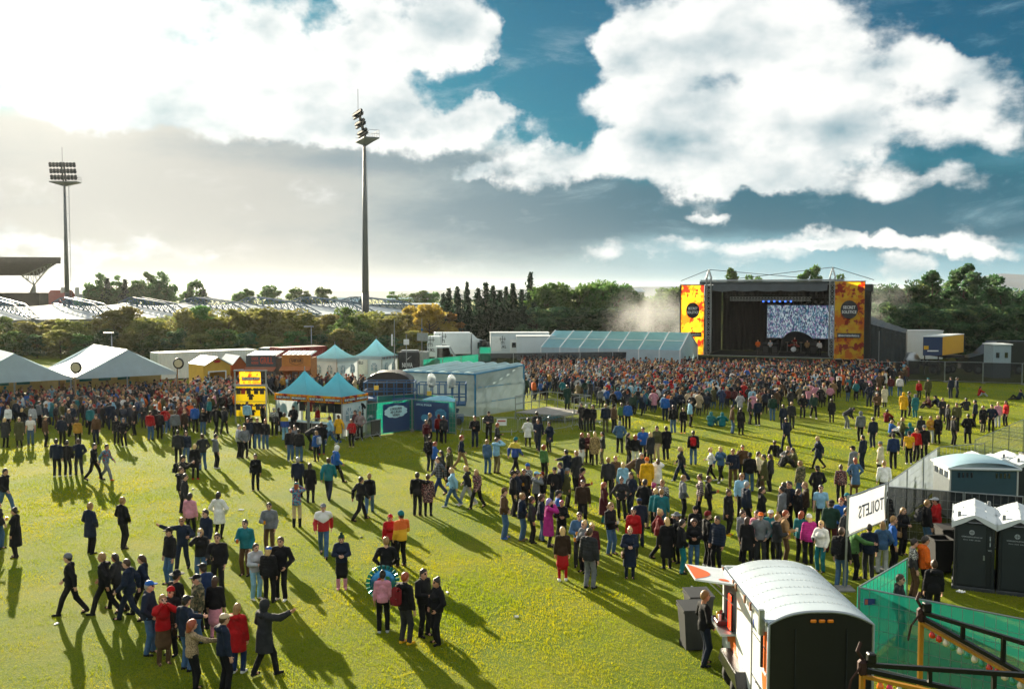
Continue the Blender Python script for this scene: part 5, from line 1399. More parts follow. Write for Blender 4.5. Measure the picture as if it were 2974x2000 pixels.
# black trailer with white lettering, antenna mast and panels
a = D(1157, 1022, 100); nv = thing('black_trailer', 'black trailer with white lettering beside the pennant tent', 'trailer', (a.x, 100, 0)); L = D(1218, 1022, 100).x - a.x
MB().box(L / 2, 1.1, (a.z + .4) / 2, L, 2.2, a.z - .4, bev=.05).build('body', mat('trailer_black', '2a2e32', .5, 0, .12, 1), nv)
sign_text('NOVA', 1, M_WHITE_LET, nv, (L * .42, -.03, a.z * .5), (1, 0, 0), L * .5, height=.5, bold=.02)
for k in range(3): MB().bar((L * (.35 + .06 * k), -.03, a.z * .68 + .12 * k), (L * (.5 + .06 * k), -.03, a.z * .76 + .12 * k), .07, .02).build('logo_stroke', M_WHITE_LET, nv)
wheel(nv, L * .45, .1, .35); wheel(nv, L * .65, .1, .35)
MB().box(L + .5, .4, 1.6, .9, 1.2, 2.4).build('entrance_frame', M_STEEL, nv); MB().box(L * .5, 1.1, a.z + .08, L * .8, 1.2, .16).build('roof_panel', M_STEEL, nv)
def mast_pole(px, pyt, Y, label, panels):
    p = D(px, pyt, Y); t = thing('antenna_mast', label, 'antenna', (p.x, Y, 0), 0, 'antenna masts')
    MB().tube([(0, 0, 0), (0, 0, p.z)], .06, 8, r2=.03).build('pole', M_STEEL, t)
    for a in (0, 2.1, 4.2): MB().tube([(0, 0, 1.2), (1.1 * math.cos(a), 1.1 * math.sin(a), 0)], .03, 6).build('tripod_leg', M_STEEL, t)
    for (x0, y0, x1, y1, m) in panels:
        q0 = D(x0, y0, Y - .15); q1 = D(x1, y1, Y - .15); MB().box((q0.x + q1.x) / 2 - p.x, -.15, (q0.z + q1.z) / 2, q1.x - q0.x, .12, q0.z - q1.z, bev=.03).build('panel', m, t)
        MB().bar((0, 0, (q0.z + q1.z) / 2), ((q0.x + q1.x) / 2 - p.x, -.1, (q0.z + q1.z) / 2), .05).build('bracket', M_STEEL, t)
mast_pole(1145, 925, 99, 'thin antenna mast with a narrow white aerial beside the pennant tent', [(1136, 970, 1141, 1004, M_WHITEP)])
mast_pole(1225, 925, 98, 'pole with a large grey panel in front of the lettered truck', [(1211, 967, 1243, 990, mat('panel_grey', '8f9698', .6)), (1223, 954, 1228, 960, M_BLUEF)])
mast_pole(1180, 970, 99, 'short pole with a small pale panel above the black trailer', [(1172, 985, 1188, 1001, M_WHITEP)])
def lf(px, py): return W(px, py, 0)
def LF(px, Y): p = D(px, 900, Y); return (p.x, Y)
fence('green_fence', [LF(1228, 96), LF(1390, 104)], 'bright green screened fence in front of the parked trucks', M_NETG, 2.3, wires=False)
fence('green_fence', [LF(1392, 112), LF(1426, 112)], 'short green screened fence left of the white production trailer', M_NETG, 2.6, wires=False)
fence('black_fence', [LF(1392, 105), LF(1780, 108), LF(1985, 107)], 'black screened fence behind the crowd from the green fence to the stage', M_NETB, 2.3, wires=False)
fence('black_fence', [LF(2640, 97), LF(2974, 93), LF(3200, 91)], 'black screened fence at the far right beyond the lawn', M_NETB, 2.1, wires=False)
fence('black_fence', [LF(2505, 103), LF(2640, 101)], 'black screened fence in front of the dark side tent', M_NETB, 1.6, wires=False)
# long white tent
r0 = D(1634, 967, 117); e0_ = W(1571, 1008, 2.6); e1_ = W(1975, 1017, 2.6); a = math.atan2(e1_.y - e0_.y, e1_.x - e0_.x); L = (e1_ - e0_).length
lt = thing('long_tent', 'long white ribbed tent left of the stage', 'tent', (e0_.x, e0_.y, 0), a)
nb = 7
for k in range(nb):
    for s in (0, 1):
        MB().grid(lambda u, v: (L * (k + u) / nb, (5.0 * v if s == 0 else 10 - 5.0 * v), 2.6 + 1.75 * v - .10 * math.sin(u * math.pi) * math.sin(v * math.pi)), 6, 6).build('roof_bay', M_TENTB, lt, True)
    for s in (0,): MB().box(L * (k + .5) / nb, 0.02, 1.3, L / nb - .06, .05, 2.6).build('side_panel', M_TENTW, lt)
for k in range(nb + 1):
    x = L * k / nb; MB().bar((x, -.02, 2.62), (x, 5, 4.38), .10).build('rafter', M_WHITEP, lt); MB().bar((x, 10.0, 2.62), (x, 5, 4.38), .10).build('rafter', M_WHITEP, lt); MB().bar((x, -.02, 0), (x, -.02, 2.6), .10).build('post', M_WHITEP, lt); MB().bar((x, 10, 0), (x, 10, 2.6), .10).build('post', M_WHITEP, lt)
MB().bar((0, 2.5, 3.52), (L, 2.5, 3.52), .07).build('purlin', M_WHITEP, lt)
for x in (0.02, L - .02): MB().poly([(x, 0, 0), (x, 10, 0), (x, 10, 2.6), (x, 5, 4.35), (x, 0, 2.6)]).build('gable', M_TENTW, lt)
# right of the stage
def simple_trailer(px0, pxc, px1, pyt, pyb, Y, m_end, m_side, label, dep=6):
    a = D(px0, pyt, Y); c = D(pxc, pyt, Y); zb = D(px0, pyb, Y).z; w = c.x - a.x; zt = a.z
    far_ = D(px1, pyt, Y + dep); t = thing('cargo_trailer', label, 'trailer', (a.x, Y, 0), 0)
    sh = far_.x - c.x
    MB().slab([(0, 0, zb), (w, 0, zb), (w, 0, zt), (0, 0, zt)], .06, (0, 1, 0)).build('rear_door', m_end, t)
    MB().slab([(w, .07, zb), (w + sh, dep, zb), (w + sh, dep, zt), (w, .07, zt)], .06, (-1, 0, 0)).build('side', m_side, t)
    MB().slab([(-.02, .02, zt), (w + .02, .02, zt), (w + sh + .02, dep, zt), (sh, dep, zt)], .10, (0, 0, 1)).build('roof', M_WHITEP, t)
    MB().slab([(0, .07, zb), (sh, dep, zb), (sh, dep, zt), (0, .07, zt)], .06, (1, 0, 0)).build('side', m_side, t)
    MB().slab([(sh, dep, zb), (w + sh, dep, zb), (w + sh, dep, zt), (sh, dep, zt)], .06, (0, -1, 0)).build('front_end', m_end, t)
    MB().box(w / 2 + sh / 2, dep / 2, zb - .15, w, dep * .9, .25).build('chassis', M_DARKMETAL, t)
    for y in (dep * .35, dep * .55):
        wheel(t, w * .9 + sh * y / dep, y, .45); wheel(t, w * .1 + sh * y / dep, y, .45)
    for x in (.3, w - .3): MB().box(x, .3, zb / 2, .1, .1, zb).build('support_leg', M_DARKMETAL, t)
    MB().box(w * .15, -.03, zt * .72, .5, .03, .4).build('marking', mat('mark_yellow', 'd0a01c', .6), t); MB().box(w * .5, -.03, zb + .5, 1.2, .03, .14).build('number_plate', M_WHITEP, t)
    return t
simple_trailer(2682, 2738, 2800, 978, 1032, 104, mat('trailer_navy', '16315a', .5, 0, .1), mat('trailer_yellow', 'd09a14', .5, 0, .08), 'cargo trailer with blue rear and yellow side right of the stage')
trailer_box(2632, 2740, 961, 116, .0, .9, 'white trailer half hidden behind the blue and yellow one', False)
p = D(2650, 985, 106); md = thing('cement_mixer', 'small grey machine with round drum beside the side tent', 'machine', (p.x, 106, 0)); MB().lathe([(.01, .5), (.7, .7), (.9, 1.5), (.5, 2.3), (.01, 2.4)], 14).build('drum', M_STEEL, md, True); MB().box(0, 0, .5, 1.2, 1.2, 1.0).build('frame', M_DARKMETAL, md)
p0 = D(2885, 1002, 100); p1 = D(2938, 1002, 100); kb = thing('ticket_cabin', 'pale grey site cabin with two small windows above the right fence', 'cabin', (p0.x, 100, 0)); w = p1.x - p0.x
MB().box(w / 2, 1, p0.z / 2, w, 2, p0.z, bev=.05).build('body', mat('cabin_grey', '8fa0a8', .6, 0, .1), kb)
for f in (.25, .72): MB().box(w * f, -.03, p0.z * .70, .32, .05, .55).build('window', M_GLASS, kb)
MB().box(w / 2, 1, p0.z + .06, w + .2, 2.2, .12).build('roof', M_WHITEP, kb)
p0 = D(2812, 990, 105); dt = thing('dark_truck', 'black flatbed vehicle with sloping cab behind the right fence', 'truck', (p0.x, 105, 0)); pr = [(0, .5), (7, .5), (7, 3.6), (3.2, 3.6), (1.6, 2.2), (.1, 1.8)]
MB().slab([(x, 0, z) for x, z in pr], 2.4, (0, 1, 0)).build('body', mat('truck_black', '1c2226', .3, .2, .15), dt)
for x in (1.2, 5.6): wheel(dt, x, .1, .5); wheel(dt, x, 2.3, .5)
MB().slab([(1.9, -.02, 2.3), (3.0, -.02, 2.3), (3.3, -.02, 3.3), (2.9, -.02, 3.3)], .02, (0, -1, 0)).build('side_window', M_GLASS, dt)

# ------------------------------------------------------------------ food trailer in the foreground
M_TRW = mat('trailer_white', 'd4d9da', .35, .05, .05, .7, .05, 3, dirt=.15)
M_TRR = mat('trailer_roof', 'b8c4ca', .38, .15, .08, .9, .25, 1.6, dirt=.22)
M_TRB = mat('trailer_rear_black', '0e1012', .45, 0, .2, 1.5, .1, 4)
M_ORG = mat('graphic_orange', 'd8601a', .45, 0, .05)
ra = W(2230, 1803, 2.5); Y0 = ra.y; X0 = ra.x; TW = W(2540, 1803, 2.5).x - X0
Y1 = W(2098, 1636, 2.5).y; TL = Y1 - Y0
ft = thing('food_trailer', 'white food trailer with curved roof, black rear and orange splashes', 'food trailer', (X0, Y0, 0))
H0, HS, HR = .55, 2.45, 2.72
def roofz(f): return HS + (HR - HS) * (1 - abs(2 * f - 1) ** 2.6)
def nose(y):  # front rounding of plan
    return 0 if y < TL - .5 else ((y - (TL - .5)) / .5) ** 2 * .22
MB().grid(lambda u, v: (TW * u, TL * v * 1.0, roofz(u) - (.35 * max(0, (v - .88) / .12) ** 2)), 24, 28).build('roof', M_TRR, ft, True)
# riveted roof bows
for k in range(1, 8):
    y = TL * k / 8
    mb = MB(); mb.grid(lambda u, v: (TW * (.02 + .96 * u), y - .008 + .016 * v, roofz(.02 + .96 * u) + .004), 24, 1); bow = mb.build('roof_seam', M_TRR, ft, True)
    rv = MB()
    for j in range(1, 22): f = j / 22; rv.box(TW * f, y, roofz(f) + .008, .014, .014, .010)
    rv.build('rivets', M_STEEL, bow)
# left side wall with serving hatch opening (outer face x = 0)
hy0, hy1, hz0, hz1 = TL * .66, TL * .97, 1.25, 2.28
def wall(y0, y1, z0, z1, x, nm='side_panel', m=M_TRW): return MB().box(x, (y0 + y1) / 2, (z0 + z1) / 2, .05, y1 - y0, z1 - z0).build(nm, m, ft)
wall(0.0, TL * .30 - .004, H0, HS, .025); wall(TL * .30, hy0, H0, HS, .025); wall(hy0, hy1, H0, hz0, .0255); wall(hy0, hy1, hz1, HS, .0255); wall(hy1, TL, H0, HS, .025)
wall(0, TL, H0, HS, TW - .025)
MB().box(TW / 2, TL, (H0 + HS) / 2, TW - .1, .06, HS - H0).build('front_wall', M_TRW, ft)
MB().box(TW / 2, .16, (H0 + HS) / 2 , TW - .1, .04, HS - H0).build('inner_bulkhead', M_BLKD, ft)
MB().box(TW / 2, TL / 2, H0 - .04, TW, TL, .1).build('floor', M_DARKMETAL, ft)
# rear face: black, arched top, rim
pts = [(0.02, -.012, H0), (TW - .02, -.012, H0)] + [(TW * (1 - f), -.012, roofz(1 - f) - .03) for f in [.012 + .976 * k / 24 for k in range(25)]]
MB().slab(pts, .05, (0, 1, 0)).build('rear_door', M_TRB, ft)
rim = MB(); rim.tube([(x, -.01, z) for x, y, z in pts[1:]] + [(pts[0][0], -.01, H0)], .03, 6, False); rim.build('rear_rim', mat('rim_grey', '9aa0a6', .35, .6, .1), ft, True)
for x in (TW * .42, TW * .5, TW * .58): MB().box(x, -.05, roofz(.5) - .20, .12, .04, .065, bev=.015).build('marker_light', mat('amber_lens', 'd87a1a', .25, 0, .05), ft)
for x in (TW * .26, TW * .74): MB().bar((x, -.04, H0 + .1), (x, -.04, HS - .1), .02).build('door_seam', M_DARKMETAL, ft)
# trims and hinges on the left wall
MB().bar((-.02, 0, HS - .01), (-.02, TL, HS - .01), .04, .06).build('gutter', M_STEEL, ft)
for y in (TL * .30, TL * .42, TL * .62, hy0 + .1, hy1 - .1): MB().box(-.045, y, HS - .05, .04, .08, .16).build('hinge', mat('hinge_rust', '8a6248', .6, .3, .2), ft)
for z in (1.0, 1.9): MB().bar((-.012, TL * .02, z), (-.012, TL * .30, z), .012).build('door_seam', M_DARKMETAL, ft)
MB().bar((-.012, TL * .30, H0), (-.012, TL * .30, HS - .1), .015).build('door_seam', M_DARKMETAL, ft)
MB().bar((-.05, TL * .06, 1.5), (-.05, TL * .06, 2.45), .05, .05).build('grab_rail', M_DARKMETAL, ft); MB().box(-.06, TL * .06, 2.4, .1, .1, .5).build('corner_bracket', M_STEEL, ft)
# orange splash graphics on the wall
def splash(pts, y=.0): return MB().poly([(-.004, a, b) for a, b in pts]).build('orange_splash', M_ORG, ft)
splash([(.04, 2.28), (.04, 1.2), (.10, .98), (.2, .92), (.32, 1.05), (.40, 1.35), (.42, 1.75), (.38, 2.05), (.28, 2.2), (.16, 2.24)])
wv = [(hy0 + .02, hz0 - .02)] + [(hy0 - .5 + (hy1 - hy0 + .5) * k / 30, hz0 - .22 - .20 * math.sin(k * .55) ** 2 - .10 * math.sin(k * .21)) for k in range(31)] + [(hy1 - .02, hz0 - .02)]
splash([(hy1, hz0 - .03), (hy1, hz0 - .25), (hy1 - .3, hz0 - .18), (hy1 - .5, hz0 - .4), (hy1 - .7, hz0 - .32), (hy1 - .85, hz0 - .62), (hy0 + .18, hz0 - .36), (hy0, hz0 - .8), (hy0 - .12, hz0 - .86), (hy0 - .22, hz0 - .6), (hy0 - .32, hz0 - .1), (hy0 - .20, hz0 - .42), (hy0 - .08, hz0 - .3), (hy0, hz0 - .03)])
MB().poly([(-.004, .9 + .09 * math.cos(k * .52), 1.2 + .14 * math.sin(k * .52)) for k in range(12)]).build('blue_logo', mat('logo_blue', '2a3f9a', .5), ft) if False else None
MB().poly([(-.004, TL * .27 + .05 * math.cos(k * .52), 2.08 + .10 * math.sin(k * .52)) for k in range(12)]).build('blue_logo', mat('logo_blue', '2a3f9a', .5), ft)
sign_text('vöfflur', 1, M_WHITE_LET, ft, (-.01, .24, 1.42), (0, -1, 0), .42, bold=.01)
sign_text('gamlar uppskriftir', 1, M_DARK_LET, ft, (-.012, .55, .98), (0, -1, 0), .6)
sign_text('Candís ehf', 1, M_DARK_LET, ft, (-.012, .45, .72), (0, -1, 0), .62, bold=.01)
# awning flap over the hatch
aw = MB(); aw.slab([(-.03, hy0, hz1 + .10), (-.03, hy1, hz1 + .10), (-.92, hy1 - .02, hz1 + .22), (-.92, hy0 + .02, hz1 + .22)], .04, (0, 0, 1)); awo = aw.build('awning_flap', M_TRW, ft)
zf = lambda x: hz1 + .142 + (-.03 - x) / .89 * .12 + .004
MB().poly([(-.90, hy0 + .04, zf(-.90)), (-.90, hy1 - .05, zf(-.90))][::-1] + [(-.90 + .46 * math.sin(k * math.pi / 10), hy1 - .05 - (hy1 - hy0 - .09) * k / 10, zf(-.90 + .46 * math.sin(k * math.pi / 10))) for k in range(1, 10)][::-1][::-1]).build('orange_patch', M_ORG, awo) if False else None
pts = [(-.90, hy1 - .05)] + [(-.90 + .44 * math.sin(k * math.pi / 12), hy1 - .05 - (hy1 - hy0 - .09) * k / 12) for k in range(1, 12)] + [(-.90, hy0 + .04)]
MB().poly([(x, y, zf(x)) for x, y in pts]).build('orange_patch', M_ORG, awo)
MB().poly([(-.22 + .13 * math.cos(k * .45), hy0 + .22 + .09 * math.sin(k * .45), zf(-.22 + .13 * math.cos(k * .45))) for k in range(14)]).build('orange_patch', M_ORG, awo)
for y in (hy0 + .05, hy1 - .05): MB().tube([(-.04, y, hz1 - .35), (-.6, y, hz1 + .17)], .015, 6).build('strut', M_STEEL, awo)
# counter shelf, OPEN sign, goods
MB().box(-.16, (hy0 + hy1) / 2, hz0 + .02, .36, hy1 - hy0, .05).build('counter', M_STEEL, ft)
os_ = thing('open_sign', 'red neon sign reading OPEN, upright in the trailer hatch', 'sign', (X0 - .06, Y0 + hy0 + .22, hz0 + .06))
MB().box(0, 0, .42, .05, .24, .84).build('backing', mat('sign_dark', '1a0c0a', .6), os_)
M_NEON = mat('neon_red', 'ff3a1a', .4, 0, 0, emit=1.6)
me = text_mesh('OPEN', 1, .01, .0).copy(); me.materials.clear(); me.materials.append(M_NEON)
me.transform(Matrix.Rotation(-math.pi / 2, 4, 'Z')); xs = [v.co.x for v in me.vertices]; ys = [v.co.y for v in me.vertices]
kx, ky = .13 / (max(xs) - min(xs)), .66 / (max(ys) - min(ys))
for v in me.vertices: v.co = Vector((-.032, -v.co.x * kx, v.co.y * ky))
link('lettering', me, os_, (0, 0, .42))
fr = MB()
for a, b in (((-.035, -.10, .04), (-.035, .10, .04)), ((-.035, -.10, .80), (-.035, .10, .80)), ((-.035, -.10, .04), (-.035, -.10, .80)), ((-.035, .10, .04), (-.035, .10, .80))): fr.bar(a, b, .014)
fr.build('neon_frame', M_NEON, os_)
gd = thing('serving_tray', 'dark red tray of goods on the trailer counter', 'tray', (X0 - .18, Y0 + hy0 + .75, hz0 + .045))
MB().box(0, 0, .05, .26, .5, .1, bev=.02).build('tray', mat('tray_maroon', '4a1c1c', .5), gd)
for k in range(4): MB().lathe([(.035, .1), (.04, .24), (.01, .25)], 10, Matrix.Translation((-.05 + .1 * (k % 2), -.15 + .1 * k, 0))).build('bottle', (M_WHITEP, M_RUBBER, mat('sauce_yellow', 'c9a020', .4), mat('sauce_red', 'a02018', .4))[k], gd, True)
# wheels and fender
for y in (TL * .50, TL * .70):
    wheel(ft, .10, y, .35, .22); wheel(ft, TW - .10, y, .35, .22)
fy0, fy1 = TL * .37, TL * .83
fdr = MB(); pr = [(fy0, .50), (fy0 + .22, .78), (fy1 - .22, .78), (fy1, .50)]
for a, b in zip(pr[:-1], pr[1:]): fdr.slab([(-.22, a[0], a[1]), (.02, a[0], a[1]), (.02, b[0], b[1]), (-.22, b[0], b[1])], .03, (0, 0, 1))
fdr.slab([(-.22, y, z) for y, z in pr], .02, (-1, 0, 0)); fdr.build('fender', mat('fender_chrome', '3a3a3c', .25, .8, .1), ft)
MB().bar((TW / 2 - .5, TL, H0), (TW / 2, TL + 1.4, H0), .1).build('drawbar', M_DARKMETAL, ft); MB().bar((TW / 2 + .5, TL, H0), (TW / 2, TL + 1.4, H0), .1).build('drawbar', M_DARKMETAL, ft); MB().tube([(TW / 2, TL + 1.3, 0), (TW / 2, TL + 1.3, .7)], .04, 8).build('jockey_wheel', M_STEEL, ft)

def wheelie_bin(p, yaw, label, m=M_RUBBER, h=1.05, open_=False):
    t = thing('wheeled_bin', label, 'bin', p, yaw, 'wheeled bins')
    mb = MB(); b0, b1 = .24, .31
    A = [(-b0, -b0, .08), (b0, -b0, .08), (b0, b0, .08), (-b0, b0, .08)]; B = [(-b1, -b1, h), (b1, -b1, h), (b1, b1 + .05, h), (-b1, b1 + .05, h)]
    mb.poly(A[::-1])
    for i in range(4): j = (i + 1) % 4; mb.quad(A[i], A[j], B[j], B[i])
    mb.build('body', m, t)
    rm = MB()
    for i in range(4): j = (i + 1) % 4; rm.bar(B[i], B[j], .05, .05)
    rm.build('rim', m, t)
    if open_: MB().slab([(-b1, b1 + .08, h + .02), (b1, b1 + .08, h + .02), (b1, b1 + .25, h - .55), (-b1, b1 + .25, h - .55)], .03).build('lid', m, t); MB().box(0, 0, h - .12, b1 * 1.9, b1 * 1.9, .04).build('liner', mat('bin_liner', '2a2c30', .4, 0, .3, 5, .8, 12), t)
    else: MB().slab([(-b1 - .02, -b1 - .04, h + .02), (b1 + .02, -b1 - .04, h + .02), (b1 + .02, b1 + .08, h + .06), (-b1 - .02, b1 + .08, h + .06)], .04).build('lid', m, t)
    for x in (-.22, .22): MB().lathe([(.01, -.03), (.10, -.03), (.10, .03), (.01, .03)], 12, Matrix.Translation((x, .27, .10)) @ Matrix.Rotation(math.pi / 2, 4, 'Y')).build('wheel', M_RUBBER, t)
    return t
M_BING = mat('bin_dark_grey', '26282a', .6, 0, .15, 3)
wheelie_bin(W(2012, 1885, 0), .1, 'dark grey wheeled bin nearest the leaning man by the trailer', M_BING)
wheelie_bin(W(2028, 1842, 0), .1, 'dark grey wheeled bin behind the first one by the trailer', M_BING)
wheelie_bin(W(2730, 1662, 0), .0, 'black open wheeled bin left of the near toilet cabins', M_RUBBER, 1.1, True)
wheelie_bin(W(2752, 1630, 0), .0, 'black closed wheeled bin behind the open one by the toilets', M_RUBBER, 1.1)

# ------------------------------------------------------------------ toilets sign seen from behind
b1_ = W(2453, 1714, 0); b2_ = W(2565, 1657, 0)
ts = thing('toilets_sign', 'white banner on two poles, its lettering TOILETS mirrored from behind', 'sign', (b1_.x, b1_.y, 0))
d_ = b2_ - b1_; L = d_.length; d_.normalize()
z1a, z1b = D(2467, 1443, b1_.y).z, D(2461, 1556, b1_.y).z
MB().tube([(0, 0, 0), (.06, 0, z1a + .05)], .035, 8).build('pole', M_STEEL, ts); MB().tube([d_ * L, d_ * L + Vector((.03, 0, z1a + .05))], .035, 8).build('pole', M_STEEL, ts)
for z in (z1a, z1b): MB().tube([Vector((.05, 0, z)) - d_ * .08, Vector((.04, 0, z)) + d_ * (L + .08)], .028, 8).build('cross_rail', M_STEEL, ts)
MB().grid(lambda u, v: Vector((.04, 0, 0)) + d_ * (.10 + (L - .16) * u) + Vector((-d_.y, d_.x, 0)) * (.03 * math.sin(u * 6 + v * 3)) + Vector((0, 0, z1b + .03 + (z1a - z1b - .06) * v)), 14, 6).build('banner', mat('banner_white', 'd8dade', .6, 0, .05, 1, .1, 3, transl=.3), ts, True)
sign_text('TOILETS', 1, mat('lettering_slate', '5a6472', .6), ts, Vector((.04, 0, (z1a + z1b) / 2)) + d_ * (L * .56) - Vector((-d_.y, d_.x, 0)) * .06, d_, L * .66, height=(z1a - z1b) * .34, bold=.01, mirror=True)
for p_ in (Vector((0, 0, 0)), d_ * L): MB().box(p_.x, p_.y, .05, .5, .5, .1, bev=.02).build('foot_block', M_BLOCK, ts)

# ------------------------------------------------------------------ fences round the toilets
fence('white_fence', [W(2580, 1400, 2.0), W(2725, 1298, 2.0)], 'white screened fence running back behind the toilets sign', M_NETW, 2.0)
fence('black_fence', [W(2578, 1411, 2.0), W(2800, 1428, 2.0), W(2974, 1440, 2.0), W(3200, 1456, 2.0)], 'black screened fence in front of the white roofed toilets', M_NETB, 2.0)
gA, gB, gC = W(2493, 1702, 2.0), W(2637, 1618, 2.0), W(3000, 1800, 2.0)
fence('green_fence', [gA, gB], 'green screened fence panel leading back from the trailer corner', M_NETG, 2.0)
gD = gA + (gC - gA) * 1.4
fence('green_fence', [gA, gC, gD], 'long green screened fence in the lower right corner', M_NETG, 2.0)
fence('wire_fence', [W(2727, 1297, 2.0), W(2862, 1285, 2.0)], 'bare wire fence behind the white roofed toilets', None, 2.0)
fence('wire_fence', [W(2832, 1276, 2.0), W(2974, 1216, 2.0), W(3080, 1185, 2.0)], 'bare wire fence on the far right lawn', None, 2.0)
# small sign plate on the green fence
pf = W(2524, 1744, 1.7); pt = thing('fence_plate', 'small blue plate on the green fence by the trailer', 'sign', (pf.x, pf.y - .06, 1.62)); MB().box(0, 0, .08, .28, .015, .15).build('plate', mat('plate_blue', '1f3f74', .5), pt); MB().box(-.09, -.012, .08, .07, .01, .12).build('emblem', mat('plate_red', 'a85a4a', .5), pt)

# ------------------------------------------------------------------ toilet cabins
M_CABIN = mat('cabin_dark', '1d2428', .45, 0, .15, 1.5, .1, 5)
M_CROOF = mat('cabin_roof', 'c6cccd', .4, 0, .08, 1.2, .1, 4)
def toilet(p, yaw, label, mark=True):
    t = thing('toilet_cabin', label, 'toilet cabin', p, yaw, 'portable toilets')
    w, d, h = 1.12, 1.15, 2.08
    for (x, y, sx, sy, nm) in ((.03, d / 2, .05, d, 'side_wall'), (w - .03, d / 2, .05, d, 'side_wall'), (w / 2, d - .03, w - .12, .05, 'back_wall')): MB().box(x, y, .12 + (h - .12) / 2, sx, sy, h - .12).build(nm, M_CABIN, t)
    MB().box(w / 2, .03, .12 + (h - .12) / 2, w - .12, .05, h - .12).build('front_frame', M_CABIN, t)
    dr = MB().box(w * .44, -.015, 1.10, w * .70, .04, 1.86, bev=.012).build('door', mat('cabin_door', '232b2f', .45, 0, .15, 1.5), t)
    MB().box(w * .74, -.05, 1.05, .05, .03, .14).build('handle', M_STEEL, dr)
    for x in (.06, w - .06): MB().box(x, -.01, 1.08, .10, .06, 1.95, bev=.02).build('corner_post', M_CABIN, t)
    MB().box(w / 2, d / 2, .06, w + .06, d + .1, .13, bev=.02).build('base_skid', mat('cabin_base', '33383a', .7), t)
    # roof: low gable with flared front lip
    rf = MB()
    def rz(u): return h + .02 + .26 * (1 - abs(2 * u - 1) ** 1.3)
    rf.grid(lambda u, v: (-.06 + (w + .12) * u, -.10 + (d + .18) * v, rz(u) - .05 * (2 * v - 1) ** 2), 14, 8); rf.build('roof', M_CROOF, t)
    lip = MB(); lip.grid(lambda u, v: (-.06 + (w + .12) * u, -.105, rz(u) - .05 - .16 * v * (.55 + .45 * min(1, abs(2 * u - 1) * 2.2))), 14, 2); lip.grid(lambda u, v: (-.062 + (w + .124) * v, -.10 + (d + .18) * u, h + .0 - .14 * (1 - v) * 0 - .0), 1, 1); lip.build('roof_lip', M_CROOF, t)
    for s in (0, 1): MB().box(-.055 + (w + .11) * s, d / 2 - .01, h - .045, .02, d + .17, .15).build('roof_edge', M_CROOF, t)
    for x in (w * .22, w * .5, w * .78): MB().box(x, d / 2, rz(x / w) + .0, .05, d * .86, .02, bev=.008).build('roof_rib', M_CROOF, t)
    MB().lathe([(.05, h + .04), (.05, h + .24), (.045, h + .25), (.01, h + .245)], 10, Matrix.Translation((.14, .22, 0))).build('vent_pipe', mat('vent_grey', '6a7072', .5), t, True)
    if mark:
        lg = MB().lathe([(.01, 0), (.075, 0), (.075, .008)], 16, Matrix.Translation((w * .44, -.04, 1.78)) @ Matrix.Rotation(math.pi / 2, 4, 'X')).build('emblem', mat('emblem_grey', 'a8b2b4', .5), t)
        MB().bar((w * .44 - .06, -.052, 1.78), (w * .44 + .06, -.052, 1.78), .02, .012).build('emblem_cross', M_CABIN, t); MB().bar((w * .44, -.052, 1.72), (w * .44, -.052, 1.84), .02, .012).build('emblem_cross', M_CABIN, t)
        sign_text('GÁMAÞJÓNUSTAN HF', 1, mat('emblem_grey'), t, (w * .44, -.042, 1.64), (1, 0, 0), .56, height=.055, bold=.01)
        sign_text('Sími 535 2500', 1, mat('emblem_grey'), t, (w * .44, -.042, 1.55), (1, 0, 0), .46, height=.03)
        sign_text('WC', 1, mat('emblem_grey'), t, (w * .88, -.042, 1.28), (1, 0, 0), .11, bold=.01)
        for z in (1.62, 1.45): MB().box(w * .88, -.045, z, .03, .008, .09).build('pictogram', mat('emblem_grey'), t); MB().lathe([(.01, 0), (.02, 0)], 8, Matrix.Translation((w * .88, -.047, z + .07)) @ Matrix.Rotation(math.pi / 2, 4, 'X')).build('pictogram', mat('emblem_grey'), t)
    return t
tn = W(2766, 1709, 0); ty = -.44
dx_ = Vector((math.cos(ty), math.sin(ty), 0)); dy_ = Vector((-math.sin(ty), math.cos(ty), 0))
toilet(tn, ty, 'dark portable toilet with white roof and WC sign, nearest and leftmost')
toilet(tn + dx_ * 1.20, ty, 'dark portable toilet with white roof, right beside the nearest one')
toilet(tn + dx_ * 2.40, ty, 'dark portable toilet with white roof, third in the near row and cut by the edge')
for k in range(3): toilet(tn + dx_ * (1.20 * k + 1.12) + dy_ * 2.36, ty + math.pi, 'portable toilet with white roof, %s from the left in the rear row' % ORD[k], False)
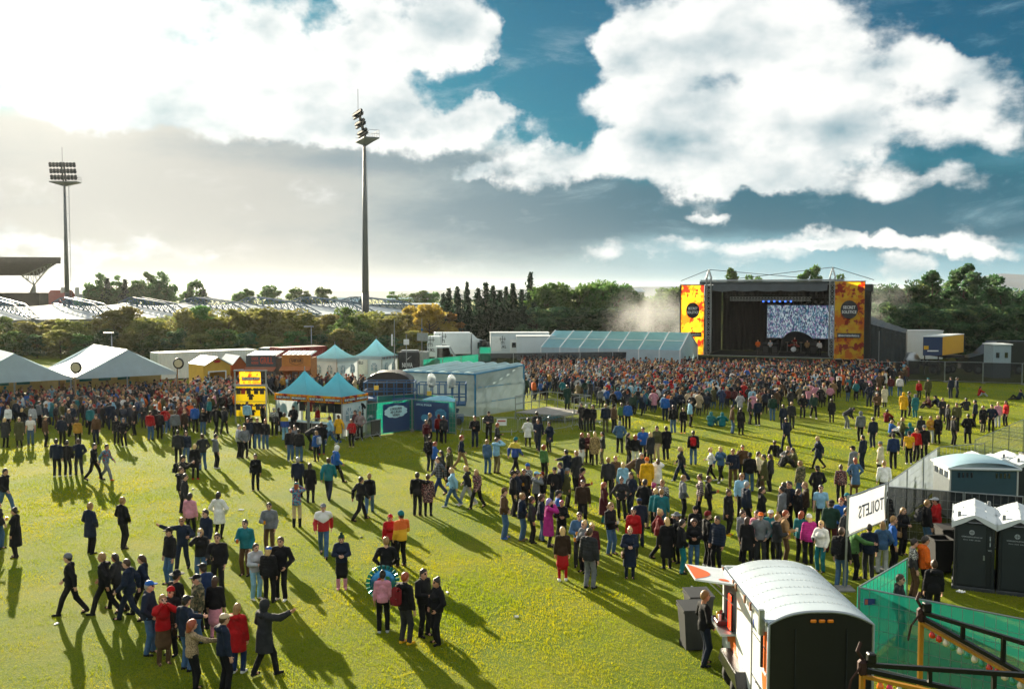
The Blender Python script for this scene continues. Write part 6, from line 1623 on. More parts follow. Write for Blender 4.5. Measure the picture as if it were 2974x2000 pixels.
# curved white roofed unit and others behind the black fence
def big_cabin(p, yaw, w, d, label):
    t = thing('toilet_block', label, 'toilet cabin', p, yaw, 'white roofed toilet blocks'); h = 2.05
    wallm = mat('block_teal', '2c4a54', .5, 0, .1, 1.5)
    for (x, y, sx, sy) in ((.04, d / 2, .06, d), (w - .04, d / 2, .06, d), (w / 2, .04, w - .16, .06), (w / 2, d - .04, w - .16, .06)): MB().box(x, y, h / 2 + .05, sx, sy, h - .1).build('wall', wallm if (y != d / 2) else mat('block_pale', 'b8bab4', .5, 0, .08), t)
    MB().grid(lambda u, v: (-.08 + (w + .16) * u, -.08 + (d + .16) * v, h + .02 + .36 * (1 - abs(2 * u - 1) ** 2.4) * (1 - .35 * abs(2 * v - 1) ** 3)), 18, 10).build('roof', mat('block_roof', 'a9c8d2', .35, 0, .05, 1, transl=.15), t, True)
    MB().box(w / 2, d / 2, h + .0, w + .18, d + .18, .10, bev=.03).build('roof_edge', M_CROOF, t)
    for k in range(4): MB().box(w * (.14 + .06 * k), -.0, h - .25, .07, .03, .2).build('vent', M_GLASS, t); MB().box(w * (.68 + .06 * k), -.0, h - .25, .07, .03, .2).build('vent', M_GLASS, t)
    for k in range(3): MB().box(-.0, d * (.2 + .3 * k), h - .28, .03, .35, .24).build('vent', M_GLASS, t)
    return t
c_ = W(2738, 1348, 2.1); big_cabin((c_.x, c_.y - .6, 0), -.10, 2.6, 1.9, 'wide toilet block with bulging pale blue roof behind the black fence')
for k, (px, py) in enumerate(((2812, 1332), (2868, 1340), (2912, 1330), (2955, 1342))): c_ = W(px, py, 2.2); toilet((c_.x, c_.y, 0), -.05, 'dark toilet with pale roof behind the wide block, %s from the left there' % ORD[k], k == 1)

# ------------------------------------------------------------------ fairground ride arms with coloured bulbs
M_RIDEB = mat('ride_black', '14171a', .4, .3, .2, 3); M_RIDEY = mat('ride_yellow', 'a8761a', .55, .1, .25, 4, dirt=.6)
BULB = {'red': mat('bulb_red', 'c02818', .12, 0, .05, spec=.8), 'pink': mat('bulb_pink', 'b81a4a', .12, 0, .05, spec=.8), 'clear': mat('bulb_clear', 'd0c8b0', .1, 0, .05, spec=.9), 'green': mat('bulb_green', '1a8a68', .12, 0, .05, spec=.8), 'orange': mat('bulb_orange', 'e0701a', .12, 0, .05, spec=.8)}
def ride_arm(px, py, Ya, px2, py2, Yb, gap, label, cols, nb):
    a = D(px, py, Ya); b = D(px2, py2, Yb); o_ = Vector((a.x, a.y, 0)); t = thing('ride_arm', label, 'fairground ride', o_, 0, 'fairground ride arms')
    A = a - o_; B = b - o_; gp_ = Vector((0, 0, -gap))
    MB().bar(A, B, .040, .042).build('top_beam', M_RIDEB, t); B2 = B + gp_ * 1.9
    lb = MB().bar(A + gp_ * .3, B2, .040, .042).build('bottom_beam', M_RIDEB, t)
    MB().bar(A + gp_ * .3 + Vector((0, -.02, -.06)), B2 + Vector((0, -.02, -.06)), .05, .03).build('bulb_strip', M_RIDEY, lb)
    for f in (.38, .72, .98):
        p_ = A + (B - A) * f; q_ = A + gp_ * .3 + (B2 - A - gp_ * .3) * f; MB().bar(p_, q_, .036, .036).build('strut', M_RIDEB, t)
    MB().tube([A + Vector((0, 0, -.1)), Vector((A.x, A.y, A.z * .62))], .032, 8).build('post', M_RIDEY, t); MB().tube([Vector((A.x, A.y, A.z * .63)), Vector((A.x, A.y, 0))], .04, 8).build('lower_post', M_RIDEY, t)
    MB().tube([Vector((B.x, B.y, B.z + .05)), Vector((B.x, B.y, 0))], .05, 8).build('inner_post', M_RIDEB, t)
    mb = MB(); mb.box(A.x, A.y, A.z - .03, .09, .09, .16, bev=.025); mb.build('head_joint', mat('ride_rust', '3a2420', .7, .3, .3, 8), t); mb = MB(); jb = A + (B - A) * .05; mb.box(jb.x, jb.y, jb.z + .07, .08, .08, .10, bev=.01); mb.build('junction_box', M_RIDEB, t)
    MB().tube([A + Vector((0, 0, .05)), A + Vector((-.06, -.02, .14)), A + Vector((-.02, 0, .22))], .018, 6).build('hook', mat('ride_rust'), t)
    MB().tube([A + Vector((-.02, -.03, 0)), A + Vector((-.12, -.03, -.14)), A + Vector((-.15, -.03, -.30))], .012, 6).build('chain', mat('ride_rust'), t)
    bulb = MB().lathe([(.018, 0), (.022, -.02), (.034, -.045), (.032, -.07), (.014, -.085), (.002, -.088)], 10).mesh('bulb'); bulb.materials.append(BULB['red']); bulb.polygons.foreach_set('use_smooth', [True] * len(bulb.polygons))
    for k in range(nb):
        f = .10 + .88 * k / nb; p_ = A + gp_ * .3 + (B2 - A - gp_ * .3) * f + Vector((0, -.02, -.075))
        c = link('bulb', bulb, t, p_); c.material_slots[0].link = 'OBJECT'; c.material_slots[0].material = BULB[cols[k % len(cols)]]
    return t
ride_arm(2676, 1776, 10.2, 3020, 1880, 9.0, .18, 'black ride arm with yellow post in front of the green fence, upper of two', ['red', 'red', 'clear', 'green', 'clear', 'green', 'clear', 'green'], 14)
ride_arm(2505, 1928, 9.2, 3050, 1964, 8.4, .16, 'black ride arm with coloured bulbs beside the trailer rear, lower of two', ['orange', 'pink', 'clear', 'green', 'clear', 'green', 'clear', 'green'], 16)

# ------------------------------------------------------------------ people: bodies grown from a distance field, one continuous surface each
def surface_nets(f, org, h):
    s = f < 0
    nx, ny, nz_ = f.shape
    cnt = np.zeros((nx - 1, ny - 1, nz_ - 1), np.int8)
    offs = [(i, j, k) for i in (0, 1) for j in (0, 1) for k in (0, 1)]
    def sub(a, o): return a[o[0]:nx - 1 + o[0], o[1]:ny - 1 + o[1], o[2]:nz_ - 1 + o[2]]
    for o in offs: cnt += sub(s, o)
    act = (cnt > 0) & (cnt < 8)
    ids = np.argwhere(act)
    if len(ids) == 0: return np.zeros((0, 3)), np.zeros((0, 4), int)
    vid = np.full(act.shape, -1, np.int64); vid[act] = np.arange(len(ids))
    acc = np.zeros((len(ids), 3)); num = np.zeros(len(ids))
    val = {o: f[ids[:, 0] + o[0], ids[:, 1] + o[1], ids[:, 2] + o[2]] for o in offs}
    for o in offs:
        for ax in range(3):
            if o[ax] == 1: continue
            p = list(o); p[ax] = 1; p = tuple(p)
            a, b = val[o], val[p]
            c = (a < 0) != (b < 0)
            t = np.where(c, a / np.where(np.abs(a - b) < 1e-9, 1e-9, a - b), 0)
            pt = np.zeros((len(ids), 3)) + np.array(o, float)
            pt[:, ax] = t
            acc += pt * c[:, None]; num += c
    V = (ids + acc / num[:, None]) * h + org
    Q = []
    for ax in range(3):
        o = [0, 0, 0]; o[ax] = 1
        a = s[:nx - o[0], :ny - o[1], :nz_ - o[2]]; b = s[o[0]:, o[1]:, o[2]:]
        e = np.argwhere(a != b)
        u, w = (ax + 1) % 3, (ax + 2) % 3
        ok = (e[:, u] > 0) & (e[:, w] > 0) & (e[:, u] < f.shape[u] - 1) & (e[:, w] < f.shape[w] - 1)
        e = e[ok]
        def cell(du, dw):
            c = e.copy(); c[:, u] -= du; c[:, w] -= dw
            return vid[c[:, 0], c[:, 1], c[:, 2]]
        q = np.stack([cell(1, 1), cell(0, 1), cell(0, 0), cell(1, 0)], 1)
        flip = ~a[e[:, 0], e[:, 1], e[:, 2]]
        q[flip] = q[flip][:, ::-1]
        Q.append(q)
    Q = np.concatenate(Q)
    return V, Q[(Q >= 0).all(1)]

def smin(a, b, k):
    t = np.clip(0.5 + 0.5 * (b - a) / k, 0, 1)
    return b * (1 - t) + a * t - k * t * (1 - t)

def prim_cap(a, b, ra, rb, flat=1.0, fw=(0, 1, 0)):
    a = np.array(a, float); b = np.array(b, float); fw = np.array(fw, float); fw /= np.linalg.norm(fw)
    r = max(ra, rb)
    def ev(X, Y, Z):
        P = np.stack([X, Y, Z], -1) - a
        ba = b - a
        t = np.clip((P @ ba) / max(ba @ ba, 1e-9), 0, 1)
        q = P - t[..., None] * ba
        if flat != 1.0: q = q + fw * ((q @ fw) * (1 / flat - 1))[..., None]
        return np.sqrt((q * q).sum(-1)) - (ra + (rb - ra) * t)
    return ev, np.minimum(a, b) - r, np.maximum(a, b) + r

def prim_ell(c, rad):
    c = np.array(c, float); rad = np.array(rad, float)
    def ev(X, Y, Z):
        k = np.sqrt(((X - c[0]) / rad[0]) ** 2 + ((Y - c[1]) / rad[1]) ** 2 + ((Z - c[2]) / rad[2]) ** 2)
        return (k - 1) * rad.min()
    return ev, c - rad, c + rad

def sdf_mesh(prims, h, k=0.03, cuts=(), post=None):
    lo = np.min([p[1] for p in prims], 0) - 3 * h - 0.01
    hi = np.max([p[2] for p in prims], 0) + 3 * h + 0.01
    n = np.ceil((hi - lo) / h).astype(int) + 1
    f = np.full(n, 0.5)
    ax = [lo[i] + h * np.arange(n[i]) for i in range(3)]
    for ev, l, u in prims:
        m = k + 2.5 * h
        i0 = np.maximum(((l - m - lo) / h).astype(int), 0); i1 = np.minimum(((u + m - lo) / h).astype(int) + 2, n)
        sl = tuple(slice(i0[i], i1[i]) for i in range(3))
        X, Y, Z = np.meshgrid(*[ax[i][sl[i]] for i in range(3)], indexing='ij')
        f[sl] = smin(f[sl], ev(X, Y, Z), k)
    if cuts or post:
        X, Y, Z = np.meshgrid(*ax, indexing='ij')
        if post: f = post(f, X, Y, Z)
        for c in cuts: f = np.maximum(f, c(X, Y, Z))
    return surface_nets(f, lo, h)

def np_mesh(V, Q, name, nslots=1, mi=None):
    me = bpy.data.meshes.new(name)
    me.vertices.add(len(V)); me.vertices.foreach_set('co', np.asarray(V, np.float32).ravel())
    Q = np.asarray(Q, np.int32); n, k = Q.shape
    me.loops.add(n * k); me.loops.foreach_set('vertex_index', Q.ravel())
    me.polygons.add(n); me.polygons.foreach_set('loop_start', np.arange(n, dtype=np.int32) * k)
    me.polygons.foreach_set('loop_total', np.full(n, k, np.int32))
    me.polygons.foreach_set('use_smooth', np.ones(n, bool))
    if mi is not None: me.polygons.foreach_set('material_index', np.asarray(mi, np.int32))
    me.update(calc_edges=True); me.validate()
    return me

def ik(a, c, l1, l2, pole):
    a = np.array(a, float); c = np.array(c, float); d = c - a; L = np.linalg.norm(d)
    mx = (l1 + l2) * 0.995
    if L > mx: c = a + d / L * mx; d = c - a; L = mx
    x = (l1 * l1 - l2 * l2 + L * L) / (2 * L)
    hgt = math.sqrt(max(l1 * l1 - x * x, 0))
    u = d / L; p = np.array(pole, float); p = p - u * (p @ u); p /= max(np.linalg.norm(p), 1e-6)
    return a + u * x + p * hgt, c

def pose(name, sex):
    m = sex == 'm'
    sw = 0.19 if m else 0.165
    J = dict(pel=(0, 0, .95), chest=(0, .005, 1.27), neck=(0, -.015, 1.46), head=(0, .03, 1.635), sw=sw,
             wl=(-sw - .07, .06, .86), wr=(sw + .07, .06, .86), fl=(-.11, 0, .085), fr=(.11, 0, .085),
             pl=(-.3, -1, 0), pr=(.3, -1, 0), kl=(-.1, 1, 0), kr=(.1, 1, 0), tl=(-.12, 1, 0), tr=(.12, 1, 0), up=(0, 0, 1), fw=(0, 1, 0))
    if name == 'stand': J.update(fl=(-.10, -.02, .085), fr=(.12, .03, .085))
    elif name == 'weight': J.update(pel=(.03, 0, .94), chest=(.0, .01, 1.26), fl=(-.15, .08, .085), fr=(.08, -.03, .085), wl=(-.19, .14, .98), wr=(.21, .13, .97), pl=(-1, -.6, 0), pr=(1, -.6, 0))
    elif name == 'pockets': J.update(wl=(-.19, .13, .97), wr=(.19, .13, .97), pl=(-1, -.7, 0), pr=(1, -.7, 0), fl=(-.12, .03, .085), fr=(.13, -.03, .085))
    elif name == 'hold': J.update(wr=(.13, .27, 1.14), pr=(.6, -.6, -.6), wl=(-.22, .10, .90), fl=(-.12, .04, .085))
    elif name == 'holdl': J.update(wl=(-.13, .27, 1.14), pl=(-.6, -.6, -.6), wr=(.22, .10, .90), fr=(.13, .05, .085))
    elif name == 'both': J.update(wl=(-.07, .29, 1.13), wr=(.09, .29, 1.15), pl=(-.7, -.5, -.6), pr=(.7, -.5, -.6), head=(0, .055, 1.62))
    elif name == 'cross': J.update(wl=(.10, .19, 1.17), wr=(-.10, .22, 1.20), pl=(-.8, .1, -.8), pr=(.8, .1, -.8))
    elif name == 'walk': J.update(pel=(0, .02, .92), chest=(0, .05, 1.25), neck=(0, .03, 1.44), head=(0, .085, 1.61), fl=(-.08, .34, .085), fr=(.08, -.36, .15), wl=(-.25, -.16, .90), wr=(.25, .26, .93), tr=(.05, 1, -.45))
    elif name == 'walk2': J.update(pel=(0, .02, .92), chest=(0, .05, 1.25), neck=(0, .03, 1.44), head=(0, .085, 1.61), fr=(.08, .34, .085), fl=(-.08, -.36, .15), wr=(.25, -.16, .90), wl=(-.25, .26, .93), tl=(-.05, 1, -.45))
    elif name == 'walkhold': J.update(pel=(0, .02, .93), chest=(0, .04, 1.26), neck=(0, .02, 1.45), head=(0, .075, 1.62), fl=(-.08, .24, .085), fr=(.08, -.26, .13), wl=(-.24, -.10, .90), wr=(.12, .28, 1.12), tr=(.05, 1, -.35))
    elif name == 'point': J.update(wl=(-.66, .18, 1.50), pl=(0, 0, -1), fl=(-.13, .08, .085), fr=(.13, -.06, .085), wr=(.24, .12, .93))
    elif name == 'pointr': J.update(wr=(.62, .28, 1.56), pr=(0, 0, -1), wl=(-.30, .30, 1.20), pl=(-.6, -.4, -.7), fl=(-.12, -.22, .12), fr=(.14, .22, .085))
    elif name == 'hugr': J.update(wr=(.50, .06, 1.36), pr=(0, -1, 0.2), fl=(-.12, .02, .085))
    elif name == 'hugl': J.update(wl=(-.50, .06, 1.36), pl=(0, -1, 0.2), fr=(.12, .02, .085))
    elif name == 'face': J.update(wl=(-.06, .19, 1.56), wr=(.07, .20, 1.58), pl=(-.8, .3, -.7), pr=(.8, .3, -.7))
    elif name == 'drink': J.update(wr=(.06, .20, 1.52), pr=(.7, .2, -.8), wl=(-.22, .08, .90), fl=(-.13, .05, .085))
    elif name == 'shoot': J.update(wl=(-.10, .42, 1.45), wr=(.10, .42, 1.45), pl=(-.6, 0, -.8), pr=(.6, 0, -.8))
    elif name == 'reach': J.update(wr=(.30, .48, 1.22), pr=(.6, -.2, -.8), fl=(-.1, .12, .085))
    elif name == 'bend': J.update(pel=(0, -.16, .92), chest=(0, .12, 1.12), neck=(0, .27, 1.22), head=(0, .40, 1.24), wl=(-.16, .32, .72), wr=(.16, .34, .70), fl=(-.12, -.05, .085), fr=(.12, .06, .085), up=(0, .75, .66), fw=(0, .66, -.75))
    elif name == 'sit': J.update(pel=(0, -.12, .13), chest=(0, -.10, .46), neck=(0, -.07, .64), head=(0, -.01, .80), fl=(-.16, .52, .07), fr=(.16, .50, .07), wl=(-.14, .30, .42), wr=(.14, .30, .42), kl=(-.1, .2, 1), kr=(.1, .2, 1), pl=(-1, -.3, -.3), pr=(1, -.3, -.3))
    elif name == 'sitlean': J.update(pel=(0, -.05, .13), chest=(0, -.20, .43), neck=(0, -.27, .60), head=(0, -.24, .77), fl=(-.10, .80, .07), fr=(.16, .55, .07), wl=(-.28, -.45, .05), wr=(.28, -.45, .05), kl=(-.1, .2, 1), kr=(.1, .2, 1))
    elif name == 'sitknees': J.update(pel=(0, -.12, .13), chest=(0, -.02, .44), neck=(0, .06, .60), head=(0, .16, .74), fl=(-.13, .42, .07), fr=(.13, .44, .07), wl=(-.04, .42, .36), wr=(.06, .42, .34), kl=(-.1, .2, 1), kr=(.1, .2, 1), pl=(-1, 0, -.3), pr=(1, 0, -.3))
    ch = np.array(J['chest']); nk = np.array(J['neck']); up = np.array(nk - ch); up /= np.linalg.norm(up)
    shc = ch + up * 0.145
    J['sl'] = shc + np.array((-sw, 0, 0)); J['sr'] = shc + np.array((sw, 0, 0))
    pe = np.array(J['pel']); hw = 0.088 if m else 0.095
    J['hl'] = pe + np.array((-hw, 0, -.02)); J['hr'] = pe + np.array((hw, 0, -.02))
    J['el'], J['wl'] = ik(J['sl'], J['wl'], .295, .26, J['pl']); J['er'], J['wr'] = ik(J['sr'], J['wr'], .295, .26, J['pr'])
    J['knl'], J['fl'] = ik(J['hl'], J['fl'], .435, .425, J['kl']); J['knr'], J['fr'] = ik(J['hr'], J['fr'], .435, .425, J['kr'])
    f = np.cross((1, 0, 0), up); J['tfw'] = -f if f @ np.array((0, 1, 0)) < 0 and name != 'bend' else (f if f[1] > 0 or name == 'bend' else -f)
    J['tfw'] = np.cross(up, (1, 0, 0)); J['spine'] = up
    return J
POSEC = {}
def get_pose(n, s):
    if (n, s) not in POSEC: POSEC[(n, s)] = pose(n, s)
    return POSEC[(n, s)]
RES = {0: 0.0175, 1: 0.026, 2: 0.042}

def finger_tubes(J, side, sx):
    """five separate, slightly curled fingers rooted in the palm"""
    w = np.array(J['w' + side]); e = np.array(J['e' + side]); d = w - e; d /= np.linalg.norm(d)
    lat = np.cross(d, (1, 0, 0)); lat = lat / max(np.linalg.norm(lat), 1e-6)
    if lat[1] < 0: lat = -lat
    nrm = np.cross(d, lat) * (1 if sx > 0 else -1)
    inn = np.array((-sx, 0, 0.0)); inn = inn - d * (inn @ d); inn /= max(np.linalg.norm(inn), 1e-6)
    V, Q = [], []
    for i, (off, L) in enumerate(((.030, .070), (.011, .080), (-.009, .075), (-.028, .060), (.036, .050))):
        th = i == 4
        a = w + d * (.035 if th else .085) + lat * off
        dr = (d * .6 + lat * .75) if th else d
        dr = dr / np.linalg.norm(dr)
        pts = [a - dr * .02, a + dr * L * .5 + inn * .008, a + dr * L * .9 + inn * .03]
        rs = (.0105, .0095, .007)
        base = len(V); u = inn; v = np.cross(dr, u)
        for p, r in zip(pts, rs):
            for j in range(5):
                t = 2 * math.pi * j / 5
                V.append(p + r * (math.cos(t) * u + math.sin(t) * v))
        V.append(pts[-1] + dr * .008)
        for s_ in range(2):
            for j in range(5): Q.append((base + s_ * 5 + j, base + s_ * 5 + (j + 1) % 5, base + s_ * 5 + 5 + (j + 1) % 5, base + s_ * 5 + 5 + j))
        tip = base + 15
        for j in range(5): Q.append((base + 10 + j, base + 10 + (j + 1) % 5, tip, tip))
    return V, Q

def torso_prims(J, m, g_=0.0, hem=None, flat=.68):
    pe, ch = np.array(J['pel']), np.array(J['chest']); up = J['spine']; tf = J['tfw']
    P = [prim_cap(pe, ch, (.135 if m else .14) + g_, (.158 if m else .14) + g_, flat, tf),
         prim_cap(np.array(J['sl']) * .82 + np.array(J['sr']) * .18, np.array(J['sr']) * .82 + np.array(J['sl']) * .18, .072 + g_ * .7, .072 + g_ * .7, .9, tf)]
    if not m: P.append(prim_ell(ch + tf * .075 + up * (-.01), (.125 + g_, .075 + g_, .085 + g_)))
    return P

def body_mesh(pn, sex, lod):
    J = get_pose(pn, sex); m = sex == 'm'; h = RES[lod]
    hd = np.array(J['head']); P = torso_prims(J, m)
    P += [prim_cap(J['neck'], hd + np.array((0, -.02, -.03)), .056 if m else .048, .052 if m else .045),
          prim_ell(hd + np.array((0, -.005, .022)), (.077, .098, .100)), prim_ell(hd + np.array((0, .028, -.052)), (.058, .064, .068))]
    if lod < 2:
        P += [prim_cap(hd + np.array((0, .088, .015)), hd + np.array((0, .112, -.022)), .009, .015),
              prim_ell(hd + np.array((.080, -.005, -.008)), (.013, .022, .034)), prim_ell(hd + np.array((-.080, -.005, -.008)), (.013, .022, .034))]
    for s, sx in (('l', -1), ('r', 1)):
        w = np.array(J['w' + s]); e = np.array(J['e' + s]); d = (w - e) / np.linalg.norm(w - e)
        P += [prim_cap(J['s' + s], e, .050, .042), prim_cap(e, w, .042, .030),
              prim_cap(w, w + d * .085, .036, .036, .5, (1, 0, 0))]
        f = np.array(J['f' + s])
        P += [prim_cap(J['h' + s], J['kn' + s], .076, .052), prim_cap(J['kn' + s], f, .052, .036), prim_cap(f + np.array((0, -.02, -.03)), f + np.array((0, .10, -.045)), .038, .032)]
    V, Q = sdf_mesh(P, h, 0.022)
    mi = np.zeros(len(Q), int)
    c = V[Q].mean(1) - hd
    ex = (np.abs(np.abs(c[:, 0]) - .033) < .018) & (np.abs(c[:, 2] - .012) < .013) & (c[:, 1] > .045)
    br = (np.abs(np.abs(c[:, 0]) - .034) < .022) & (np.abs(c[:, 2] - .042) < .007) & (c[:, 1] > .045)
    mo = (np.abs(c[:, 0]) < .026) & (np.abs(c[:, 2] + .062) < .009) & (c[:, 1] > .05)
    if lod < 2: mi[ex | br] = 1; mi[mo] = 2
    if lod < 2:
        VV = [V]; QQ = [Q]; nb = len(V)
        for s, sx in (('l', -1), ('r', 1)):
            fv, fq = finger_tubes(J, s, sx)
            VV.append(np.array(fv)); QQ.append(np.array(fq) + nb); nb += len(fv)
            mi = np.concatenate([mi, np.zeros(len(fq), int)])
        V = np.concatenate(VV); Q = np.concatenate(QQ)
    return np_mesh(V, Q, 'person_body', 3, mi)

def top_prims(J, m, kind):
    g_ = {'tshirt': .012, 'sweater': .020, 'jacket': .030, 'hoodie': .030, 'puffer': .044, 'coat': .036, 'longcoat': .038, 'dress': .016, 'raincoat': .042}.get(kind, .03)
    P = torso_prims(J, m, g_, flat=.74)
    pe = np.array(J['pel']); up = J['spine']; tf = J['tfw']
    hl = {'tshirt': .06, 'sweater': .05, 'jacket': .08, 'hoodie': .07, 'puffer': .10, 'coat': .34, 'longcoat': .52, 'dress': .38, 'raincoat': .36}.get(kind, .08)
    dn = -up
    if kind in ('coat', 'longcoat', 'dress', 'raincoat') and pe[2] > .5: dn = np.array((0, 0, -1.0))
    if pe[2] < .5: hl = min(hl, .06)
    r1 = (.145 if m else .148) + g_
    r2 = r1 + (.0 if hl < .15 else .045)
    P.append(prim_cap(pe + up * .06, pe + dn * (hl + .05), r1 + .004, max(r2, r1 + .014), .86 if hl < .15 else .90, tf))
    for s in 'lr':
        w = np.array(J['w' + s]); e = np.array(J['e' + s]); sh = np.array(J['s' + s]); d = (w - e) / np.linalg.norm(w - e)
        k = g_ * .85
        if kind == 'tshirt':
            P.append(prim_cap(sh, sh + (e - sh) * .62, .056 + k, .058 + k))
        else:
            P += [prim_cap(sh, e, .054 + k, .046 + k), prim_cap(e, w - d * .02, .046 + k, .036 + k * .8)]
    nk = np.array(J['neck'])
    if kind in ('jacket', 'puffer', 'coat', 'longcoat'): P.append(prim_cap(nk - tf * .02 - up * .05, nk - tf * .03 + up * .015, .090, .078))
    if kind in ('hoodie', 'raincoat'): P += [prim_cap(nk + np.array((-.06, 0, 0)) - tf * .10, nk + np.array((.06, 0, 0)) - tf * .10, .070, .070), prim_cap(nk - up * .05, nk + up * .01, .088, .082)]
    cutp = pe + dn * hl
    cuts = [lambda X, Y, Z: (X - cutp[0]) * dn[0] + (Y - cutp[1]) * dn[1] + (Z - cutp[2]) * dn[2]]
    return P, cuts

def top_mesh(pn, sex, kind, lod):
    J = get_pose(pn, sex); P, cuts = top_prims(J, sex == 'm', kind)
    post = None
    if kind == 'puffer': post = lambda f, X, Y, Z: f + .006 * np.sin(Z * 2 * np.pi / .085)
    elif lod < 2:
        sd = sum(map(ord, pn + sex + kind)) % 10
        post = lambda f, X, Y, Z: f + .003 * np.sin(X * 31 + Z * 23 + sd) * np.sin(Z * 37 - Y * 29 + sd) + .003 * np.sin(Z * 71 + X * 50 + Y * 40)
    V, Q = sdf_mesh(P, RES[lod] * 1.05, .028, cuts, post)
    return np_mesh(V, Q, 'clothing')

def bottom_mesh(pn, sex, kind, lod):
    J = get_pose(pn, sex); m = sex == 'm'; pe = np.array(J['pel']); up = J['spine']; tf = J['tfw']
    k = {'trousers': .014, 'loose': .030, 'tights': .006}.get(kind, .012)
    P = []
    if kind == 'skirt':
        P.append(prim_cap(pe + up * .08, pe + np.array((0, 0, -.38 if pe[2] > .5 else -.05)), .15, .20, .85, tf))
        for s in 'lr': P += [prim_cap(J['kn' + s], J['f' + s], .062, .043), prim_cap(J['h' + s], J['kn' + s], .086, .062)]
    else:
        P.append(prim_cap(pe + up * .05, pe - up * .01, .122 + k * .5, .128 + k * .7, .74, tf))
        for s in 'lr':
            f = np.array(J['f' + s]); kn = np.array(J['kn' + s])
            P += [prim_cap(J['h' + s], kn, .080 + k, .062 + k), prim_cap(kn, f + (kn - f) * .03, .060 + k, .044 + k * 1.5)]
    post = None
    if lod < 2: post = lambda f, X, Y, Z: f + .004 * np.sin(Z * 47 + X * 30) * np.sin(Z * 29 + Y * 25)
    V, Q = sdf_mesh(P, RES[lod] * 1.05, .02, (), post)
    return np_mesh(V, Q, 'clothing')

def shoe_mesh(pn, sex, s, kind, lod):
    J = get_pose(pn, sex); f = np.array(J['f' + s]); t = np.array(J['t' + s], float); t /= np.linalg.norm(t)
    fl = np.array((0, 0, .001 if pn.startswith('sit') else 0))
    a = f + np.array((0, 0, -.045)) - t * .035; b = f + np.array((0, 0, -.050)) + t * .145
    P = [prim_cap(a, b, .046, .036), prim_cap(f + np.array((0, 0, -.01)), a + t * .03, .050, .046)]
    if kind == 'boot': P.append(prim_cap(f, f + (np.array(J['kn' + s]) - f) * .62, .058, .066))
    lowz = f[2] - .083
    V, Q = sdf_mesh(P, RES[lod], .02, [lambda X, Y, Z: lowz - Z] if abs(t[2]) < .1 else ())
    return np_mesh(V, Q, 'shoe')

def hair_mesh(kind, lod):
    h = RES[lod] * (.75 if lod < 2 else .9)
    cap = prim_ell((0, -.012, .030), (.090, .108, .112))
    back = prim_ell((0, -.045, -.01), (.082, .075, .09))
    face = lambda X, Y, Z: (Y - .05) - 1.0 * (Z - .045)
    P = [cap, back]; cuts = [face]; post = None
    if kind == 'long':
        P += [prim_cap((0, -.075, .0), (0, -.125, -.27), .085, .070, .55), prim_cap((.062, -.02, .0), (.085, -.03, -.20), .036, .030), prim_cap((-.062, -.02, .0), (-.085, -.03, -.20), .036, .030)]
    elif kind == 'pony': P += [prim_cap((0, -.11, .04), (0, -.16, -.17), .036, .022)]
    elif kind == 'bun': P += [prim_ell((0, -.07, .125), (.045, .045, .042))]
    elif kind == 'curly':
        P = [prim_ell((0, -.03, .035), (.125, .13, .13)), prim_ell((0, -.06, -.05), (.11, .08, .09))]
        post = lambda f, X, Y, Z: f + .012 * np.sin(X * 110) * np.sin(Y * 105 + 1) * np.sin(Z * 115)
    elif kind == 'curlylong':
        P += [prim_ell((0, -.05, .0), (.12, .10, .12)), prim_cap((0, -.08, -.05), (0, -.13, -.34), .115, .095, .6)]
        post = lambda f, X, Y, Z: f + .010 * np.sin(X * 95) * np.sin(Y * 90 + 1) * np.sin(Z * 85)
    elif kind == 'beard': P += []
    elif kind in ('beanie', 'pompom'):
        P = [prim_ell((0, -.008, .040), (.096, .112, .120)), prim_cap((0, -.01, .035), (0, -.012, .055), .098, .098, 1.12)]
        cuts = [lambda X, Y, Z: .022 - Z - .15 * (Y < -.02)]
        cuts = [lambda X, Y, Z: .028 + .25 * np.minimum(Y, .06) - Z]
        if kind == 'pompom': P.append(prim_ell((0, -.01, .185), (.045, .045, .045)))
    elif kind == 'cap':
        P = [prim_ell((0, -.008, .045), (.094, .110, .095)), prim_ell((0, .115, .060), (.075, .085, .016))]
        cuts = [lambda X, Y, Z: .036 - Z]
    elif kind == 'hat':
        P = [prim_ell((0, -.005, .075), (.088, .104, .10)), prim_ell((0, 0, .058), (.185, .20, .016))]
        cuts = [lambda X, Y, Z: .035 - Z]
        post = lambda f, X, Y, Z: f
    elif kind == 'hood':
        P = [prim_ell((0, -.025, .02), (.112, .122, .138)), prim_ell((0, -.05, -.10), (.10, .09, .09))]
        cuts = [lambda X, Y, Z: (Y - .075) - .25 * Z]
    V, Q = sdf_mesh(P, h, .02, cuts, post)
    return np_mesh(V, Q, kind)

PM = {}
def pm(fn, *a):
    k = (fn.__name__,) + a
    if k not in PM: PM[k] = fn(*a)
    return PM[k]

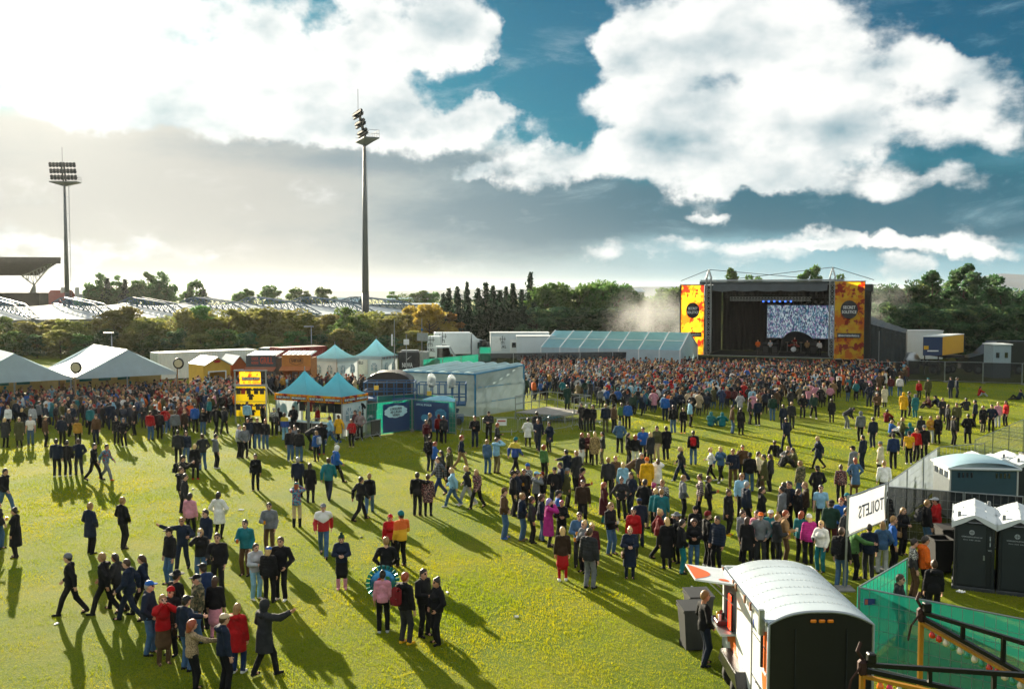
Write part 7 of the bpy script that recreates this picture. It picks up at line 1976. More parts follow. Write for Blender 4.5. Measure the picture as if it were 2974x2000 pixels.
# ---- cloth, skin and hair colours
PAL = {'black': '17181b', 'navy': '1b2536', 'charcoal': '2b2d30', 'grey': '6a6e72', 'light grey': 'a5a9ac', 'white': 'd6d6d2', 'cream': 'cfc4a8',
       'red': 'a3161a', 'dark red': '6a1a1c', 'maroon': '4a1c22', 'pink': 'c9899a', 'magenta': 'a52a78', 'purple': '4f3a72', 'orange': 'd2601a', 'yellow': 'd9a51a',
       'mustard': 'b0812a', 'green': '4c7440', 'olive': '4a4a2c', 'dark green': '1f3a30', 'teal': '1c6a72', 'blue': '2358a0', 'light blue': '86b4cc', 'denim blue': '3f5f80',
       'dark blue': '1d3155', 'brown': '55402c', 'dark brown': '33261c', 'tan': '8a6f4c', 'beige': 'b8a586', 'khaki': '77694a', 'silver': 'b0b6ba', 'lilac': 'a08cc0'}
def cloth(c):
    return mat('cloth_' + c.replace(' ', '_'), PAL[c], 0.85, 0, 0.22, 9, 0.25, 60, 0.15)
def pattern_mat(name):
    k = 'cloth_' + name
    if k in MATS: return MATS[k]
    m = bpy.data.materials.new(k); m.use_nodes = True; t = m.node_tree; t.nodes.clear(); q = NG(t)
    out = q.node('ShaderNodeOutputMaterial'); b = q.node('ShaderNodeBsdfPrincipled'); b.inputs['Roughness'].default_value = .85
    tc_ = q.node('ShaderNodeTexCoord').outputs['Object']
    if name in ('plaid',):
        s_ = q.node('ShaderNodeSeparateXYZ'); t.links.new(tc_, s_.inputs[0])
        a = q.rng(q.m('FRACT', q.m('MULTIPLY', s_.outputs[0], 9.0)), .45, .55); c_ = q.rng(q.m('FRACT', q.m('MULTIPLY', s_.outputs[2], 9.0)), .45, .55)
        f = q.m('MULTIPLY', q.m('ADD', a, c_), .5)
        col_ = q.mix(f, lin('16181c') + (1,), lin('5c6470') + (1,))
    elif name == 'striped':
        s_ = q.node('ShaderNodeSeparateXYZ'); t.links.new(tc_, s_.inputs[0])
        col_ = q.mix(q.rng(q.m('FRACT', q.m('MULTIPLY', s_.outputs[2], 14.0)), .45, .55), lin('1c1a20') + (1,), lin('b09a98') + (1,))
    elif name == 'nordic':
        s_ = q.node('ShaderNodeSeparateXYZ'); t.links.new(tc_, s_.inputs[0])
        n = q.rng(q.noise(q.v('MULTIPLY', tc_, (1, 1, 1.6)), 26, 1, .4), .50, .56)
        band = q.rng(s_.outputs[2], 1.18, 1.24)
        col_ = q.mix(q.m('MULTIPLY', n, band), lin('26272b') + (1,), lin('cfcfc8') + (1,))
    elif name == 'leopard':
        n = q.rng(q.noise(tc_, 30, 2, .5), .47, .55)
        col_ = q.mix(n, lin('4a3820') + (1,), lin('b69a62') + (1,))
    elif name == 'camo':
        n = q.rng(q.noise(tc_, 14, 2, .5), .48, .52); n2 = q.rng(q.noise(q.v('ADD', tc_, (3, 1, 2)), 13, 2, .5), .53, .57)
        col_ = q.mix(n2, q.mix(n, lin('2b2e20') + (1,), lin('55563a') + (1,)), lin('8a7a58') + (1,))
    elif name == 'floral':
        n = q.rng(q.noise(tc_, 22, 2, .5), .52, .60); n2 = q.rng(q.noise(q.v('ADD', tc_, (3, 1, 2)), 20, 2, .5), .58, .63)
        col_ = q.mix(n2, q.mix(n, lin('2a1a22') + (1,), lin('a88478') + (1,)), lin('7a2a34') + (1,))
    elif name == 'bright':
        n = q.rng(q.noise(tc_, 16, 2, .5), .47, .53); n2 = q.rng(q.noise(q.v('ADD', tc_, (3, 1, 2)), 15, 2, .5), .54, .59)
        col_ = q.mix(n2, q.mix(n, lin('25406a') + (1,), lin('4c8a9c') + (1,)), lin('a83a2c') + (1,))
    elif name == 'redwhite':
        s_ = q.node('ShaderNodeSeparateXYZ'); t.links.new(tc_, s_.inputs[0])
        f = q.rng(q.m('ADD', s_.outputs[2], q.m('MULTIPLY', q.m('ABSOLUTE', s_.outputs[0]), -.5)), 1.12, 1.14)
        col_ = q.mix(f, lin('a3161a') + (1,), lin('d8d8d4') + (1,))
    elif name == 'blueyellow':
        s_ = q.node('ShaderNodeSeparateXYZ'); t.links.new(tc_, s_.inputs[0])
        col_ = q.mix(q.rng(s_.outputs[2], 1.24, 1.26), lin('17408c') + (1,), lin('c9b23a') + (1,))
    elif name == 'redyellow':
        s_ = q.node('ShaderNodeSeparateXYZ'); t.links.new(tc_, s_.inputs[0])
        col_ = q.mix(q.rng(s_.outputs[2], 1.20, 1.23), lin('d9a51a') + (1,), lin('d2601a') + (1,))
    elif name == 'knit':
        n = q.rng(q.noise(tc_, 45, 2, .5), .4, .6)
        col_ = q.mix(n, lin('6d5a44') + (1,), lin('a8926f') + (1,))
    q.put(b.inputs['Base Color'], col_); t.links.new(b.outputs[0], out.inputs[0])
    MATS[k] = m; return m
PATTERNS = ('plaid', 'striped', 'nordic', 'leopard', 'camo', 'floral', 'bright', 'redwhite', 'blueyellow', 'redyellow', 'knit')
def cmat(c): return pattern_mat(c) if c in PATTERNS else cloth(c)
SKIN = [mat('skin_%d' % i, c, 0.55, 0, 0.06, 12, 0.1, 60, 0.35) for i, c in enumerate(('c99a80', 'b9866a', 'd3a58c', '8a5c40'))]
EYE = mat('face_dark', '2a1d18', 0.5, 0, 0.1); LIP = mat('lips', '8a4a44', 0.5, 0, 0.05)
HAIRC = {'dark': '1c1410', 'brown': '3d2716', 'fair': '8c6a3c', 'blonde': 'c2a066', 'red': '8a3a14', 'grey': '8d8d8a', 'purple': '8a76b8', 'magenta': 'a02c60', 'black': '100d0c'}
def hairm(c): return mat('hair_' + c, HAIRC[c], 0.45, 0, 0.35, 30, 0.5, 80, 0.5, stretch=(1, 1, .2))

PEOPLE = []
def set_mat(o, i, m):
    while len(o.data.materials) <= i: o.data.materials.append(SKIN[0])
    o.material_slots[i].link = 'OBJECT'; o.material_slots[i].material = m

HATS = ('beanie', 'pompom', 'cap', 'hat', 'hood')
def person(px, py, pz='stand', rot=0.0, sex='m', top=('jacket', 'black'), bot=('trousers', 'black'), hair='short dark', shoes='black', hat=None,
           label=None, lod=None, z=0.0, height=None, skin=None, at=None, key=None, tight=False):
    p = Vector(at) if at is not None else W(px, py, z)
    dist = math.hypot(p.x, p.y)
    if lod is None: lod = 0 if dist < 47 else (1 if dist < 85 else 2)
    o = link('person', pm(body_mesh, pz, sex, lod), None, p, rot)
    rs = random.Random(int(px * 7 + py * 13))
    sc = (height or (1.79 if sex == 'm' else 1.67) * rs.uniform(.965, 1.035)) / 1.75
    o.scale = (sc, sc, sc)
    sk = SKIN[skin if skin is not None else rs.choice((0, 0, 1, 2, 2))]
    set_mat(o, 0, sk); set_mat(o, 1, EYE); set_mat(o, 2, LIP)
    J = get_pose(pz, sex)
    def part(nm, me, m, head=False):
        c = link(nm, me, o)
        if head:
            c.location = J['head']
            if pz == 'bend': c.rotation_euler = (-.75, 0, 0)
        set_mat(c, 0, m); return c
    part({'longcoat': 'coat', 'raincoat': 'raincoat'}.get(top[0], top[0]), pm(top_mesh, pz, sex, top[0], lod), cmat(top[1]))
    if bot: part({'loose': 'trousers', 'skirt': 'skirt', 'tights': 'leggings'}.get(bot[0], 'trousers'), pm(bottom_mesh, pz, sex, bot[0], lod), cmat(bot[1]))
    sh, shk = (shoes, 'shoe') if not shoes.endswith(' boots') else (shoes[:-6], 'boot')
    for s in 'lr': part('boot' if shk == 'boot' else 'shoe', pm(shoe_mesh, pz, sex, s, shk, lod), cmat(sh))
    if hair and hair != 'none':
        k, c = hair.split(' ')
        part('hair', pm(hair_mesh, k, lod), hairm(c), True)
    if hat:
        k, c = hat.split(' ', 1)
        part({'pompom': 'beanie'}.get(k, k), pm(hair_mesh, k, lod), cmat(c), True)
    tag(o, label or 'person', 'person', 'festival goers')
    PEOPLE.append((o, px, py))
    return o

# ------------------------------------------------------------------ who stands where (photo pixels of the feet, per zoomed block)
CC = dict(bk='black', nv='navy', ch='charcoal', gy='grey', lg='light grey', wh='white', cr='cream', rd='red', dr='dark red', mr='maroon', pk='pink', mg='magenta', pu='purple', og='orange', ye='yellow',
          mu='mustard', gn='green', ol='olive', dg='dark green', te='teal', bl='blue', lb='light blue', db='denim blue', dk='dark blue', br='brown', bd='dark brown', ta='tan', be='beige', kh='khaki')
GC = dict(j='jacket', h='hoodie', p='puffer', c='coat', l='longcoat', t='tshirt', s='sweater', d='dress', r='raincoat')
BC = dict(t='trousers', o='loose', g='tights', k='skirt')
HC = dict(s='short', l='long', p='pony', b='bun', c='curly', q='curlylong')
HCC = dict(d='dark', b='brown', f='fair', l='blonde', r='red', g='grey', p='purple', m='magenta', k='black')
TC = dict(B='beanie', P='pompom', C='cap', H='hat', D='hood')
PC = dict(st='stand', wt='weight', po='pockets', ho='hold', hl='hugl', hr='hugr', bo='both', cs='cross', wk='walk', w2='walk2', wh='walkhold', pt='point', pr='pointr', fa='face', dk='drink', sh='shoot',
          rc='reach', be='bend', si='sit', sl='sitlean', sk='sitknees')
FC = dict(A=0, AL=45, L=90, TL=135, T=180, TR=-135, R=-90, AR=-45)
TABLE = '''
@0 1300 2.24
370 190 st A m j.nv t.bk sd - wh;440 186 st A m j.bk t.bk sd - wh;515 178 po AL m j.nv t.ch sb - bk;610 212 wk R m j.bk t.bk sd - bk;690 212 w2 R m s.bright t.gy sd - og
30 425 wk R m j.bk t.db sd - bk;105 715 st L f l.bk g.bk bd - bk;-8 660 ho R f j.ch t.db ld - bk;590 690 po AR m c.nv t.bk sf - bk;800 660 wt AR m j.bk t.bk sf - bk
1160 105 st A m j.ch t.bk sd - bk;1215 100 st T f j.nv t.db lb - bk;1270 208 st A f c.bk g.bk ll - rd;1320 145 po AL m j.ch t.db sb - bk;1405 136 st AR m h.gy t.bk sd - wh
1190 320 sh R m j.bk t.db sd C.bk bk;1178 420 st R m h.bk t.bk sb - bk;1205 470 st R m j.ch t.bk sd - bk;1240 600 st A f j.pk g.bk ld - bk;1425 592 wt A f c.wh g.bk ld - bk
1345 760 st TL m j.nv t.ch sd - bk;1665 280 st T f j.bk t.bk bd - bk;1190 800 pr T m j.nv t.nv sf - bk;1310 880 dk T f j.bk t.db ll - wh;1420 960 ho T m s.bk t.bk sb - bk
1110 890 st TL m j.bk t.db sb C.bk bk;1600 830 ho T m j.te t.br sd - bk;1755 690 ho T m h.gy t.br sd - bk;1665 985 bo TR f j.lg t.lb lb - wh;1750 1010 st A f p.bk t.bk ll C.bl bk
1832 990 po T m j.bk t.bk sb - wh;470 1090 wk L m j.bk t.bk sd B.gy bk;690 1090 wk L m h.bk t.bk sf - bk;770 1062 w2 L f j.ch t.bk ld - bk;850 1130 w2 L m p.nv t.nv sb - bk
945 1085 wk L f j.nv t.bk pb - bk;975 1345 po R m j.nv t.db sg C.bl bk;1065 1405 fa TR f j.rd k.br lf - br.b;1122 1345 ho T f j.bk t.bk lb B.rd bk;1152 1250 st AR m s.bk t.bk sd H.bk bk
1215 1450 hr AR m j.nv t.db sd C.ch bk;1292 1270 st TL m j.camo t.db sg C.bk bk;1330 1190 st AL m j.dk t.bk sd C.bk bk;1405 1250 st A f s.bk k.pk lb - bk;1255 1590 rc AR f s.knit t.bk qr - bk
1460 1590 st AR m h.nv t.bk sb C.be bk;1548 1465 st A f r.rd t.dk lf - wh;1725 1485 pr AR m r.ch t.bk n D.ch bk
@800 1200 1.96
85 272 st TR m j.bk t.db sd - wh;134 280 st A m j.bk t.db sd - bk;112 250 st T m s.gy t.br sd - bk;200 212 be R m j.ch t.bk sd - bk;235 274 st AL f j.bl g.bk lf - bk
262 236 st A m j.bk t.nv sb - rd;435 192 ho T f h.rd t.bk lb - be;482 154 po T m s.striped t.bk sf - bk;456 150 ho TL m j.mr t.bk sd - bk;316 180 wk L f j.lb t.db lb - wh
362 166 w2 AL f c.ye g.bk lb - bl;345 398 wk R m h.bl t.bk n D.wh bk;303 495 wk A m j.te t.nv sb - bk;130 480 st A m j.nv t.bk sg - bk;198 512 st A f c.bk g.bk ld - bk
122 650 fa A f s.bright g.be lr C.te bk.b;275 815 wk T m j.redwhite t.db sd C.gy bk;378 1000 bo T f j.nv k.bk ld P.dg pk.b;480 612 wk AR m j.bk t.bk sd - bk;535 575 w2 A f h.bk t.db bf - bk
808 585 hr A m h.bk t.bk sd - br;868 586 st A f c.floral g.bk sb - bk;1012 533 wk L f j.lb t.db ll - wh;1095 525 wk L f h.ch t.lg ll - wh;1150 542 w2 TL f j.floral t.bk ll - bk
935 472 wk TL m j.plaid t.dk sd - br;878 330 st AR m j.bk t.nv sd C.bk bk;908 352 st R f j.bl t.bk lr - bk;952 412 wh L f j.ch t.bk ld - bk;992 400 st TL f j.ol t.bk lb - bk
1055 318 wk R m s.nv t.ta cr - br;878 172 st R m j.ch t.bk sf - bk;858 196 st TR f j.mr t.ch lb - bk;930 165 hr A f j.dr t.bk n D.mr bk;958 170 st A f j.ch t.bk lb - bk
1135 196 ho T m s.bk t.nv sd - br;1215 162 bo T m j.ch t.bk sd C.bk bk;1262 232 ho R m j.ch t.bk sr - bk;1205 346 st AR f j.db t.db lf - bk;1257 342 fa AR m h.lb t.kh sb - bk
1362 348 wk AR m j.blueyellow t.bk sd B.te bk;1437 192 po A f c.wh g.bk bd - bk;1495 216 wh T m j.nv t.nv sb - br;1488 165 st A m j.ch t.bk sd - bk;1560 222 ho TL f c.nv g.bk bd - bk
655 855 st T f j.rd t.bk lb C.rd bk;718 874 ho AL m j.redyellow t.bk sd B.te br;632 1060 po A m s.bk t.bk sf - bk;612 1248 st A f s.pk t.bk bd - lg;738 1312 st AR m h.bk t.ch sr - ye
842 1268 ho TR m j.bk t.bk sd - bk;922 1312 po TL f j.bk t.bk bd - bk
@1400 1200 2.591
165 942 po R m j.br t.db sd B.br bl;232 772 st R m j.bk t.bk sd C.bk bk;268 742 st R f h.nv t.bk bb - bk;314 722 ho T f j.bk g.bk ld - bk;345 680 st TL f s.nordic t.bk lf B.bl bk
405 760 dk R m h.gy t.bk sb C.lb bk;455 740 st TL f j.bk t.bk ld B.dr bk;300 958 po R m p.nv t.db sf - br;372 976 st R f j.ch t.bk cb - bk;445 962 st R f p.nv t.db cb - bk.b
500 1004 dk R f l.mg g.bk lp - bk;598 990 bo T f s.bk t.bk sm - bk;545 735 ho T m j.bk t.nv sd C.bk bk;590 695 st L m j.nv t.bk sd - bk;638 705 st R f c.ol t.bk lf B.gy bk
752 745 ho R m j.mr t.bk sd B.bk bk;757 850 st T m j.bd t.bk sd - bk;570 940 st R m s.bl t.bk sd C.ch bk;605 1262 st A f j.bd k.rd ll - wh;732 1155 ho T m j.db t.ch sb - bk
770 1195 ho TL f j.gy t.bk bl - bk;826 1215 st T f j.mr t.bk bl - bk;805 1318 st AR m p.ch t.gy sb - bk;1110 1242 bo T f l.nv g.nv bl - bk;965 1062 ho TR m j.bk t.db sf - br
1138 1088 st T f j.rd t.ch ld - bk;1182 1010 st A m j.nv t.nv sd C.dk bk;915 836 st R f l.mr t.te qr - br;1047 800 wt T f j.ch t.bk bd - bk;1122 765 po TL m j.nv t.nv sb - bk
948 650 st A m j.ch t.bk sf - bk;1003 600 st T f j.br t.bk lr - bk;1060 650 st A f c.lb g.bk ll - bk;1120 560 be R m j.br t.bk sb - bk;1196 600 st TR m j.ch t.bk sg - bk
1240 640 st A m r.ye t.bk n B.og bk;1322 620 fa A f c.wh t.bk lb - bk;1222 862 po AR m j.bk t.kh sd - bk;1290 860 st R f j.mr t.bk bm - bk;1356 840 st TL m s.nordic t.bk sf - bk
1510 800 po R m j.gy t.bk sf - bk;1305 900 st A f j.te t.bk bl - bk;1348 930 st A m s.te t.db sf - bk;1325 1092 wh R f j.dr t.bk bl - bk;1390 1172 st A f l.bk g.bk ll - bk
1465 1125 fa TL f c.bk g.bk lb H.gy bk;1500 1206 po R m j.bk t.te sd - bk;1592 1172 bo T f h.bk t.db cb - bk.b;1602 1060 st T f j.bk t.bk lr B.bk bk;1690 1155 st R m j.bk t.bk sb B.dr wh
1770 1188 st TL m p.nv t.bk sd - bk;1640 780 st L f s.striped t.bk bb - bk;1700 800 ho R m j.bk t.bk sb - bk;1850 918 st TR f c.bk g.bk bb - ye;1950 800 st T m s.lb t.bk sf - bk
1985 880 st R m p.nv t.bk sg - bk;2100 900 st R f c.bk g.bk pd - bk;2255 905 st AL m j.gy t.bk sd - bk;2302 860 wt TL m j.nv t.bk sd - bk;1955 1110 st TR f h.gy t.bk bb - bk
1990 1150 st AR f c.bk t.bk lb - bk;2062 1100 st TL f j.pk t.bk bb - bk;2092 1150 po T m h.gy t.ch sr C.og bk;2170 1120 ho TL m j.te t.bk sd C.wh bk;2216 1165 ho R m h.ch t.bk sf - bk
2275 1130 ho R m j.ta t.br sr - bk;750 388 st TR f j.bk k.wh lr - bk;800 382 bo T f j.mr g.bk lf - bk;848 392 st A f c.leopard g.bk ll - bk;908 382 st L f j.ch t.camo ld - bk
465 500 st AR f s.gn t.bk cr - bk;635 570 hl AL m j.nv t.db sd - bk;712 582 st AL m c.ch t.bk sf - bk;1035 302 po A m j.db t.bk sg C.gy bk;1098 388 st R f j.bk t.bk pd - bk
1152 398 st A f j.bk t.wh qr - wh;1210 366 ho T m j.bl t.bk sd - bk;1267 388 st AL f c.ch g.bk ll - bk;1315 350 st TL m j.ol t.be sd - bk;1384 352 st A m c.bk t.bk sd - bk
1500 512 wk L f j.ch o.nv pl - wh;1588 388 st A m j.bk t.db sd - bk;1725 512 wh L f s.wh g.bk bl - wh;1797 520 wk TL f j.db g.bk ll - wh;1885 565 ho T m j.nv t.br sf - bk
1958 520 dk T m j.br t.bk sb - bk;2012 595 st A m j.bk t.db sd C.bk br;2120 604 st L m c.ol t.br sd - br;2075 560 st R f j.cr t.bk lb - bk;2168 590 st AL f j.ch t.bk lb - bk
2215 326 sl AR m j.bk t.bk sb - bk;2275 405 sk R m j.ch t.bk sd - bk;2335 402 si L m j.ol t.bk sd - bk;2292 275 wk A m j.nv t.nv sd - bk;2300 380 si TL m j.gy t.bk sf - bk
@1900 1250 2.0903
885 440 st AL m h.camo t.db sf - bk;988 475 po A m j.bk t.bk sd C.bk bk;1130 440 st A f j.floral t.bk bb - bk;1217 398 wt A f d.db k.br lr - bk;1205 330 st AL m h.gy t.bk sd C.bk bk
1392 440 st A m s.wh t.bk sf - bk;1265 238 st AL m j.nv t.nv sd - bk;1372 272 st AL f c.cr t.bk n B.gy br;1450 232 st A m j.dk t.bk sd C.bk bk;1545 205 st A m t.ye t.bk sd C.bk wh
1587 190 st T m h.rd t.bk sf - bk;1637 172 st A m j.bk t.bk n B.gy bk;997 232 wk L f c.nv g.bk ll - bk;822 590 wt TL m j.nv t.bk sd - bk;786 602 st AL m j.ch t.bk sd - bk
870 615 st R f j.bk t.bk lb - bk;915 605 ho L m j.bd t.bk sf - bk;1008 615 st T m t.lb t.bk sd - bk;1070 745 ho AR m j.dg t.mr sd C.bk bk;1132 722 ho TL m j.bl t.bk sr - bk
888 800 st AR f j.te t.bk lr - bk;937 812 st A f p.mg t.bk ll B.wh bk;1010 858 ho TL f j.wh t.te pl - bk;1130 955 st AR m j.bk t.db sb - bk;1210 905 rc R m j.gn t.bk sb - bk
1300 905 st A m j.nv t.ch sd - bk;1398 660 st AR m j.bk t.bk sd - bk;1500 755 bo TR f c.bk t.bk lf - bk;1648 732 st R m j.bk t.db sf - bk;1710 716 bo L m j.rd t.bk sd C.lg bk
1382 872 po A f j.db t.lg lf - bk;1442 862 st R m s.bl t.bk sf - bk;1568 1012 st R m s.nordic t.br sd - bk;1634 1018 po R m h.og t.bk sd - bk;1480 1300 st TR m j.ch t.bk sb - bk
1692 1165 st A f h.bk t.bk bb - bk;300 1432 wt R m s.bk t.nv sf - bk;1165 672 ho T m j.ch t.bk sd B.te bk;1162 800 po TR m j.ch t.bk sd - bk
@1900 700 2.171
120 1212 st A m j.bk t.db sd - bk;182 1212 st T f j.bk t.bk lb - og;225 1172 st R m p.lb t.bk sd - bk;68 1132 st A m j.bl t.nv sd - bk;545 1220 st AR f l.bk g.bk ld - bk
490 1214 st R m j.br t.db sd - bk;652 1164 st A m j.nv t.bk sd - wh;600 1156 st R m j.ch t.bk sd - bk;745 1134 st A m j.dg t.db sb - bk;812 1190 st A f j.nv t.nv lb - bk
864 1182 st AR m j.ch t.ch sf - bk;935 1118 po T m j.bk t.bk sg - bk;1004 1119 wk T m j.dg t.bk sr - wh;1118 1144 st A f c.bk g.bk cb - bk;1215 1182 be R m h.ch t.gy sd - wh
1358 1045 wt A m j.nv t.nv sd - bk;1408 1062 st A f c.ch g.bk lr - bk;1452 1048 st A f l.cr t.bk lb - bk;1547 980 st AR m h.wh t.db sf - bk;1490 978 st A m j.mr t.db sd - bk
1668 1002 st T f j.rd t.bk lr - bk;1725 1002 st A m c.ol t.bk n B.te bk;1870 992 st A m j.nv t.nv sd C.bk bk;1906 988 st R m j.nv t.nv sd - bk;2058 980 si R f j.rd t.lg lb - bk
1570 1114 st AR m r.ye t.bk n D.ye bk;1645 1114 st A f r.te t.te n D.gy bk;1604 1102 ho R m j.ch t.bk sd - bk;1725 1054 si L m j.mr t.bk sf - bk;1785 1047 sk AL m j.nv t.bk sd C.bk bk
1815 1144 ho T f c.ch g.bk lb - bk;1965 1068 si A m j.ch t.bk sd - bk;2070 1207 st T f c.bk t.camo lb - bk;2125 1205 po TL m j.nv t.bk sd - bk;2165 1174 st A f j.pk t.lg bl - bk
2216 1167 st L f j.rd t.bk lb - bk;1976 1277 po A m c.bk t.bk sd - bk;1884 1287 st R m j.ch t.bk sd - bk;1740 1277 ho T f j.mu t.lg lb - bk;1787 1280 st TL f c.bk g.bk ll - bk
1680 1274 st A f j.ch t.floral lb - bk;1560 1294 bo R f j.ol t.bk lf - bk;1378 1302 st A m j.nv t.nv sd - bk;1300 1264 st A m h.gy t.bk n D.gy bk;1402 1112 ho T m j.br t.bk sg - bk
1470 1144 si AR m j.dr t.bk sd - bk;1500 1214 si R f j.bl t.lb lf - bk;1610 1238 si A f r.te t.te n D.te bk;1540 1235 si L m h.lg t.bk lf - bk;360 1167 si AR m r.te t.te n D.te bk
428 1170 si A m r.te t.te n D.te bk;2290 1002 sl L m j.nv t.bk sd - bk;2022 1172 st AL m j.nv t.bk sd - bk;1850 1192 st R f j.ch t.bk lb - bk;1905 1200 st TL m j.ol t.bk sb - bk
@1440 1100 5.83
1450 860 ho TL m j.bk t.ch sd - bk;1535 895 st A m j.bk t.ch sg - bk;1645 892 st TL f j.bk t.bk cd - wh;1857 915 st A m h.nv t.ol sf - br;1992 915 st AR m j.br t.bk sd B.bk bk
2232 850 st A m j.bl t.bk sd C.bk bk;2128 842 st A f s.gn t.bk lb - bk;1908 400 st A f j.rd t.bk ll B.cr bk
@0 700 2.614
65 1447 st T f j.wh t.bk ll - bk;170 1462 po A f j.bk t.bk ll - bk;250 1442 st A f p.lg t.db lb - bk;300 1422 st AR m h.gy t.bk sd - bk;382 1392 st L m j.lb t.bk sd - bk
150 1565 st T f l.ol g.bk ll - bk;236 1548 st T m t.wh t.db sd - bk;40 1568 st A f c.ch g.bk ll - bk;345 1560 st R m j.br t.bk sd C.cr bk;472 1550 st A m j.nv t.bk sd - bk
525 1484 st R f j.ch t.bk lf - bk;592 1562 st A f h.mu t.bk lb - bk;640 1402 st A f c.bk g.bk lr B.bl bk;692 1400 st L f p.gy t.bk bl - bk;480 1347 st A m j.dk t.bk sd - bk
550 1432 ho T f j.nv t.bk ll - bk;735 1542 st T m j.br t.nv sd - bk;762 1372 wk AL m j.nv t.ch sd - bk;842 1432 st A m h.nv t.nv sb - bk;872 1312 w2 L m j.bl t.bk sd - bk
942 1562 wt T f j.bk t.bk lb - wh;885 1542 st TR f j.bk t.bk ld - bk;1025 1472 st TL m j.bk t.bk sb - bk;1092 1420 ho T f c.ch g.bk ld - bk;1142 1512 st A m h.rd t.db sb - bk
1212 1502 st A m j.bk t.bk sd - bk;1252 1462 wt A f h.rd t.db lg - wh;1332 1512 st A m h.gy t.bk sb - bk;1402 1500 st R m j.bd t.bk sf - bk;1415 1422 st TL m j.bk t.bk sd - bk
1482 1452 st A m j.bl t.bk sd - bk;1640 1467 wk A m j.bk t.bk sd B.bk bk;1702 1467 w2 A m j.ch t.bk sd - bk;1742 1312 st A m c.bk t.bk n - bk;1545 1470 st T f j.bk t.db lr - bk
690 1470 st A m h.te t.bk sd - bk;975 1395 st T m j.ch t.ch sf - bk;1175 1400 dk AL f s.lb t.bk ll - bk;470 1432 wk R m j.ol t.bk sb - bk;1590 1380 st L f j.te t.bk lf - bk
@600 850 2.915
275 1397 po R m j.lg t.bk sg - bk;322 1400 po TR m j.gy t.bk sf - bk;350 1317 st T m j.bk t.bk sd - bk;382 1322 st A m j.nv t.bk sd C.bk bk;432 1322 st T m p.bk t.db sb - bk
502 1327 st T f j.bk t.db lr - bk;572 1212 st A m s.nordic t.bk sg - bk;612 1200 st A f c.bk g.bk ld - bk;662 1252 st A f j.blueyellow t.lb lb - bk;737 1192 ho T m h.bk t.ch sb C.bk bk
345 1150 st A m h.lb t.bk sb - bk;478 1160 st AR f j.bk t.bk ld - bk;860 1190 st R m j.dk t.bk sg - bk;942 1180 st TL f j.rd t.bk lf - bk;190 1030 st A m l.bk t.bk n - bk
'''
GN = {'puffer': 'padded jacket', 'longcoat': 'long coat', 'tshirt': 'T-shirt'}
PN = {'plaid': 'plaid', 'striped': 'striped', 'nordic': 'nordic patterned', 'leopard': 'leopard patterned', 'camo': 'camouflage', 'floral': 'floral', 'bright': 'colourful', 'redwhite': 'red and white',
      'blueyellow': 'blue and yellow', 'redyellow': 'orange and yellow', 'knit': 'beige knitted'}
BN = {'loose': 'trousers', 'tights': 'leggings'}
FN = {'A': 'seen from behind', 'T': 'facing us', 'L': 'facing left', 'R': 'facing right', 'AL': 'turned away left', 'AR': 'turned away right', 'TL': 'turned half left', 'TR': 'turned half right'}
def zone(px, py):
    if px < 130: return 'at the left edge'
    if 640 < px < 1120 and py < 1330: return 'by the merchandise tents'
    if 1120 <= px < 1450 and py < 1330: return 'by the sponsor banners'
    if 1450 <= px < 1850 and py < 1300: return 'near the viewing platform'
    if px <= 640 and py < 1330: return 'in the left crowd'
    if px < 850 and py > 1560: return 'in the lower left group'
    if px < 850: return 'on the left lawn'
    if px < 1450: return 'on the middle lawn'
    if px > 2440 and py > 1400: return 'by the toilets'
    if px > 1850 and py < 1400: return 'on the right lawn'
    return 'in the queue' if py > 1400 else 'behind the queue'
def cname(c): return PN.get(c, c)
def describe(tp, bt, hr, ht, pz, fc, px, py):
    a = 'person in %s %s' % (cname(tp[1]), GN.get(tp[0], tp[0]))
    b = ' and %s %s' % (cname(bt[1]).replace('denim blue', 'jeans-blue'), BN.get(bt[0], bt[0]))
    h = ''
    if ht: h = ', %s %s' % (cname(ht.split(' ', 1)[1]), {'pompom': 'bobble hat', 'hat': 'brimmed hat'}.get(ht.split(' ')[0], ht.split(' ')[0]))
    elif hr != 'none':
        k, c = hr.split(' '); h = ', ' + {'short': c + ' hair', 'long': 'long %s hair' % c, 'pony': c + ' ponytail', 'bun': c + ' hair up', 'curly': 'curly %s hair' % c, 'curlylong': 'long curly %s hair' % c}[k]
    act = {'walk': 'walking', 'walk2': 'walking', 'walkhold': 'walking', 'sit': 'sitting', 'sitlean': 'sitting', 'sitknees': 'sitting', 'bend': 'bending', 'point': 'pointing', 'pointr': 'arm outstretched', 'drink': 'drinking', 'face': 'hands to face'}.get(pz)
    f = ', ' + (act if act else FN[fc])
    z = ' ' + zone(px, py)
    s = a + b + h + f + z
    if len(s.split()) > 14: s = a + h + f + z
    if len(s.split()) > 14: s = a + h + z
    return s
def cc(k): return CC.get(k, k)
ROWS = []
ox = oy = 0; sc_ = 1.0
for ln in TABLE.strip().split('\n'):
    if ln[0] == '@':
        ox, oy, sc_ = map(float, ln[1:].split()); continue
    for e in ln.split(';'):
        x, y, pz, fc, sx, tp, bt, hr, ht, sh = e.split()
        k1, c1 = tp.split('.'); k2, c2 = bt.split('.')
        sh = cc(sh[:-2]) + ' boots' if sh.endswith('.b') else cc(sh)
        ROWS.append(dict(px=ox + float(x) / sc_, py=oy + float(y) / sc_, pz=PC[pz], fc=fc, sx=sx, tp=(GC[k1], cc(c1)), bt=(BC[k2], cc(c2)), hr='none' if hr == 'n' else HC[hr[0]] + ' ' + HCC[hr[1]],
                         ht=None if ht == '-' else TC[ht[0]] + ' ' + cc(ht.split('.')[1]), sh=sh))
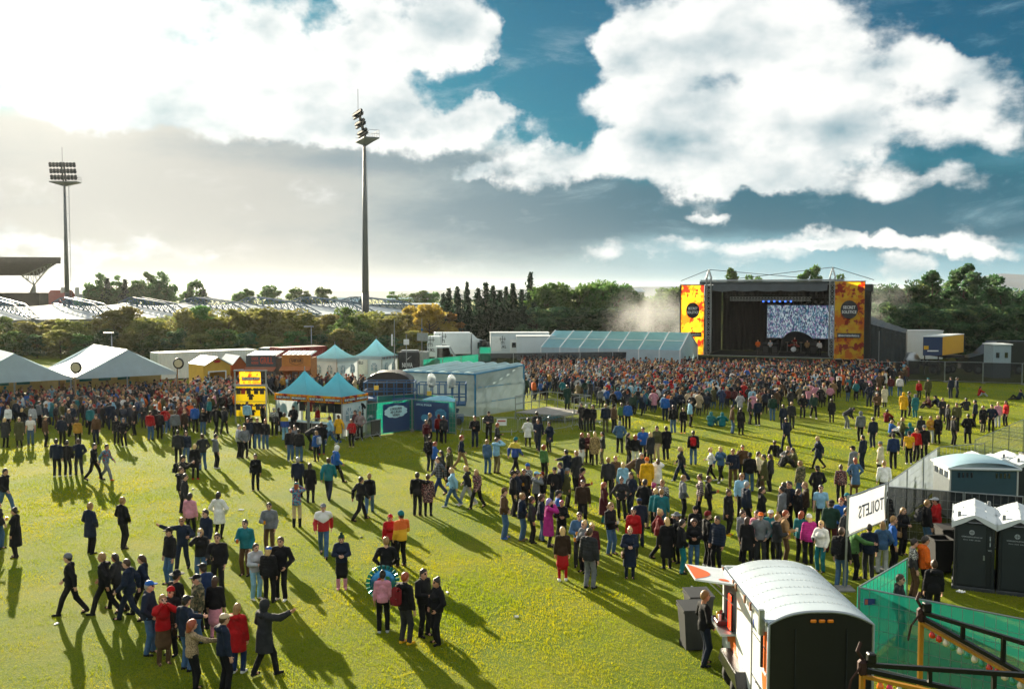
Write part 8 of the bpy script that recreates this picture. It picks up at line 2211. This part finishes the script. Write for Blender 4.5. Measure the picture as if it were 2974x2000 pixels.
# the front ranks of the two crowds, each person in view from head to foot or nearly so
rp = random.Random(5)
def rand_row(px, py, face=0.75):
    sx = rp.choice('mmf'); lg_ = sx == 'f'
    tpk = rp.choice(['jacket', 'jacket', 'jacket', 'hoodie', 'puffer', 'coat'] + (['longcoat', 'sweater'] if lg_ else ['sweater']))
    tpc = rp.choice(['black', 'black', 'black', 'navy', 'navy', 'navy', 'charcoal', 'charcoal', 'grey', 'dark green', 'olive', 'brown', 'maroon', 'denim blue', 'blue', 'red', 'teal', 'dark blue', 'tan', 'light grey', 'mustard', 'white'])
    btc = rp.choice(['black', 'black', 'navy', 'charcoal', 'denim blue', 'dark blue', 'brown', 'grey'])
    hr = (rp.choice(['long', 'long', 'pony', 'bun', 'curlylong']) if lg_ else 'short') + ' ' + rp.choice(['dark', 'brown', 'fair', 'blonde', 'red'] if lg_ else ['dark', 'brown', 'fair', 'dark', 'grey'])
    ht = rp.choice([None] * 5 + ['beanie black', 'beanie red', 'cap navy', 'cap black', 'beanie grey', 'beanie teal'])
    fc = rp.choice(['A', 'AR', 'AR', 'R']) if rp.random() < face else rp.choice(list(FC))
    return dict(px=px, py=py, pz=rp.choice(['stand', 'stand', 'pockets', 'weight', 'hold', 'both']), fc=fc, sx=sx, tp=(tpk, tpc), bt=('trousers', btc), hr=hr, ht=ht, sh=rp.choice(['black', 'black', 'white', 'brown']))
taken = [W(r['px'], r['py']) for r in ROWS]
def free(p, d=.62): return all((p.x - q.x) ** 2 + (p.y - q.y) ** 2 > d * d for q in taken)
def fill(n, box, fn, lo_n=4000):
    k = 0
    for _ in range(lo_n):
        if k >= n: break
        px = rp.uniform(box[0], box[1]); py = rp.uniform(box[2], box[3])
        p = W(px, py)
        if not free(p): continue
        taken.append(p); ROWS.append(fn(px, py)); k += 1
N0 = len(ROWS)
fill(max(0, (300 - 6 - N0) // 2), (1780, 2480, 1195, 1222), lambda x, y: rand_row(x, y, .9))
fill(max(0, 300 - 6 - len(ROWS)), (20, 640, 1225, 1262), lambda x, y: rand_row(x, y, .3))
for r in ROWS: r['label'] = describe(r['tp'], r['bt'], r['hr'], r['ht'], r['pz'], r['fc'], r['px'], r['py'])
by = {}
for r in ROWS: by.setdefault(r['label'], []).append(r)
for lab, rs_ in by.items():
    if len(rs_) > 1:
        rs_.sort(key=lambda r: r['px']); n = len(rs_)
        for i, r in enumerate(rs_):
            pre = 'leftmost ' if i == 0 else ('rightmost ' if i == n - 1 else ORD[i] + '-from-left ')
            r['label'] = pre + lab
PERS = {}
for r in ROWS:
    o = person(r['px'], r['py'], r['pz'], math.radians(FC[r['fc']] + random.Random(int(r['px'] * 3 + r['py'])).uniform(-14, 14)), r['sx'], r['tp'], r['bt'], r['hr'], r['sh'], r['ht'], r['label'])
    PERS[(round(r['px']), round(r['py']))] = o
# musicians on stage
for i, (x, y, pz, tp, lab) in enumerate(((5.2, 3.4, 'both', ('jacket', 'orange'), 'performer in orange top singing at the left of the stage'), (6.6, 3.8, 'both', ('tshirt', 'light grey'), 'performer in pale T-shirt playing guitar left on stage'),
        (10.9, 3.6, 'both', ('jacket', 'tan'), 'performer in tan jacket playing guitar right of the drums'), (12.3, 3.4, 'hold', ('sweater', 'white'), 'performer in white shirt at the right of the stage'), (9.2, 5.7, 'reach', ('tshirt', 'dark red'), 'drummer in dark red behind the drum kit'))):
    o = person(2100 + i, 1030, pz, math.pi + s_ang, 'm', tp, ('trousers', 'black'), 'short dark', 'black', None, lab, 2, at=at_stage(x, y, 1.5 if i < 4 else 1.8)); o['group'] = 'musicians on stage'

# ------------------------------------------------------------------ things people carry
def near_person(px, py):
    return min(PEOPLE, key=lambda e: (e[1] - px) ** 2 + (e[2] - py) ** 2)[0]
def on_person(o, v): return o.matrix_basis @ Vector(v)
CUPM = [mat('beer', 'c8861c', .25, 0, .05, spec=.6), mat('cup_white', 'd8d8d4', .5, 0, .03), mat('can_dark', '23282c', .3, .5, .05), mat('can_orange', 'c8641c', .3, .3, .05)]
cup = MB().lathe([(.002, -.06), (.032, -.06), (.040, .05), (.036, .05), (.030, -.04)], 10).mesh('cup'); cup.materials.append(CUPM[1]); fillm = MB().lathe([(.002, .035), (.036, .035), (.030, -.05), (.002, -.05)], 10).mesh('drink'); fillm.materials.append(CUPM[0])
k = 0
for o, px, py in list(PEOPLE):
    if py < 1400: continue
    nm = o.data.name
    r = next((q for q in ROWS if abs(q['px'] - px) < .01 and abs(q['py'] - py) < .01), None)
    if not r or r['pz'] not in ('hold', 'drink', 'walkhold'): continue
    J = get_pose(r['pz'], r['sx']); w = np.array(J['wr']); e = np.array(J['er']); d = (w - e) / np.linalg.norm(w - e)
    lab = 'drink held by the %s%s' % (r['label'].replace('person', 'one', 1).split(' and ')[0].split(',')[0], ',' + ','.join(r['label'].split(',')[1:2])) + ' ' + zone(px, py)
    t = thing('drink_cup', ' '.join(lab.split()[:16]), 'drink', on_person(o, w + d * .10 + np.array((0, .02, .03))), 0, 'drinks in hand')
    c = link('cup', cup, t); c.material_slots[0].link = 'OBJECT'; c.material_slots[0].material = CUPM[(0, 1, 2, 3, 0)[k % 5]]; link('drink', fillm, t); k += 1
def backpack(px, py, c, label):
    o = near_person(px, py); sc = o.scale[0]
    t = thing('backpack', label, 'backpack', on_person(o, (0, -.22, 1.02)), o.rotation_euler.z, 'backpacks'); t.scale = (sc, sc, sc)
    m = cmat(c)
    MB().box(0, -.05, .22, .30, .18, .44, bev=.07).build('bag', m, t, True); MB().box(0, -.15, .12, .24, .06, .20, bev=.025).build('pocket', m, t, True)
    for x in (-.10, .10): MB().tube([(x, .02, .40), (x * 1.1, .10, .47), (x * 1.2, .30, .42)], .018, 6).build('strap', cloth('black'), t)
    MB().tube([(-.04, -.02, .44), (0, -.03, .49), (.04, -.02, .44)], .01, 5).build('handle', cloth('black'), t)
backpack(1176, 1869, 'dark red', 'dark red backpack on the black hooded person with yellow shoes')
backpack(920, 1340, 'light grey', 'pale grey backpack on the blue jacketed person by the merchandise tents')
backpack(1248, 1368, 'black', 'black backpack on the capped person near the sponsor banners')
backpack(2440, 1707, 'black', 'black backpack on the person behind the toilets sign')
backpack(2688, 1600, 'charcoal', 'charcoal backpack on the person inside the toilet enclosure')
backpack(2013, 1350, 'red', 'red child carrier on the back of a person on the lawn')
backpack(531, 1443, 'black', 'black backpack on the capped person holding up a phone')
def handbag(px, py, c, label, side=1):
    o = near_person(px, py); t = thing('handbag', label, 'handbag', on_person(o, (.24 * side, .05, .70)), o.rotation_euler.z, 'handbags')
    MB().box(0, 0, .10, .09, .26, .20, bev=.03).build('bag', cmat(c), t, True); MB().tube([(0, -.10, .18), (-.02 * side, -.06, .55), (-.10 * side, -.02, .72), (-.03 * side, .06, .55), (0, .10, .18)], .010, 5).build('strap', cmat(c), t)
handbag(1828, 1679, 'brown', 'brown handbag on the person in the long navy coat', 1)
handbag(475, 1927, 'dark brown', 'dark brown handbag of the red jacketed person at lower left', -1)
handbag(2618, 1611, 'tan', 'tan shoulder bag of the black coated person by the toilets', 1)
# round foil balloon with frilled rim
b0 = D(1112, 1690, W(1112, 1837).y + .25)
fb = thing('foil_balloon', 'big round blue foil balloon with frilled rim, tied to the pink sweatered person', 'balloon', b0, .3)
M_FOIL = mat('foil_blue', '3a86b4', .18, .7, .5, 3.5, .5, 6); M_FOIL2 = mat('foil_teal', '2c9aa0', .18, .7, .35, 5, .4, 8)
MB().lathe([(.004, -.13), (.18, -.11), (.30, -.05), (.35, 0), (.30, .05), (.18, .11), (.004, .13)], 26, Matrix.Rotation(math.pi / 2, 4, 'X')).build('body', M_FOIL, fb, True)
fr = MB()
for k in range(22):
    a = 2 * math.pi * k / 22; b = a + .20; c_ = (a + b) / 2
    fr.slab([(.34 * math.cos(a), 0, .34 * math.sin(a)), (.34 * math.cos(b), 0, .34 * math.sin(b)), (.45 * math.cos(c_ + .1), 0, .45 * math.sin(c_ + .1)), (.45 * math.cos(c_ - .1), 0, .45 * math.sin(c_ - .1))], .03, (0, 1, 0))
fr.build('frill', M_FOIL2, fb)
for k, (x, z, c) in enumerate(((-.1, .1, 'b8402c'), (.1, .12, '3a8a4a'), (.02, -.1, 'c49a3a'), (-.14, -.1, '7a3a80'))): MB().lathe([(.004, .118), (.07, .112)], 10, Matrix.Translation((x, 0, z)) @ Matrix.Rotation(math.pi / 2, 4, 'X')).build('printed_spot', mat('foil_spot_%d' % k, c, .3, .3), fb)
MB().tube([(0, 0, -.38), (.02, .02, -.60), (.0, .0, -.85)], .006, 5).build('ribbon', M_WHITEP, fb)
# wheelchair user and companion on the viewing platform
wp = W(1673, 1188, .55)
wc = thing('wheelchair', 'wheelchair on the viewing platform', 'wheelchair', wp, -.5)
for x in (-.28, .28):
    MB().tube([(x, .30 * math.cos(a * .39), .31 + .30 * math.sin(a * .39)) for a in range(17)], .018, 6, False).build('wheel', M_RUBBER, wc)
    sp_ = MB()
    for a in range(6): sp_.bar((x, 0, .31), (x, .29 * math.cos(a * 1.047), .31 + .29 * math.sin(a * 1.047)), .008)
    sp_.build('spokes', M_STEEL, wc); MB().tube([(x * .8, .42, .12), (x * .8, .42, .0)], .05, 8).build('castor', M_RUBBER, wc); MB().tube([(x * .9, -.2, .3), (x * .9, -.25, .95)], .015, 6).build('push_handle', M_STEEL, wc)
MB().box(0, 0, .48, .5, .46, .05).build('seat', M_BLACK, wc); MB().box(0, -.22, .74, .48, .04, .46).build('backrest', M_BLACK, wc); MB().box(0, .48, .16, .4, .2, .03).build('footrest', M_STEEL, wc)
o = person(1673, 1188, 'sit', -.5, 'f', ('jacket', 'dark green'), ('trousers', 'black'), 'long blonde', 'black', None, 'blonde person in dark green sitting in the wheelchair', 1, at=(wp.x, wp.y + .05, .55 + .40)); o['group'] = 'people on the viewing platform'
p = W(1647, 1188, .55); o = person(1647, 1188, 'stand', -.4, 'm', ('longcoat', 'dark green'), ('trousers', 'black'), 'short brown', 'black', None, 'person in dark green coat standing beside the wheelchair', 1, at=p); o['group'] = 'people on the viewing platform'
# cups and scraps of litter on the grass
rl_ = random.Random(9)
LITC = ['white paper cup', 'crumpled paper napkin', 'flattened beer can', 'clear plastic cup']
for i, (px, py) in enumerate(((163, 1812), (2790, 1718), (1796, 1325), (1500, 1790), (2010, 1704), (700, 1480), (1050, 1560), (1300, 1720), (2230, 1380), (2560, 1180), (1650, 1640), (560, 1420))):
    p = W(px, py, .03); t = thing('litter', '%s lying on the grass %s' % (LITC[i % 4], ('at the lower left', 'under the near toilets', 'by the leopard coat group', 'on the empty middle lawn', 'left of the trailer', 'on the left lawn', 'left of the walking couple', 'between the couple and the queue', 'among the right lawn groups', 'on the far right lawn', 'beside the queue', 'near the left crowd')[i]), 'litter', p, rl_.uniform(0, 6), 'litter on the grass')
    if i % 4 in (0, 3): MB().lathe([(.002, -.06), (.03, -.06), (.042, .06), (.038, .06), (.028, -.05)], 10, Matrix.Rotation(math.pi / 2, 4, 'X') @ Matrix.Translation((0, 0, 0))).build('cup', CUPM[1], t)
    elif i % 4 == 2: MB().lathe([(.002, -.06), (.033, -.055), (.033, .055), (.002, .06)], 10, Matrix.Rotation(math.pi / 2, 4, 'X')).build('can', CUPM[2], t, True)
    else: MB().grid(lambda u, v: ((u - .5) * .22, (v - .5) * .18, .05 * abs(math.sin(u * 9 + v * 5)) * math.cos(v * 7) ** 2), 6, 6).build('paper', M_WHITEP, t)

# ------------------------------------------------------------------ the packed crowd further back, beyond the individuals
def crowd_proto(seed, low=.0):
    """one low figure: vertices, quads and a colour slot per face"""
    rs = random.Random(seed); sex = 'mf'[seed % 2]; J = get_pose(rs.choice(['stand', 'pockets', 'hold', 'weight', 'cross']), sex); m = sex == 'm'
    P, cuts = top_prims(J, m, rs.choice(['jacket', 'hoodie', 'coat', 'jacket']))
    hd = np.array(J['head']); out = []
    h = .078
    V, Q = sdf_mesh(P, h, .03, cuts); out.append((V, Q, 0))
    P = [prim_cap(J['neck'], hd, .05, .05), prim_ell(hd + np.array((0, .006, -.004)), (.080, .100, .122))]
    V, Q = sdf_mesh(P, .058, .02); out.append((V, Q, 1))
    hp = [prim_ell(hd + np.array((0, -.014, .030)), (.098, .114, .120))]
    if seed % 3 == 0 or not m: hp.append(prim_cap(hd + np.array((0, -.075, 0)), hd + np.array((0, -.12, -.2)), .09, .07, .6))
    V, Q = sdf_mesh(hp, .058, .02, [lambda X, Y, Z: (Y - hd[1] - .05) - (Z - hd[2] - .045)]); out.append((V, Q, 2))
    P = []
    for s in 'lr': P += [prim_cap(J['h' + s], J['kn' + s], .10, .075), prim_cap(J['kn' + s], J['f' + s], .072, .06)]
    V, Q = sdf_mesh(P, .085, .02); out.append((V, Q, 3))
    Vs, Qs, S = [], [], []; n = 0
    for V, Q, s in out: Vs.append(V); Qs.append(Q + n); S.append(np.full(len(Q), s)); n += len(V)
    return np.concatenate(Vs), np.concatenate(Qs), np.concatenate(S)
PROTO = [crowd_proto(i) for i in range(10)]
TOPS = [lin(PAL[c]) for c in ['black'] * 9 + ['navy'] * 6 + ['charcoal'] * 5 + ['grey', 'dark green', 'olive', 'brown', 'brown', 'maroon', 'dark red', 'denim blue', 'denim blue', 'dark blue', 'blue', 'red', 'teal', 'tan', 'khaki', 'light grey', 'white', 'mustard', 'orange', 'light blue', 'beige', 'pink']]
BOTS = [lin(PAL[c]) for c in ['black', 'black', 'navy', 'charcoal', 'denim blue', 'dark blue', 'brown']]
HRS = [lin(HAIRC[c]) for c in ['dark', 'brown', 'brown', 'fair', 'fair', 'blonde', 'red', 'black']] + [lin(PAL[c]) for c in ['black', 'grey', 'teal', 'red']]
def crowd_mat():
    m = bpy.data.materials.new('crowd'); m.use_nodes = True; t = m.node_tree; q = NG(t); b = t.nodes['Principled BSDF']
    a = q.node('ShaderNodeAttribute'); a.attribute_name = 'tone'; b.inputs['Roughness'].default_value = .8; b.inputs['Specular IOR Level'].default_value = .2
    n = q.noise(q.node('ShaderNodeTexCoord').outputs['Object'], 7, 3, .6)
    c = q.mix(q.rng(n, .3, .7, 0, .35), a.outputs['Color'], (0.01, 0.01, 0.012, 1)); q.put(b.inputs['Base Color'], c); return m
M_CROWD = crowd_mat()
def crowd(name, label, region, n, facing, seed, mind=.56):
    rs = random.Random(seed); Vs, Qs, Cs = [], [], []; nv = 0; pts = []
    cell = {}
    def ok(p):
        cx, cy = int(p.x // 1), int(p.y // 1)
        for i in (-1, 0, 1):
            for j in (-1, 0, 1):
                for q in cell.get((cx + i, cy + j), ()):
                    if (p.x - q.x) ** 2 + (p.y - q.y) ** 2 < mind * mind: return False
        return True
    for q in taken: cell.setdefault((int(q.x // 1), int(q.y // 1)), []).append(q)
    k = 0
    for _ in range(n * 40):
        if k >= n: break
        p = region(rs)
        if p is None or not ok(p): continue
        cell.setdefault((int(p.x // 1), int(p.y // 1)), []).append(p); k += 1
        V, Q, S = rs.choice(PROTO); a = facing(p, rs); c, s = math.cos(a), math.sin(a); z = rs.uniform(.91, 1.06)
        X = np.stack([(V[:, 0] * c - V[:, 1] * s) * z + p.x, (V[:, 0] * s + V[:, 1] * c) * z + p.y, V[:, 2] * z], 1)
        Vs.append(X); Qs.append(Q + nv); nv += len(V)
        sk = lin(rs.choice(('c99a80', 'b9866a', 'd3a58c')))
        pal = np.array([rs.choice(TOPS), sk, rs.choice(HRS), rs.choice(BOTS)]); Cs.append(pal[S])
    V = np.concatenate(Vs); Q = np.concatenate(Qs); C = np.concatenate(Cs)
    me = np_mesh(V, Q, name); me.materials.append(M_CROWD)
    at_ = me.attributes.new('tone', 'FLOAT_COLOR', 'FACE'); at_.data.foreach_set('color', np.concatenate([C, np.ones((len(C), 1))], 1).astype(np.float32).ravel())
    tag(link(name, me), label, 'crowd', kind='stuff')
LOWB = [(1500, 1165), (1600, 1172), (1760, 1196), (1900, 1222), (2050, 1215), (2200, 1212), (2320, 1196), (2440, 1180), (2520, 1160), (2580, 1142), (2640, 1125)]
def lowb(px):
    for (a, ya), (b, yb) in zip(LOWB[:-1], LOWB[1:]):
        if a <= px <= b: return ya + (yb - ya) * (px - a) / (b - a)
    return 0
smid = at_stage(SW_ / 2, 0, 0)
def stage_region(rs):
    x = rs.uniform(1, 46); y = rs.uniform(64, 112)
    px = 1487 + x / y * 2800; py = 850 + 8.9 / y * 2800
    if not (1512 < px < 2640): return None
    lb = lowb(px)
    if py > lb or py < 1073 + (px - 1500) * .016: return None
    if py > lb - 30 and rs.random() < .62: return None
    if px > 2440 and rs.random() < .35: return None
    lx = (x - SL.x) * math.cos(s_ang) + (y - SL.y) * math.sin(s_ang); ly = -(x - SL.x) * math.sin(s_ang) + (y - SL.y) * math.cos(s_ang)
    if ly > -2.2: return None
    if px < 1730 and py > 1168: return None
    return Vector((x, y, 0))
crowd('crowd', 'dense crowd of people facing the concert stage', stage_region, 1400, lambda p, rs: math.atan2(smid[1] - p.y, smid[0] - p.x) - math.pi / 2 + rs.gauss(0, .3), 1)
def left_region(rs):
    x = rs.uniform(-44, -7); y = rs.uniform(56, 92)
    px = 1487 + x / y * 2800; py = 850 + 8.9 / y * 2800
    if px < -60: return None
    if px < 560:
        if py > 1256 or y > E1.y + 4 + (x - E1.x) * .75: return None
        if py > 1205 and rs.random() < .5 + .35 * (py > 1230): return None
    elif px < 690:
        if py > 1215 or y > 84: return None
    elif px < 1180:
        if py > 1152 or y > 86 or (px > 1060 and py > 1125): return None
    else: return None
    return Vector((x, y, 0))
crowd('crowd', 'crowd of people milling between the marquees and the food stalls', left_region, 560, lambda p, rs: rs.uniform(0, 6.28), 2, .6)

# ------------------------------------------------------------------ evening haze in the air
def haze():
    mb = MB(); mb.box(0, 0, 30, 19000, 19000, 62)
    m = bpy.data.materials.new('haze'); m.use_nodes = True; t = m.node_tree; t.nodes.clear(); q = NG(t)
    out = q.node('ShaderNodeOutputMaterial'); v = q.node('ShaderNodeVolumePrincipled')
    v.inputs['Color'].default_value = (.92, .95, .97, 1); v.inputs['Density'].default_value = 0.00006; v.inputs['Anisotropy'].default_value = .4
    t.links.new(v.outputs[0], out.inputs[1])
    tag(mb.build('haze', m), 'thin sunlit haze hanging over the whole field', 'haze', kind='stuff')
haze()
# stage smoke drifting off to the left of the stage
def smoke(name, c, rad, dens, label, seed):
    bm = bmesh.new(); bmesh.ops.create_icosphere(bm, subdivisions=3, radius=1.0); me = bpy.data.meshes.new(name); bm.to_mesh(me); bm.free()
    m = bpy.data.materials.new(name); m.use_nodes = True; t = m.node_tree; t.nodes.clear(); q = NG(t)
    out = q.node('ShaderNodeOutputMaterial'); v = q.node('ShaderNodeVolumePrincipled'); p = q.node('ShaderNodeTexCoord').outputs['Object']
    n = q.noise(q.v('ADD', p, (seed, 0, 0)), 1.8, 4, .6, .3); r = q.rng(q.v('LENGTH', p), .25, 1.0, 1.0, 0.0)
    q.put(v.inputs['Density'], q.m('MULTIPLY', q.m('MULTIPLY', r, q.rng(n, .35, .70)), dens)); v.inputs['Color'].default_value = (.94, .95, .95, 1); v.inputs['Anisotropy'].default_value = .3
    t.links.new(v.outputs[0], out.inputs[1]); me.materials.append(m)
    o = link(name, me, None, c); o.scale = rad
    tag(o, label, 'smoke', kind='stuff')
smoke('smoke', D(1895, 950, 126), (7.5, 5, 7.5), .12, 'pale smoke cloud drifting between the long tent and the stage', 1)
smoke('smoke', D(2560, 880, 122), (4.2, 4, 5.0), .06, 'thin smoke behind the right end of the stage', 4)
